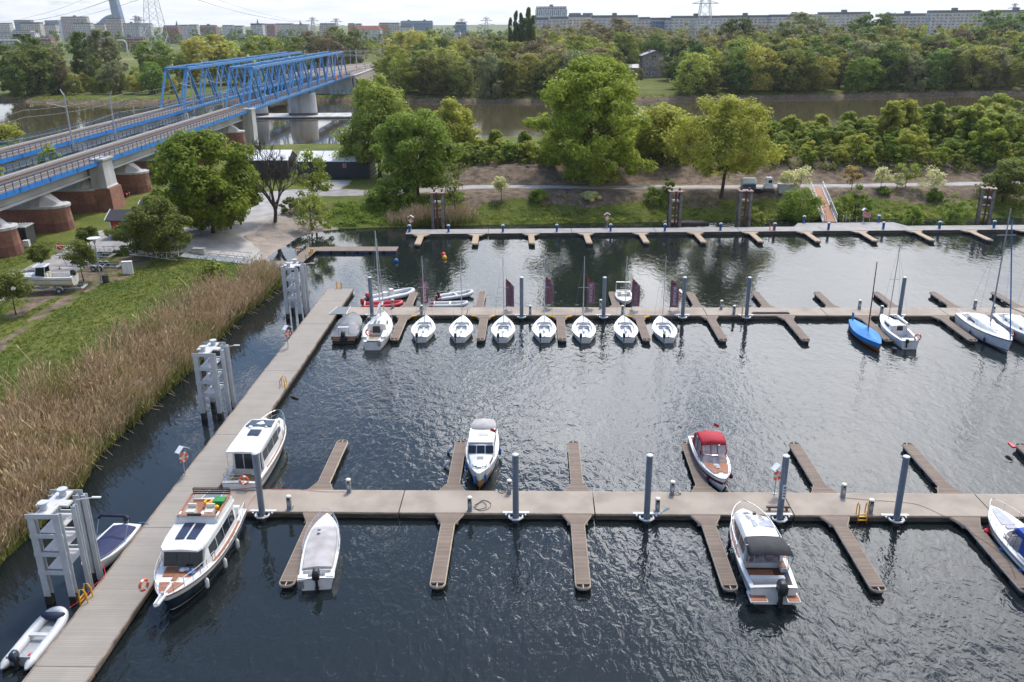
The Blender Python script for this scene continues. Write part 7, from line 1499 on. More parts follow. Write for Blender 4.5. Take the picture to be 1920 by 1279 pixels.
def crown_pts(rng, h, R, kind, nc, b0, lobes=.22):
    prof = PROF[kind]; out_ = []; ph = rng.uniform(0, 6.28, 4)
    while len(out_) < nc:
        z = rng.uniform(b0, 1.0); a = rng.uniform(0, 6.283); p = float(prof(np.array(z)))
        if rng.uniform() > p+.12: continue
        lob = 1+lobes*math.sin(2*a+ph[0]+z*3)+lobes*.7*math.sin(3*a+ph[1]-z*5)+lobes*.5*math.sin(5*a+ph[2]+z*9)
        r = R*p*lob*rng.uniform(.25, 1)**.45; out_.append((r*math.cos(a), r*math.sin(a), z*h))
    return np.array(out_)
def leaves(name, C, rc, nl, size, rng, m, droop=0., flat=.7):
    nc = len(C); rcs = rc*rng.uniform(.6, 1.25, nc); P = np.repeat(C, nl, 0); R3 = np.repeat(rcs, nl)
    d = rng.normal(size=(len(P), 3)); d /= np.linalg.norm(d, axis=1)[:, None]; rad = R3*rng.uniform(.15, 1, len(P))**.5
    P = P+d*rad[:, None]*np.array([1, 1, flat]); P[:, 2] -= droop*rad*rng.uniform(0, 1, len(P))
    nrm = d*1.1+rng.normal(size=d.shape)*.5+np.array([0, 0, .7]); nrm /= np.linalg.norm(nrm, axis=1)[:, None]
    u = np.cross(nrm, rng.normal(size=nrm.shape)); u /= np.linalg.norm(u, axis=1)[:, None]; v = np.cross(nrm, u)
    s = size*rng.uniform(.55, 1.3, len(P))[:, None]; u = u*s; v = v*s*.7
    co = np.stack([P-u, P+v*.9, P+u, P-v], 1).reshape(-1, 3); fc = np.arange(len(co)).reshape(-1, 4)
    me = bpy.data.meshes.new(name); me.vertices.add(len(co)); me.vertices.foreach_set('co', co.astype(np.float32).ravel()); me.loops.add(fc.size); me.loops.foreach_set('vertex_index', fc.ravel().astype(np.int32)); me.polygons.add(len(fc)); me.polygons.foreach_set('loop_start', np.arange(0, fc.size, 4, dtype=np.int32)); me.polygons.foreach_set('loop_total', np.full(len(fc), 4, dtype=np.int32)); me.update(); me.materials.append(m); return me
def limbs(name, h, R, C, rng, r0, m, n_limb=14, tt=.7, fork=.3, lean=0.):
    q = MB(); top = Vector((lean, 0, h*tt)); trunk = [Vector((0, 0, -.3)), Vector((lean*.2+rng.normal()*.01*h, rng.normal()*.01*h, h*tt*.35)), Vector((lean*.6, rng.normal()*.015*h, h*tt*.7)), top]
    q.tube(trunk, r0, 8, r2=r0*.35); q.cyl((0, 0, -.3), r0*1.5, .8, 8, r0*1.02)
    ids = rng.choice(len(C), min(n_limb, len(C)), replace=False)
    for i in ids:
        c = Vector(C[i]); f = min(max(fork, c.z/h*.75-.12+rng.uniform(-.1, .05)), tt*.95); base = Vector((lean*f/tt, 0, f*h)); mid = base.lerp(c, .5)+Vector((0, 0, -.03*h+rng.uniform(0, .06)*h)); rr = r0*(.5-.25*f)
        q.tube([base, base.lerp(mid, .5)+Vector((0, 0, .01*h)), mid, c], rr, 5, r2=rr*.18)
        for k in range(2):
            j = rng.randint(len(C)); c2 = Vector(C[j])
            if (c2-mid).length < R*.75: q.tube([mid, mid.lerp(c2, .55)+Vector((0, 0, .02*h)), c2], rr*.4, 4, r2=rr*.1)
    o = q.build(name, m); me = o.data; bpy.data.objects.remove(o); return me
def tree_parts(seed, h, R, kind, nc, nl, size, leafm, b0=.22, rcf=.17, r0=None, nlimb=14, bk=None, droop=0., lobes=.22, tt=.72, fork=.28, flat=.7):
    rng = np.random.RandomState(seed); C = crown_pts(rng, h, R, kind, nc, b0, lobes)
    return leaves('crown', C, R*rcf*2, nl, size, rng, leafm, droop, flat), limbs('trunk', h, R, C, rng, r0 or h*.02, bk or bark, nlimb, tt, fork)
def plant(name, lab, cat, x, y, z, parts, rz=0, sc=1, grp=None, lm=None):
    t = thing(name, lab, cat, (x, y, z), rz, grp); t.scale = (sc, sc, sc) if isinstance(sc, (int, float)) else sc
    for nm, me in zip(('crown', 'trunk'), parts):
        if me is None: continue
        o = bpy.data.objects.new(nm, me); COL.objects.link(o); o.parent = t
        if nm == 'crown' and lm: o.material_slots[0].link = 'OBJECT'; o.material_slots[0].material = lm
    return t
def hero(name, lab, bx, by, z, top, Rm, kind, lm, seed, nc=90, nl=130, size=.24, cat='tree', x=None, y=None, **k):
    if x is None: x, y = G(bx, by, z)
    gz = hz(x, y)-.05; h_ = ztop(top, x, y)-gz; return plant(name, lab, cat, x, y, gz, tree_parts(seed, h_, Rm, kind, nc, nl, size, lm, **k), 0)
hero('maple_tree', 'full round bright green maple by the beach in front of the bridge', 400, 437, 1.6, 252, 6.5, 'round', LM['maple'], 3, 170, 170, .26, b0=.12, rcf=.13, nlimb=20)
for px, py, lab in ((433, 428, 'slim second trunk under the right side of the green maple'), (452, 420, 'leaning slim trunk right of the maple, nearest the bare tree')):
    hero('young_tree', 'small maple-like tree, '+lab, px, py, 1.6, 330, 2.6, 'round', LM['maple'], px, 40, 110, .24, b0=.45, rcf=.2)
hero('round_tree', 'dark olive round tree at the end of the white fence by the kiosk', 303, 482, 1.6, 375, 3.7, 'round', LM['dark'], 5, 110, 160, .17, b0=.20, rcf=.15)
# bare tree
def bare(seed, h):
    rng = np.random.RandomState(seed); q = MB()
    def br(p, d, L, r, lv):
        n_ = 3; pts = [p]; dd = d.copy()
        for i in range(n_): dd = (dd+Vector(rng.normal(size=3))*.10+Vector((0, 0, .05))).normalized(); pts.append(pts[-1]+dd*L/n_)
        r = max(r, .03); q.tube(pts, r, 6 if lv < 2 else (4 if lv < 3 else 3), r2=r*.6)
        if lv >= 6: return
        for k in range(3):
            ax = Vector(rng.normal(size=3)).cross(dd).normalized(); nd = (Matrix.Rotation(rng.uniform(.25, .75), 3, ax) @ dd+Vector((0, 0, .12))).normalized(); s_ = rng.randint(1, n_+1)
            br(pts[s_], nd, L*rng.uniform(.58, .8), r*.5, lv+1)
    br(Vector((0, 0, -.2)), Vector((0, 0, 1)), h*.38, h*.025, 0)
    for a in (.5, 2.6, 4.4): br(Vector((0, 0, h*.16+.3*a*.3)), Vector((math.cos(a)*.7, math.sin(a)*.7, .75)).normalized(), h*.3, h*.013, 1)
    kz = h/max(v[2] for v in q.v); q.v = [(v[0]*kz*.9, v[1]*kz*.9, v[2]*kz) for v in q.v]; o = q.build('trunk', bark); me = o.data; bpy.data.objects.remove(o); return me
x, y = G(515, 410, 1.8); gz = hz(x, y); t = thing('bare_tree', 'tall leafless tree with fine brown twigs in front of the left storage tent', 'tree', (x, y, gz)); hh = ztop(248, x, y)-gz
for nm, me in (('branches', bare(11, hh*.95)),): o = bpy.data.objects.new(nm, me); COL.objects.link(o); o.parent = t
hero('young_tree', 'loose light green young tree in front of the gap between the two storage tents', 590, 388, 1.8, 283, 2.7, 'tall', LM['fresh'], 21, 46, 48, .22, b0=.25, rcf=.18)
hero('shrub', 'loose grey-green shrub standing on the beach edge', 584, 422, 1.0, 362, 2.8, 'bush', LM['fresh'], 22, 44, 48, .18, b0=.12, cat='shrub')
hero('shrub', 'small grey-green shrub left of the beach-edge shrub, below the bare tree', 545, 402, 1.4, 372, 1.6, 'bush', LM['dark'], 23, 22, 50, .18, b0=.12, cat='shrub')
hero('tall_tree', 'tall light green tree at the right end of the long storage tent', 708, 332, 1.9, 146, 7.3, 'tall', LM['fresh'], 31, 150, 130, .30, b0=.2, rcf=.14, x=-30.3, y=172, nlimb=22, lobes=.36)
hero('tall_tree', 'yellowish tree top rising behind the mid green tree in front of the river', 812, 330, 2, 190, 4.6, 'tall', LM['yellow'], 32, 90, 110, .3, x=-16.5, y=180, b0=.2)
hero('broad_tree', 'mid green broad tree above the left end of the far pier', 780, 372, 2.3, 212, 6.3, 'round', LM['green'], 33, 150, 150, .26, b0=.14, rcf=.14, x=-19.8, y=148.5, nlimb=20)
hero('shrub', 'dark green bush under the left side of the broad tree by the far pier', 736, 388, 1.5, 335, 3.1, 'bush', LM['green'], 34, 50, 110, .22, b0=.05, cat='shrub')
hero('oak_tree', 'largest tree, huge green oak with visible limbs standing on the levee in the middle', 1105, 345, 4, 111, 9.4, 'oak', LM['oak'], 35, 230, 170, .30, b0=.06, rcf=.105, x=10.2, y=157, nlimb=34, lobes=.42)
hero('broad_tree', 'yellow-green tree leaning out from behind the right side of the huge oak', 1215, 330, 5, 205, 5.6, 'round', LM['yellow'], 36, 110, 120, .3, b0=.1, x=24.5, y=168)
hero('tall_tree', 'light yellow-green tree with a clear dark trunk left of the tank trailer', 1352, 388, 1, 188, 6.4, 'round', LM['yellow'], 37, 150, 120, .25, b0=.26, rcf=.14, x=31.6, y=147, nlimb=22, lobes=.38)
hero('shrub', 'dense dark round bush at the right edge above the rightmost rusty dolphin', 1880, 372, 2, 304, 3.4, 'bush', LM['dark'], 38, 60, 130, .2, b0=.05, cat='shrub')
# young trees and shrubs of the bank
for i, (px, py, tp, Rm, lm, kd, lab) in enumerate(((1474, 362, 322, 1.6, 'white', 'fan', 'small whitish shrub at the left concrete box'), (1499, 364, 313, 2.2, 'white', 'fan', 'whitish flowering young tree left of the white gangway'), (1596, 360, 314, 1.5, 'orange', 'fan', 'orange-leaved thin young tree right of the gangway top'), (1651, 358, 315, 1.5, 'white', 'tall', 'whitish young tree, second right of the gangway'),
        (1681, 358, 325, 1.2, 'white', 'tall', 'thin small whitish sapling, third right of the gangway'), (1697, 356, 306, 2.0, 'fresh', 'fan', 'pale green thin young tree, fourth right of the gangway'), (1744, 362, 311, 1.9, 'white', 'tall', 'whitish young tree nearest the rightmost rusty dolphin'), (940, 372, 330, 1.2, 'white', 'fan', 'pale thin bare-looking sapling beside the path left of the oak'),
        (852, 388, 320, 1.6, 'dark', 'fan', 'thin dark young tree right of the leftmost rusty dolphin'), (1251, 372, 330, 1.1, 'green', 'tall', 'small green sapling above the rusty dolphin with the raft'))):
    hero('young_tree', lab, px, py, 2.6, tp, Rm, kd, LM[lm], 50+i, 22, 40, .17, b0=.35, rcf=.2, r0=.06, nlimb=10)
for i, (px, py, tp, Rm, lm, lab) in enumerate(((1007, 382, 357, 1.5, 'green', 'small dark green bush on the brown slope left of the oak'), (1106, 381, 361, 1.4, 'white', 'small whitish flowering bush on the brown slope below the oak'), (1228, 383, 353, 1.9, 'green', 'green bush on the slope left of the raft dolphin'), (1500, 392, 358, 3.0, 'green', 'broad green bush at the upper end of the white gangway'), (1604, 388, 350, 2.0, 'green', 'dark green bush below the orange-leaved young tree'), (1575, 392, 370, 1.8, 'fresh', 'light green low bush right of the white gangway'), (1783, 400, 366, 2.2, 'green', 'green bush left of the rightmost rusty dolphin'), (1711, 404, 388, 1.7, 'green', 'low round green bush between gangway sign and rightmost dolphin'), (1655, 372, 352, 1.0, 'green', 'small green bush under the second whitish tree'), (1752, 376, 356, 1.3, 'green', 'small green bush under the whitish tree near the rightmost dolphin'), (1905, 350, 300, 3., 'green', 'green bush cut by the right edge above the path'), (1412, 402, 392, 1.6, 'fresh', 'low green bush at the foot of the yellow-green tree'),
        (398, 522, 492, 1.2, 'fresh', 'thin light green shrub on the grass near the grating gangway'), (238, 476, 464, 1.1, 'green', 'low green bush along the white fence'), (12, 268, 234, 3.6, 'yellow', 'yellow-green bush between bridge and river at the left edge'), (120, 325, 296, 1.8, 'fresh', 'green sapling growing between the two bridges'), (60, 330, 300, 2.0, 'yellow', 'yellowish bush growing between the two bridges, near the left edge'))):
    if lab.startswith(('green sapling', 'yellowish bush')):
        x, y = b2w(-13, 150 if px > 100 else 132); gz = 1.5; plant('shrub', lab, 'shrub', x, y, gz, tree_parts(80+i, 9.2, 2.6, 'tall', 40, 70, .22, LM[lm], b0=.3)); continue
    hero('shrub', lab, px, py, 1.6, tp, Rm, 'bush', LM[lm], 80+i, 30 if Rm < 2.5 else 60, 80, .16 if py > 370 else .24, b0=.04, cat='shrub', rcf=.2)
for i, (px, py, tp, Rm, lab) in enumerate(((30, 590, 514, 1.7, 'small round-headed street tree on a bare stem, bottom left in front of the fishing boat'), (79, 506, 462, 1.3, 'small round-headed tree on a short stem behind the fishing boat bow'), (157, 528, 454, 1.7, 'small round-headed tree on a thin stem in front of the empty trailers'), (241, 472, 421, 1.8, 'small round-headed tree on a thin stem in front of the blue kiosk'), (170, 468, 427, 1.3, 'small tree crown showing just above the lamp post'))):
    hero('street_tree', lab, px, py, 1.6, tp, Rm, 'umbrella', LM['dark'], 120+i, 40, 110, .12, b0=.44, rcf=.2, r0=.07, tt=.62, fork=.5)
# levee shrubs between path and river
REG = ((740, 'beside the railway'), (810, 'above the broad tree'), (870, 'above the leftmost dolphin'), (930, 'left of the poplars'), (1005, 'below the poplars'), (1075, 'below the office tower'), (1150, 'above the oak'), (1260, 'around the grey house'), (1330, 'below the lattice pylon'), (1400, 'above the clear-trunked tree'), (1465, 'above the tank trailer'), (1540, 'above the white gangway'), (1620, 'above the orange sapling'), (1700, 'above the landing deck'), (1780, 'above the pale saplings'), (1860, 'above the rightmost dolphin'), (9999, 'at the right edge'))
def region(px): return [n_ for a, n_ in REG if px < a][0]
SV = []
for s_ in range(9):
    kd = ('bush', 'round', 'tall')[s_ % 3]; SV.append(tree_parts(200+s_, 6., 3.0 if kd != 'tall' else 2.4, kd, 48, 95, .24, LM['fresh'], b0=.04 if kd != 'round' else .12, rcf=.14, lobes=.4))
rng = random.Random(5); cols = [('fresh', 'light green'), ('yellow', 'yellow-green'), ('green', 'mid green'), ('dark', 'grey-green'), ('oak', 'olive green')]; nls = 0
def lev(x, y, h_, ci=None):
    global nls
    px = 960+F_PX*((x*_Rt[0]+y*_Rt[1])/(x*_F[0]+y*_F[1]+26*.34)); k, nm = cols[ci if ci is not None else rng.choice([0, 0, 0, 1, 1, 1, 2, 4])]
    row = 'near the path' if y < 176 else ('on the levee crest' if y < 190 else 'on the river side')
    reg = region(px)
    plant('levee_shrub', '%s levee shrub %s, %s' % (nm, row, reg), 'shrub', x, y, hz(x, y)-.2, SV[rng.randrange(9)], rng.uniform(0, 6.28), (h_/6*rng.uniform(1., 1.45), h_/6*rng.uniform(1., 1.45), h_/6*rng.uniform(1., 1.25)), 'shrubs and small trees along the levee', LM[k]); nls += 1
for x in np.arange(-13, 108, 3.7):
    if 5 < x < 16: continue
    lev(x+rng.uniform(-1, 1), 166+rng.uniform(-1.5, 1.5), rng.uniform(2., 3.2) if x > 16 else rng.uniform(2.6, 3.4))
    if x < 10: lev(x+rng.uniform(-1, 1), 171+rng.uniform(-1.5, 1.5), rng.uniform(2.8, 3.8))
x = -14.
while x < 112:
    for y, hlo, hhi in ((169, 3.5, 5.5), (179, 4, 6.5), (191, 4.5, 7.), (206, 4.5, 7)):
        if x < 6 and y > 175: continue
        f = 1.2 if x > 84 and y < 200 else (.9 if x > 46 else (.72 if x > 6 else .7))
        if y >= 206 and 52 < x < 80: f = 1
        lev(x+rng.uniform(-1.8, 1.8), y+rng.uniform(-3, 3), rng.uniform(hlo, hhi)*f)
    x += 6.2
for px, tp, yy, ci in ((927, 240, 174, 0), (985, 246, 172, 0), (888, 272, 168, 2), (950, 280, 168, 2), (1500, 212, 190, 1), (1560, 208, 190, 1), (1615, 210, 190, 0), (1695, 190, 186, 1), (1722, 186, 190, 1), (1785, 188, 188, 0), (1855, 196, 182, 1), (1900, 194, 184, 1), (1452, 222, 192, 4), (1280, 238, 186, 1), (1420, 235, 186, 4)):
    x = at(px, yy); z = hz(x, yy); h_ = ztop(tp, x, yy)-z; k, nm = cols[ci]; plant('levee_tree', '%s taller levee tree, top near %s' % (nm, {927: 'the river left of the oak', 985: 'the left edge of the oak', 888: 'the river above the leftmost dolphin', 950: 'the bank between two taller shrubs', 1500: 'the river above the white gangway', 1560: 'the river right of the gangway top', 1615: 'the orange-leaved young tree', 1695: 'the first peak right of the gangway', 1722: 'the highest peak of the right side', 1785: 'the slim peak above the pale saplings', 1855: 'the dark bush on the right', 1900: 'the right edge', 1452: 'the tank trailer', 1280: 'the gap left of the clear-trunked tree', 1420: 'the right side of the clear-trunked tree'}[px]), 'tree', x, yy, z-.2, tree_parts(300+px, h_, h_*(.30 if px != 1785 else .16), 'tall', 70, 90, .28, LM[k], b0=.1, rcf=.17))

# ---- undergrowth, reeds, grass tufts (stuff)
def stuff(o, lab, cat): tag(o, lab, cat); o['kind'] = 'stuff'; return o
rg = np.random.RandomState(9)
def scatter_leaves(name, lab, pts, rc, nl, size, m): me = leaves(name, pts, rc, nl, size, rg, m, flat=.6); o = bpy.data.objects.new(name, me); COL.objects.link(o); return stuff(o, lab, 'undergrowth')
X = rg.uniform(-30, 100, 3800); Y = rg.uniform(136, 150, 3800); d = sdist(X, Y, BASIN); k = (d > .1) & (d < 8.5+1.5*wob(X, Y)) & (rg.uniform(0, 1, len(X)) < .95-.08*d) ; X, Y = X[k], Y[k]; scatter_leaves('bank_herbs', 'dense green herbs on the bank behind the far pier', np.stack([X, Y, height(X, Y)+.12], 1), .55, 16, .13, leafmat('herb_leaves', (.102, .162, .022), (.319, .370, .054), clump=.35))
X = rg.uniform(-12, 100, 1500); Y = rg.uniform(135, 145, 1500); d = sdist(X, Y, BASIN); k = (d > -.15) & (d < 1.4) & (np.sin(X*.21)+.5*np.sin(X*.57) > -.1); X, Y = X[k], Y[k]; scatter_leaves('yellow_green_waterside_herbs', 'bright yellow-green plants along the waterline behind the far pier', np.stack([X, Y, height(X, Y)+.2], 1), .4, 18, .10, leafmat('bright_herbs', (.297, .347, .028), (.683, .672, .077)))
X = rg.uniform(-16, 105, 2600); Y = rg.uniform(156, 232, 2600); k = (X > 8) | (Y < 178); X, Y = X[k], Y[k]; scatter_leaves('levee_undergrowth', 'low green thicket filling the levee between the shrubs', np.stack([X, Y, height(X, Y)+.5], 1)[(Y > 162)], 1.3, 26, .26, leafmat('thicket_leaves', (.091, .126, .022), (.297, .315, .062), clump=.3))
X = rg.uniform(-33, -12, 900); Y = rg.uniform(133, 150, 900); d = sdist(X, Y, BASIN); k = (d > .5) & (d < 12); X, Y = X[k], Y[k]; scatter_leaves('bank_thicket', 'green nettles and brambles behind the beach inlet', np.stack([X, Y, height(X, Y)+.25], 1), .8, 22, .17, LM['green'])
X = rg.uniform(-230, 230, 2600); Y = rg.uniform(362, 396, 2600); d = sdist(X, Y, RIVER); k = (d > .3) & (d < 7); X, Y = X[k], Y[k]; scatter_leaves('far_bank_scrub', 'low scrub and grass along the far river bank', np.stack([X, Y, height(X, Y)+.3], 1), .9, 8, .32, FM['mid'])
def reeds(name, lab, X, Y, h0, h1, m):
    n_ = len(X); Z = height(X, Y)-.1; Z = np.maximum(Z, -.25); hh = rg.uniform(h0, h1, n_)*np.clip(1+.16*np.sin(X*.9+Y*.5)+.1*np.sin(Y*1.3-X), .6, 1.3)*rg.choice([1, 1, 1, .7, 1.15], n_); a = rg.uniform(0, 6.28, n_); ln = rg.normal(size=(n_, 2))*.22*hh[:, None]+np.array([.10, -.03])*hh[:, None]
    P0 = np.stack([X, Y, Z], 1); P1 = P0+np.stack([ln[:, 0]*.35, ln[:, 1]*.35, hh*.6], 1); P2 = P0+np.stack([ln[:, 0], ln[:, 1], hh], 1); w_ = .022; S1 = np.stack([np.cos(a), np.sin(a), a*0], 1)
    co = np.stack([P0-S1*w_*.7, P0+S1*w_*.7, P1+S1*w_*1.3, P1-S1*w_*1.3, P2+S1*w_*.5, P2-S1*w_*.5], 1); base = np.arange(n_)[:, None]*6
    f1 = base+np.array([0, 1, 2, 3]); f2 = base+np.array([3, 2, 4, 5])
    # plume
    pl = rg.uniform(0, 1, n_) < .55; Q = P2[pl]; b_ = S1[pl]*.055; up = np.stack([ln[pl, 0]*.12, ln[pl, 1]*.12, np.full(pl.sum(), .26)], 1); c2 = np.stack([Q-up*.6, Q+b_, Q+up, Q-b_], 1)
    allco = np.concatenate([co.reshape(-1, 3), c2.reshape(-1, 3)]); f3 = np.arange(len(c2)*4).reshape(-1, 4)+len(co)*6
    # leaves leaning off the stems
    k2 = rg.uniform(0, 1, n_) < .9; B = P0[k2]+(P2-P0)[k2]*rg.uniform(.25, .75, (k2.sum(), 1)); a2 = rg.uniform(0, 6.28, k2.sum()); dr = np.stack([np.cos(a2), np.sin(a2), np.full(k2.sum(), .9)], 1)*.42; sd_ = np.stack([-np.sin(a2), np.cos(a2), a2*0], 1)*.025; c3 = np.stack([B-sd_, B+sd_, B+dr+sd_*.3, B+dr-sd_*.3], 1)
    f4 = np.arange(len(c3)*4).reshape(-1, 4)+len(allco); allco = np.concatenate([allco, c3.reshape(-1, 3)]); fc = np.concatenate([f1, f2, f3, f4])
    me = bpy.data.meshes.new(name); me.vertices.add(len(allco)); me.vertices.foreach_set('co', allco.astype(np.float32).ravel()); me.loops.add(fc.size); me.loops.foreach_set('vertex_index', fc.ravel().astype(np.int32)); me.polygons.add(len(fc)); me.polygons.foreach_set('loop_start', np.arange(0, fc.size, 4, dtype=np.int32)); me.polygons.foreach_set('loop_total', np.full(len(fc), 4, dtype=np.int32)); me.update(); me.materials.append(m)
    o = bpy.data.objects.new(name, me); COL.objects.link(o); return stuff(o, lab, 'reeds')
rm = bpy.data.materials.new('reed_stems'); rm.use_nodes = True; n, l = rm.node_tree.nodes, rm.node_tree.links; b = n['Principled BSDF']; b.inputs['Roughness'].default_value = .75; b.inputs['Specular IOR Level'].default_value = .2
t_ = n.new('ShaderNodeTexCoord'); s_ = n.new('ShaderNodeSeparateXYZ'); l.new(t_.outputs['Object'], s_.inputs[0]); g_ = n.new('ShaderNodeNewGeometry')
mr = n.new('ShaderNodeMapRange'); l.new(s_.outputs[2], mr.inputs[0]); mr.inputs[1].default_value = .3; mr.inputs[2].default_value = 1.9
nz = n.new('ShaderNodeTexNoise'); nz.inputs['Scale'].default_value = .25; nz.inputs['Detail'].default_value = 4; l.new(t_.outputs['Object'], nz.inputs['Vector']); ad = n.new('ShaderNodeMath'); ad.operation = 'MULTIPLY_ADD'; l.new(nz.outputs['Fac'], ad.inputs[0]); ad.inputs[1].default_value = 2.6; ad.inputs[2].default_value = -1.35
ad2 = n.new('ShaderNodeMath'); ad2.operation = 'ADD'; ad2.use_clamp = True; l.new(mr.outputs[0], ad2.inputs[0]); l.new(ad.outputs[0], ad2.inputs[1])
mxa = n.new('ShaderNodeMix'); mxa.data_type = 'RGBA'; l.new(g_.outputs['Random Per Island'], mxa.inputs[0]); mxa.inputs[6].default_value = (.33, .235, .14, 1); mxa.inputs[7].default_value = (.68, .53, .34, 1)
mxb = n.new('ShaderNodeMix'); mxb.data_type = 'RGBA'; l.new(g_.outputs['Random Per Island'], mxb.inputs[0]); mxb.inputs[6].default_value = (.13, .16, .03, 1); mxb.inputs[7].default_value = (.33, .33, .08, 1)
mxc = n.new('ShaderNodeMix'); mxc.data_type = 'RGBA'; l.new(ad2.outputs[0], mxc.inputs[0]); l.new(mxb.outputs[2], mxc.inputs[6]); l.new(mxa.outputs[2], mxc.inputs[7]); l.new(mxc.outputs[2], b.inputs['Base Color'])
n_ = 185000; Y = rg.uniform(22, 104, n_); X = rg.uniform(-52, -30.5, n_); d = sdist(X, Y, BASIN)
wband = np.interp(Y, [20, 50, 62, 75, 88, 96, 101, 104], [13.5, 12, 9.8, 7.8, 6.8, 5.8, 4.6, 2.5])*(1+.14*np.sin(Y*.5)+.12*np.sin(Y*1.7)); dens = np.clip(1.05-d/wband, 0, 1)**1.1*np.clip(.8+.35*np.sin(X*1.1+2*np.sin(Y*.45))+.2*np.sin(X*2.3-Y*1.9), .15, 1.1)
k = (d > -.45) & (d < wband) & (rg.uniform(0, 1, n_) < dens); X, Y = X[k], Y[k]; reeds('reeds', 'tall dry tan reeds with green lower stems along the left bank', X, Y, 1.7, 2.7, rm)
X = rg.uniform(-27, -5, 9000); Y = rg.uniform(133, 140.5, 9000); d = sdist(X, Y, BASIN); k = (d > -.3) & (d < 3.2) & (np.abs(X+16) < 8*rg.uniform(.3, 1, len(X))); reeds('waterside_reeds', 'clump of dry tan reeds behind the leftmost rusty dolphin', X[k], Y[k], 1.4, 2.3, rm)
# dead canes over the water edge
q = MB(); rr_ = random.Random(4)
for i in range(70):
    yy = rr_.uniform(55, 102); xx = -31.9+float(np.interp(yy, [44, 51, 57, 66, 74, 82, 95, 101], [0, .5, -.6, -.3, 0, -.4, .3, .7])); q.tube([(xx-.8, yy+rr_.uniform(-1, 1), .5), (xx+.1, yy, .25), (xx+rr_.uniform(.3, 1.3), yy-rr_.uniform(0, 1.2), .03)], .02, 3)
stuff(q.build('fallen_canes', mat('dead_cane', (.28, .2, .13), .8)), 'fallen dead canes lying over the water edge below the reeds', 'reeds')
# grass tufts
def tufts(name, lab, X, Y, h0, w_, m, nb=7):
    n_ = len(X); Z = height(X, Y); P = np.repeat(np.stack([X, Y, Z-.02], 1), nb, 0); a = rg.uniform(0, 6.28, len(P)); r_ = rg.uniform(0, .16, len(P)); P[:, 0] += r_*np.cos(a); P[:, 1] += r_*np.sin(a); hh = h0*rg.uniform(.5, 1.3, len(P)); a2 = rg.uniform(0, 6.28, len(P))
    s_ = np.stack([np.cos(a2), np.sin(a2), a2*0], 1)*w_; tp = P+np.stack([np.cos(a)*hh*.5, np.sin(a)*hh*.5, hh], 1); co = np.stack([P-s_, P+s_, tp+s_*.25, tp-s_*.25], 1).reshape(-1, 3); fc = np.arange(len(co)).reshape(-1, 4)
    me = bpy.data.meshes.new(name); me.vertices.add(len(co)); me.vertices.foreach_set('co', co.astype(np.float32).ravel()); me.loops.add(fc.size); me.loops.foreach_set('vertex_index', fc.ravel().astype(np.int32)); me.polygons.add(len(fc)); me.polygons.foreach_set('loop_start', np.arange(0, fc.size, 4, dtype=np.int32)); me.polygons.foreach_set('loop_total', np.full(len(fc), 4, dtype=np.int32)); me.update(); me.materials.append(m); o = bpy.data.objects.new(name, me); COL.objects.link(o); return stuff(o, lab, 'grass')
gmt = leafmat('grass_blades', (.065, .10, .014), (.19, .23, .04), tr=.3, clump=.3)
X = rg.uniform(-72, -34, 26000); Y = rg.uniform(40, 118, 26000); gi = np.clip(((Y[:, None]-ys[None, :])**2).argmin(1), 0, ny-1); gj = np.clip(((X[:, None]-xs[None, :])**2).argmin(1), 0, nx-1); dd_ = dirt[gi, gj]; d = sdist(X, Y, BASIN)
road = np.abs((X+80)*(-20)+(Y-66)*14) if False else 0; k = (dd_ < .35) & (d > 4) & (~((X < -54) & (Y < 128) & (Y > 60) & (X < -50-(100-Y)*.0) & (np.abs(X-np.interp(Y, [66, 86, 96, 108, 120, 132], [-80, -66, -60.5, -60, -60, -58.5])) < 5.2))) & (~((Y > 111.5) & (X > -66))) ; tufts('grass', 'uneven green grass tufts on the left bank', X[k], Y[k], .17, .022, gmt)

# ---- the woods and the flood plain beyond the river
FV = {}
for i in range(12):
    kd = ('round', 'tall', 'oak', 'round', 'tall', 'bush', 'oak', 'cone', 'round', 'tall', 'poplar', 'oak')[i]; b0_ = .10 if kd != 'bush' else .02
    Rr = {'round': 5.6, 'tall': 4.6, 'oak': 6.6, 'bush': 5.5, 'cone': 3.6, 'poplar': 2.2}[kd]; FV[i] = (kd, tree_parts(400+i, 16., Rr, kd, 85, 42 if kd != 'poplar' else 70, .46, FM['mid'], b0=b0_, rcf=.15 if kd != 'poplar' else .24, r0=.24, nlimb=9, lobes=.22 if kd != 'poplar' else .05))
rf = random.Random(21); names_f = {'mid': 'mid green', 'olive': 'olive', 'dark': 'dark green', 'brown': 'brownish', 'yellow': 'yellow-green', 'silver': 'silvery'}
def pxof(x, y, z=10): v = np.array([x, y, z-CAM_H]); return 960+F_PX*(v @ _Rt)/(v @ _F)
def ftree(x, y, h_, key, vi, where, sx=1., z=None):
    kd, parts = FV[vi]; sc = h_/16.; shp = {'round': 'round', 'tall': 'tall oval', 'oak': 'broad', 'bush': 'low wide', 'cone': 'pointed', 'poplar': 'columnar'}[kd]
    return plant('woodland_tree', '%s %s tree %s' % (names_f[key], shp, where), 'tree', x, y, (hz(x, y) if z is None else z)-.2, parts, rf.uniform(0, 6.28), (sc*sx*rf.uniform(.9, 1.15), sc*sx*rf.uniform(.9, 1.15), sc), 'trees of the wood beyond the river', FM[key])
rows = [(7, 13, 19, 9.5), (17, 14, 20, 9.5), (29, 13, 19, 10.5), (43, 14, 20, 11), (60, 14, 21, 12), (80, 15, 22, 13), (104, 16, 23, 14.5), (132, 17, 24, 16), (165, 17, 25, 18)]
cnt = 0
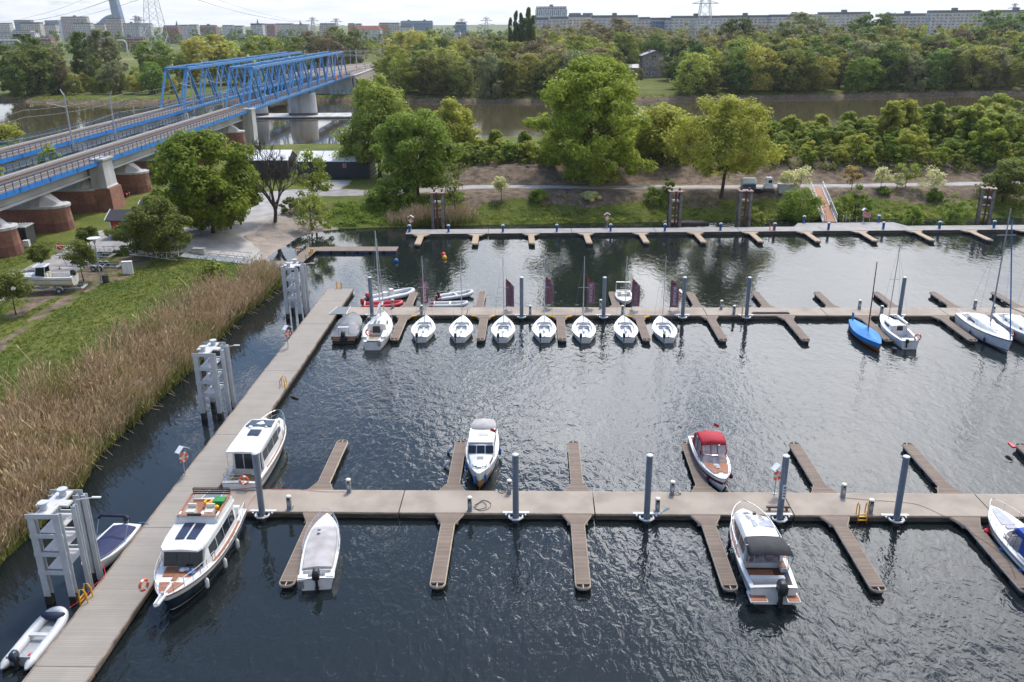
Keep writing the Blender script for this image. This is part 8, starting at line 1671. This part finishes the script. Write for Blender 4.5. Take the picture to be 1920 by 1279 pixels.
for ri, (dy, h0, h1, stp) in enumerate(rows):
    x = -95.
    while x < 330:
        xx = x+rf.uniform(-.3, .3)*stp; ysh = float(np.interp(xx, [-80, 0, 54, 134, 207, 300], [373, 364, 371, 382, 395, 408])); yy = ysh+dy+rf.uniform(-.3, .3)*(8+ri*2); px = pxof(xx, yy); x += stp
        if px < 676 or px > 1965: continue
        emb = b2w(float(np.interp(yy, [387, 470, 540, 640], [14, 21, 34, 50])), yy)[0]
        if xx < emb: continue
        if 1146 < px < 1282 and yy < 496: continue
        if 1150 < px < 1290 and ri == 0: continue
        if ri < 4: key = rf.choices(['mid', 'olive', 'dark', 'brown', 'yellow', 'silver'], [6, 4, 5, 1.5, 2, 1.6])[0]
        else: key = rf.choices(['mid', 'olive', 'dark', 'brown', 'yellow', 'silver'], [5, 5, 4, 2.6, 4, .6])[0]
        if 700 < px < 1050 and key == 'dark': key = 'olive'
        vi = rf.choice([0, 1, 2, 3, 4, 6, 8, 9, 11, 5 if ri == 0 else 2]); h_ = rf.uniform(h0, h1)*(1.0 if px > 1000 else .92); h_ = h_*(.8 if 690 < px < 800 and ri > 2 else 1)
        reg = region(px)
        rw = ('at the far water edge', 'second from the far water', 'in the third rank', 'in the fourth rank', 'in mid wood', 'in the sixth rank', 'in the seventh rank', 'high in the wood', 'at the wood top')[ri]
        ftree(xx, yy, h_, key, vi, rw+', '+reg); cnt += 1
print('woodland trees', cnt)
# tall poplars against the sky
for i, (px, tp) in enumerate(((957, 36), (968, 23), (977, 27), (991, 17), (999, 32), (983, 40))): x = at(px, 520); h_ = ztop(tp, x, 520)-2; ftree(x, 520, h_, 'dark', 10, 'dark against the sky left of the office tower', .32)
# scatter around the house
for px, yy, h_, key, vi in ((1203, 470, 6, 'olive', 5), (1180, 474, 4, 'mid', 5), (1256, 466, 13, 'silver', 3), (1274, 455, 17, 'dark', 0), (1280, 404, 13.5, 'mid', 3), (1150, 462, 13, 'olive', 5), (1165, 505, 19, 'dark', 7), (1178, 510, 19, 'dark', 7), (1228, 520, 19, 'dark', 6)): ftree(at(px, yy), yy, h_, key, vi, 'growing right beside the grey brick house')
# left flood plain
for px, yy, tp, key, vi, sx, lab in ((22, 392, 86, 'dark', 2, 1.3, 'massive clump at the left edge beyond the river'), (60, 402, 92, 'dark', 0, 1.2, 'right half of the big clump at the left edge'), (5, 380, 120, 'dark', 2, 1., 'front of the big clump at the left edge'), (102, 392, 108, 'brown', 1, .9, 'greyish budding beside the left clump'), (50, 450, 63, 'dark', 1, .9, 'rising behind the left clump'), (90, 430, 84, 'brown', 1, .9, 'rust-tinted behind the left clump'), (148, 440, 56, 'dark', 4, .85, 'tall dark, left one of the tall pair'), (187, 430, 52, 'silver', 4, .95, 'tall grey-green, right one of the tall pair'), (165, 410, 100, 'olive', 3, .8, 'below the tall pair'),
        (200, 392, 112, 'silver', 3, 1., 'willow-like at the bank'), (175, 398, 128, 'olive', 5, .7, 'low, left of the willow-like one'), (272, 388, 116, 'mid', 0, 1., 'at the bank left of the truss portal'), (240, 396, 125, 'yellow', 9, .8, 'between willow-like and bank tree'), (278, 460, 77, 'mid', 0, 1.2, 'dark round behind the bank tree'), (300, 500, 96, 'brown', 9, .9, 'reddish behind the truss portal'), (345, 470, 86, 'yellow', 9, .9, 'left of the big bright tree'), (385, 450, 68, 'yellow', 2, 1.6, 'big bright broad one above the truss'), (420, 455, 78, 'yellow', 0, 1.4, 'right half of the big bright broad one'), (485, 480, 68, 'mid', 0, 1.1, 'round, above the middle of the truss'), (540, 500, 72, 'mid', 2, 1.3, 'broad, above the truss end'), (590, 560, 60, 'brown', 2, 1.3, 'brownish above the truss end'), (640, 600, 52, 'olive', 2, 1.3, 'left of the railway yard'), (610, 540, 72, 'brown', 0, 1.2, 'low brown above the truss end'), (660, 640, 62, 'brown', 0, 1., 'behind the railway yard gantries'), (330, 430, 100, 'olive', 3, .8, 'directly behind the farther truss portal'), (450, 440, 98, 'olive', 3, .8, 'between the two trusses'), (520, 470, 92, 'brown', 5, .8, 'behind the far end of the farther truss'),
        (735, 450, 85, 'yellow', 0, 1.2, 'front left corner of the wood, right of the railway'), (718, 500, 92, 'olive', 1, 1., 'slim at the railway edge of the wood'), (765, 560, 58, 'yellow', 0, 1.3, 'bright round above the wood right of the railway'), (800, 600, 58, 'yellow', 2, 1.2, 'second bright round above the wood right of the railway'), (700, 420, 140, 'mid', 0, .9, 'at the wing wall of the bridge'), (732, 405, 118, 'olive', 0, 1., 'behind the wing wall of the bridge'), (1140, 560, 36, 'brown', 2, 1.4, 'rust-brown dome against the apartment slab'), (1385, 620, 34, 'dark', 0, 1.3, 'dark dome against the right apartment slab'), (1500, 640, 26, 'silver', 2, 1.6, 'windswept grey-green against the apartment slab'), (1640, 650, 26, 'dark', 0, 1.5, 'dark dome left of the far right slab'), (1880, 660, 22, 'dark', 2, 1.5, 'dark broad dome at the right horizon')):
    x = at(px, yy); z0 = 2.2; h_ = ztop(tp, x, yy)-z0; ftree(x, yy, max(h_, 4), key, vi, lab, sx, z=z0)
for i in range(30):
    px = 6+12.5*i; yy = 388+8*((i*7) % 3)
    if px < 330: ftree(at(px, yy), yy, rf.uniform(3.5, 9), rf.choice(['mid', 'olive', 'silver', 'dark', 'yellow']), rf.choice([5, 0, 3]), 'at the far bank left of the truss portals')
# low scrub on the meadow
for i in range(34):
    px = 19*i+rf.uniform(-8, 8); yy = rf.uniform(440, 640); x = at(px, yy)
    if x > b2w(-46, yy)[0]: continue
    ftree(x, yy, rf.uniform(4, 8), rf.choice(['mid', 'olive', 'brown', 'yellow', 'dark']), rf.choice([5, 0, 3]), 'on the meadow beyond the left river bank')
# far wood mass as one object per distance
def mass(name, lab, pts, m, size=1.0, nl=26, nc=16):
    Cs = []; rs = np.random.RandomState(77)
    for (x, y, h_, R) in pts:
        C = crown_pts(rs, h_, R, 'round', nc, .25); C += np.array([x, y, 2.]); Cs.append(C)
    me = leaves(name, np.concatenate(Cs), 2.6*size, nl, size, rs, m); o = bpy.data.objects.new(name, me); COL.objects.link(o); return stuff(o, lab, 'wood')
pts = []
for yy in (560, 585, 612, 642, 675, 712, 755, 805, 862, 930):
    x = at(690, yy)
    while x < at(1965, yy):
        px = pxof(x, yy)
        lim = 21 if px > 1000 else (15 if px > 850 else 12)
        if xx is not None and not (690 < px < 715 and yy < 800): pts.append((x+rf.uniform(-4, 4), yy+rf.uniform(-9, 9), rf.uniform(.82, 1.18)*(lim+ (2.5 if yy > 650 else 0)), rf.uniform(6, 8.5)))
        x += 12+yy*.008
h3 = len(pts)//3; rf.shuffle(pts)
for i, (k, lab) in enumerate((('olive', 'olive'), ('brown', 'budding brown'), ('mid', 'mid green'))): mass('far_wood', 'far %s treetops of the wood behind the individual trees' % lab, pts[i*h3:(i+1)*h3], FM[k], .85, 24, 22)
pts = []
for yy, a_, b_ in ((760, 0, 640), (860, 0, 690), (980, 0, 960), (1120, 0, 980), (1300, 0, 1000), (1500, 0, 1000), (1800, 0, 1000), (2300, 0, 1000)):
    x = at(a_-30, yy)
    while x < at(b_, yy): 
        if rf.random() < (.45 if yy < 900 else .8): pts.append((x+rf.uniform(-6, 6), yy+rf.uniform(-30, 30), rf.uniform(10, 20 if yy < 1200 else 25), rf.uniform(6, 10)))
        x += 14+yy*.007
mass('far_wood', 'dark distant treetops between the buildings of the city on the left', pts, FM['dark'], 1.3, 14, 16)
# ------------------------------------------------------------------ city on the horizon
def facade(name, wall, win, w2, bw=3.2, bh=2.9, ms=.75): return brickmat(name, win, w2, wall, bw, bh, ms, .7, off=0)
F = dict(slab=facade('slab_facade', (.62, .61, .62), (.20, .22, .26), (.34, .30, .29), 4.4, 2.85, .95), slab2=facade('slab_facade_pink', (.62, .58, .58), (.20, .20, .24), (.36, .30, .29), 4.0, 2.85, .9), tan=facade('tan_facade', (.60, .54, .49), (.17, .18, .21), (.26, .2, .18), 3.8, 2.9, .8), grey=facade('grey_facade', (.57, .56, .57), (.16, .17, .19), (.26, .22, .2), 3.6, 2.9, .75),
         glass=facade('blue_glass_facade', (.30, .38, .48), (.10, .17, .28), (.16, .24, .36), 3., 3.2, .22), white=facade('striped_white_facade', (.62, .64, .67), (.16, .19, .25), (.2, .23, .3), 2.6, 18, .8), red=facade('red_brick_facade', (.26, .10, .075), (.45, .43, .42), (.2, .18, .18), 4.2, 2.9, .9), orange=facade('orange_facade', (.48, .25, .13), (.2, .19, .2), (.4, .36, .33), 4.5, 3, .8), pale=facade('pale_facade', (.60, .60, .60), (.22, .24, .28), (.32, .33, .36), 5, 3, 1.0), balc=facade('balcony_facade', (.60, .55, .52), (.10, .09, .1), (.30, .16, .1), 3.4, 2.9, .55))
roofd = mat('flat_roof', (.20, .20, .21), .9); roofr = mat('red_tile_roof', (.22, .065, .05), .85)
def bldg(px0, px1, top, D, fac, lab, depth=14, attic=2.4, tilt=0, roof='flat', name='apartment_building', nwin=0, steps=()):
    x0, x1 = at(px0, D), at(px1, D); xm = (x0+x1)/2; zt_ = ztop(top, xm, D); L_ = x1-x0
    t = thing(name, lab, 'building', (xm, D, 2), tilt); H = zt_-2
    q = MB(); q.bx(-L_/2, L_/2, 0, depth, 0, H-(attic if roof == 'flat' else 0)); q.build('wall', F[fac], t)
    if roof == 'flat': q = MB(); q.bx(-L_/2+.8, L_/2-.8, .8, depth-.8, H-attic, H); q.build('attic_storey', roofd if attic < 3 else F['grey'], t)
    elif roof == 'hip': q = MB(); q.loft([[(-L_/2-1, -1, H), (L_/2+1, -1, H), (L_/2+1, depth+1, H), (-L_/2-1, depth+1, H)], [(-L_/2+5, depth/2-.5, H+6), (L_/2-5, depth/2-.5, H+6), (L_/2-5, depth/2+.5, H+6), (-L_/2+5, depth/2+.5, H+6)]]); q.build('roof', roofr, t)
    elif roof == 'dark': q = MB(); q.bx(-L_/2, L_/2, -.3, depth, H, H+3); q.build('roof', roofd, t)
    n_ = int(L_/28)
    for k in range(n_): q = MB(); q.bx(-L_/2+(k+.5)*L_/n_-2.2, -L_/2+(k+.5)*L_/n_+2.2, 4, 9, H, H+2.2); q.build('lift_housing', roofd, t)
    q = MB(); q.bx(-L_/2+.2, L_/2-.2, -.25, -.01, H-(attic if roof == 'flat' else 0)-.9, H-(attic if roof == 'flat' else 0)-.1); q.build('cornice', pilecap, t); return t
bldg(1004, 1063, 12, 1150, 'white', 'pale striped office tower rising above the right apartment slabs, right of the poplars', 24, 3)
for a, b_, tp, f, lab, D in ((972, 1030, 33, 'slab', 'pale apartment slab end just right of the poplars, below the office tower', 960), (1030, 1067, 31, 'slab2', 'apartment slab part directly under the right side of the office tower', 955), (1065, 1108, 28, 'tan', 'apartment slab part with blue boxes on top, right of the office tower', 1000), (1108, 1197, 28.5, 'slab', 'apartment slab part behind the rust-brown domed tree', 950), (1197, 1220, 32, 'slab2', 'lower apartment slab part left of the blue glass block', 955),
    (1220, 1248, 33, 'glass', 'small blue glass block between two apartment slabs', 965), (1248, 1259, 33, 'slab2', 'narrow slab piece right of the blue glass block', 955), (1259, 1352, 29.5, 'slab', 'apartment slab part behind the right lattice pylon', 950), (1352, 1444, 28.5, 'slab2', 'apartment slab part right of the lattice pylon, behind the dark domed tree', 950), (1444, 1536, 27, 'slab', 'apartment slab part behind the windswept tree', 945), (1536, 1631, 22.5, 'slab', 'taller apartment slab part with dark roof line, centre right of the horizon', 930), (1662, 1743, 25, 'slab2', 'apartment slab part left of the tallest right one', 940),
    (1743, 1838, 19, 'slab2', 'tallest apartment slab part near the right end of the horizon', 920), (1838, 1861, 22.5, 'slab', 'short lower slab piece near the right end of the horizon', 925), (1861, 1950, 18.5, 'slab2', 'apartment slab part cut by the right edge', 915)): bldg(a, b_, tp, D, f, lab)
for a, b_, k in ((1066, 1090, 'left'), (1092, 1112, 'right')): bldg(a, b_, 24.5, 1100, 'glass', 'blue box building on the skyline right of the office tower, the %s one' % k, 14, 2)
L = [(-5, 18, 43, 1900, 'grey', 'grey block cut by the left edge of the horizon'), (28, 59, 40, 2200, 'glass', 'blue-roofed block second from the left on the horizon'), (38, 75, 45, 1700, 'tan', 'tan apartment block in front of the blue-roofed one'), (75, 104, 46, 1750, 'tan', 'tan apartment block between the tan one and the tall grey high-rise'), (85, 111, 40.5, 2300, 'glass', 'second blue-roofed block on the left horizon'), (116, 164, 31, 1900, 'balc', 'tall broad high-rise with balconies, biggest block of the left horizon'), (136, 170, 43, 1600, 'grey', 'lower patterned wing in front of the tall balcony high-rise'), (169, 196, 44.5, 1900, 'tan', 'block between the tall high-rise and the sail-shaped building'), (199, 228, 34, 1850, 'balc', 'high-rise with dark balconies in front of the blue tower'), (230, 259, 43.5, 1750, 'grey', 'grey block right of the blue tower, left part'), (262, 282, 43.5, 1800, 'grey', 'grey block left of the big lattice pylon'),
     (305, 333, 47.5, 1500, 'red', 'dark red and white block right of the big lattice pylon'), (334, 352, 46.5, 1700, 'pale', 'pale pair of blocks on the left horizon, left one'), (353, 369, 46, 1700, 'grey', 'pale pair of blocks on the left horizon, right one'), (374, 404, 47, 1900, 'red', 'reddish block behind round trees above the truss portal'), (416, 436, 47, 1800, 'pale', 'pale block above the farther truss, left'), (438, 455, 48, 1800, 'pale', 'pale block above the farther truss, right'), (470, 492, 47.5, 1500, 'pale', 'white hall with dark roof above the nearer truss'), (478, 500, 44.5, 2000, 'tan', 'tan block beside the church spire'), (500, 515, 44.5, 2000, 'red', 'small reddish block right of the church spire'), (516, 548, 46.5, 2100, 'grey', 'long dark-roofed block above the truss end'),
     (548, 578, 45.5, 1900, 'tan', 'tan block above the truss end'), (599, 614, 43.5, 1500, 'tan', 'brown block left one of a pair above the truss end'), (614, 628, 43.5, 1500, 'grey', 'brown-grey block right one of a pair above the truss end'), (652, 664, 43.5, 1700, 'orange', 'orange and white block left of the red roof, left half'), (666, 677, 44, 1700, 'tan', 'block left of the red roof, right half'), (710, 730, 42.5, 1600, 'orange', 'orange and grey block right of the red-roofed hall'), (730, 749, 42.5, 1600, 'tan', 'grey-brown block beside the orange one'), (751, 811, 39, 1900, 'glass', 'wide blue glass block with red stripe above the railway yard'), (748, 774, 49, 1500, 'pale', 'white striped low building in front of the wide blue block'), (853, 874, 42, 1300, 'glass', 'dark blue-grey block with antennas left of the poplars'), (850, 862, 57, 1000, 'pale', 'small white box building below the dark blue-grey block')]
for a, b_, tp, D, f, lab in L: bldg(a, b_, tp, D, f, lab, 14, 2.2, roof='dark' if 'dark-roof' in lab or 'dark roof' in lab or 'blue-roofed' in lab else 'flat')
bldg(667, 712, 56, 1450, 'pale', 'wide hall with red tiled roof above the railway yard', 22, roof='hip')
for a, b_, tp, lab, f in ((-10, 62, 61, 'long low white building behind the trees at the left edge', 'pale'), (60, 90, 70, 'low red brick shed on the left behind the meadow', 'red'), (165, 200, 70, 'low red shed left of the white pipe arch', 'red'), (205, 268, 69, 'long low red brick building behind the white pipe arch', 'red'), (20, 55, 57, 'low grey hall among trees on the left', 'grey')): bldg(a, b_, tp, 1150, f, lab, 12, 1, roof='flat')
# red stripe
x0, x1 = at(751, 1900), at(811, 1900)
# blue tower and sail building
D = 3600; x0, x1 = at(213, D), at(229, D); t = thing('glass_tower', 'tall blue glass tower leaving the top of the photo', 'tower', ((x0+x1)/2, D, 0)); w_ = (x1-x0)/2
MB().loft([[(-w_*s_-a_, 0, z), (w_*s_-a_, 0, z), (w_*s_-a_, 30, z), (-w_*s_-a_, 30, z)] for z, s_, a_ in ((0, 1.12, -2), (60, 1.02, 0), (130, .82, 7), (212, .7, 9))]).build('tower_shaft', facade('tower_facade', (.13, .20, .33), (.09, .15, .27), (.12, .19, .32), 6, 4, .5), t)
x0, x1 = at(176, D), at(217, D); t = thing('sail_building', 'blue glass building with curved sail-shaped roof leaning to the tower', 'building', (x1, D-5, 0)); w_ = x1-x0
P = [(-w_, 0)]+[(-w_+w_*k/8, ztop(27, x1, D)*math.sin(math.pi/2*(k/8))**.55) for k in range(1, 9)]+[(0, 0)]
MB().loft([[(a, yy, z) for a, z in P] for yy in (0, 25)]).build('sail_body', MT['tower_facade'], t)
for px, tp, lab in ((331, 38, 'thin church spire left of the pale blocks'), (483, 35, 'thin church spire above the nearer truss'), (563, 37, 'thin church spire above the truss end')):
    D = 2300; x = at(px, D); H = ztop(tp, x, D); t = thing('church_spire', lab, 'church', (x, D, 0)); MB().bx(-3.5, 3.5, 0, 7, 0, H*.55).build('tower', F['red'], t); MB().loft([[(-3.5, 0, H*.55), (3.5, 0, H*.55), (3.5, 7, H*.55), (-3.5, 7, H*.55)], [(-.2, 3.3, H), (.2, 3.3, H), (.2, 3.7, H), (-.2, 3.7, H)]]).build('spire', mat('copper_spire', (.12, .17, .18), .7), t)
# lattice pylons
def pylon(lab, px, D, H, wb, arms, r=.14, z0=2, m=None):
    x = at(px, D); t = thing('lattice_pylon', lab, 'pylon', (x, D, z0)); q = MB(); m = m or galv
    n_ = 9; lv = [H*(1-(1-k/n_)**1.25) for k in range(n_+1)]; hw = lambda z: wb*(1-z/H)**.9*.5+wb*.09
    for k in range(n_):
        a, b_ = lv[k], lv[k+1]
        for sx, sy in ((-1, -1), (1, -1), (1, 1), (-1, 1)): q.tube([(sx*hw(a), sy*hw(a), a), (sx*hw(b_), sy*hw(b_), b_)], r, 4)
        for (s1, s2) in (((-1, -1), (1, -1)), ((1, -1), (1, 1)), ((1, 1), (-1, 1)), ((-1, 1), (-1, -1))): q.tube([(s1[0]*hw(a), s1[1]*hw(a), a), (s2[0]*hw(b_), s2[1]*hw(b_), b_)], r*.6, 3); q.tube([(s2[0]*hw(a), s2[1]*hw(a), a), (s1[0]*hw(b_), s1[1]*hw(b_), b_)], r*.6, 3)
    q.build('lattice_tower', m, t); q = MB()
    for z, w_ in arms:
        q.tube([(-w_, 0, z), (w_, 0, z)], r*1.2, 4); q.tube([(-w_, 0, z), (0, 0, z+2.4), (w_, 0, z)], r*.8, 4)
    q.build('cross_arms', m, t); return t
pylon('big pale lattice pylon on the left, its top beyond the photo', 290, 560, 58, 13, [(50, 9)], .16, m=dolw)
pylon('tall pale lattice pylon standing before the right apartment slabs', 1320, 640, 56, 12, [(26, 5), (40, 9), (50, 7)], .22, m=dolw)
pylon('grey lattice pylon at the left foot of the tall right one', 1298, 700, 30, 8, [(24, 7)], .2)
for px, tp, lab in ((587, 33, 'distant pylon with two cross arms above the truss end, left one'), (631, 35, 'distant pylon above the truss end, right one'), (912, 33, 'distant pylon left of the poplars'), (866, 36, 'distant pylon on top of the dark blue-grey block area'), (1896, 7, 'pylon behind the apartment slab near the right edge'), (257, 30, 'distant pale pylon right of the blue tower, left one'), (263, 32, 'distant pale pylon right of the blue tower, right one')):
    D = 1400 if px != 1896 else 1300; H = ztop(tp, at(px, D), D)-2; pylon(lab, px, D, H, 9, [(H*.72, 13), (H*.88, 9), (H*.97, 5)], .3)
def pwire(lab, a, b_, sag, r=.1): wire(lab, [a, ((a[0]+b_[0])/2, (a[1]+b_[1])/2, (a[2]+b_[2])/2-sag), b_], r, sag/3, 'power line')
for k, (z, off) in enumerate(((58, -9), (58, 9), (50, -9), (50, 9))): pwire('thin power line running from the big left pylon toward the far left, number %s' % ('one', 'two', 'three', 'four')[k], (at(290, 560)+off, 560, z), (at(10, 1500)+off*2, 1500, 40), 8, .11)
for k, (z, off) in enumerate(((56, -8), (56, 8), (50, 8))): pwire('thin power line from the big left pylon toward the truss end, number %s' % ('one', 'two', 'three')[k], (at(290, 560)+off, 560, z+2), (at(587, 1400)+off, 1400, 36), 8, .1)
# white pipe arches on the left
for px0, px1, lab in ((-5, 31, 'white pipe arch at the left edge behind the meadow'), (205, 231, 'white pipe arch behind the meadow, middle one'), (487, 510, 'white pipe arch above the truss, right one')):
    D = 900; x0, x1 = at(px0, D), at(px1, D); zt_ = ztop(76 if px0 < 400 else 77, x0, D); o = MB().tube([(x0-30 if px0 < 0 else x0, D, zt_), (x1-2, D, zt_), (x1, D, zt_-1.2), (x1+.6, D, zt_-3), (x1+.6, D, 2)], .75, 8).build('heating_pipe', pilecap, None, True); tag(o, lab, 'pipe')
# railway yard bits
for i, (px, py, c, lab) in enumerate(((611, 150, 'orange', 'small orange shed-like box beside the truss end'), (636, 152, 'orange', 'orange tarpaulin box at the far truss railing'))):
    x, y = b2w(.4, 352+i*14); o = MB().box((0, 0, 10.3), (.3, 2.6, 1.1)).build('orange_panel', orange); o.location = (x, y, 0); tag(o, 'orange panel hanging on the far railing of the nearer truss bridge, %s one' % ('left', 'right')[i], 'panel')

# ------------------------------------------------------------------ grey brick house on the far bank
hb = brickmat('grey_house_brick', (.36, .295, .265), (.30, .245, .22), (.33, .29, .26), .5, .16, .02); D = 488; xa, xb = at(1208, D), at(1237, D)+3; x0 = at(1175, D)
t = thing('brick_house', 'old grey-brown brick house with low metal roof and side wing on the far bank', 'house', (xa, D, 2)); H = ztop(105, xa, D)-2; w_ = xb-xa+2; Hr = 2.4; dp = 14
q = MB(); q.loft([[(0, y, 0), (0, y, H), (w_/2, y, H+Hr), (w_, y, H), (w_, y, 0)] for y in (0, dp)]); q.build('wall', hb, t)
q = MB(); q.loft([[(-.9, y, H-.25), (w_/2, y, H+Hr+.02), (w_+.9, y, H-.25), (w_+.9, y, H+.05), (w_/2, y, H+Hr+.35), (-.9, y, H+.05)] for y in (-.9, dp+.9)]); o = q.build('roof', mat('metal_roof', (.17, .185, .20), .4, (.12, .13, .14), .6), t); MB().box((w_*.3, 5, H+2.2), (.7, .7, 1.6)).build('chimney', hb, o)
def hwin(x, z, w2, h2, y=-.03, par=t, dark=False):
    o = MB().box((x, y, z), (w2, .08, h2)).build('window', white_m if not dark else black, par); q = MB(); q.box((x-w2*.22, y-.05, z), (w2*.32, .05, h2*.8)).box((x+w2*.22, y-.05, z), (w2*.32, .05, h2*.8)); q.build('pane', glass, o)
for xx in (2.4, 5.6): hwin(xx, 7.4, 1.2, 2.3); hwin(xx, 2.2, 1.5, 2.0)
for xx in (5.2, 6.5): hwin(xx, 11.0, .7, .9, dark=True)
lw = xa-x0; q = MB(); q.bx(-lw, -.02, 1.5, 11, 0, 5.2); q.build('wing_wall', hb, t); q = MB(); q.loft([[(-lw-.7, .8, 5.2), (.0, .8, 5.2), (.0, 11.5, 5.2), (-lw-.7, 11.5, 5.2)], [(-lw+2.5, 5, 7.0), (.0, 5, 7.0), (.0, 7, 7.0), (-lw+2.5, 7, 7.0)]]); q.build('wing_roof', MT['metal_roof'], t)
for xx in (-lw*.62, -lw*.25): hwin(xx, 2.6, 1.3, 1.9, 1.46)
q = MB(); q.box((-lw*.6, 4.2, 6.6), (3, 1.6, .1), rx=.4); q.build('roof_light', white_m, t)
for i, (px, yy) in enumerate(((866, 470), (905, 465), (878, 468), (952, 462), (843, 474), (960, 480), (985, 470))):
    x = at(px, yy); o = thing('parked_car', 'pale vehicle glimpsed between the trunks of the wood left of the oak', 'car', (x, yy, 2.2), 1.57, 'vehicles behind the far bank trees'); MB().loft([[(x_, y_, z) for y_, z in ((-2.3, .4), (-2.2, 1.1), (-1.6, 1.9), (.6, 1.9), (1.3, 1.1), (2.2, .9), (2.3, .4))] for x_ in (-.9, .9)]).build('body', white if i % 3 else redp, o); q = MB()
    for sx in (-.85, .85):
        for sy in (-1.4, 1.4): q.tube([(sx-.1, sy, .35), (sx+.1, sy, .35)], .35, 10)
    q.build('wheel', black, o)

# ------------------------------------------------------------------ haze
hzm = bpy.data.materials.new('haze_air'); hzm.use_nodes = True; n, l = hzm.node_tree.nodes, hzm.node_tree.links
for q_ in list(n): n.remove(q_)
om = n.new('ShaderNodeOutputMaterial'); pv = n.new('ShaderNodeVolumePrincipled'); pv.inputs['Color'].default_value = (.84, .9, 1., 1); pv.inputs['Density'].default_value = HAZE_D = .00006; pv.inputs['Anisotropy'].default_value = .25; l.new(pv.outputs[0], om.inputs['Volume'])
o = MB().bx(-3200, 2600, -320, 4300, -3.5, 218).build('haze', hzm); o['kind'] = 'stuff'
# tell apart look-alikes that share a label
D_ = {}
for o in bpy.data.objects:
    if o.parent is None and o.get('label') and not o.get('kind'): D_.setdefault(o['label'], []).append(o)
ORD = ['leftmost', 'second from left', 'third from left', 'fourth from left', 'fifth from left', 'sixth from left', 'seventh from left', 'eighth from left', 'ninth from left', 'tenth from left']+['%s from left' % w for w in 'eleventh twelfth thirteenth fourteenth fifteenth sixteenth seventeenth eighteenth'.split()]
for k, v in D_.items():
    if len(v) < 2: continue
    v.sort(key=lambda o: pxof(o.location[0], o.location[1]))
    for i, o in enumerate(v): o['label'] = k+', '+(ORD[i] if len(v) > 3 else (('left one', 'right one') if len(v) == 2 else ('left one', 'middle one', 'right one'))[i])
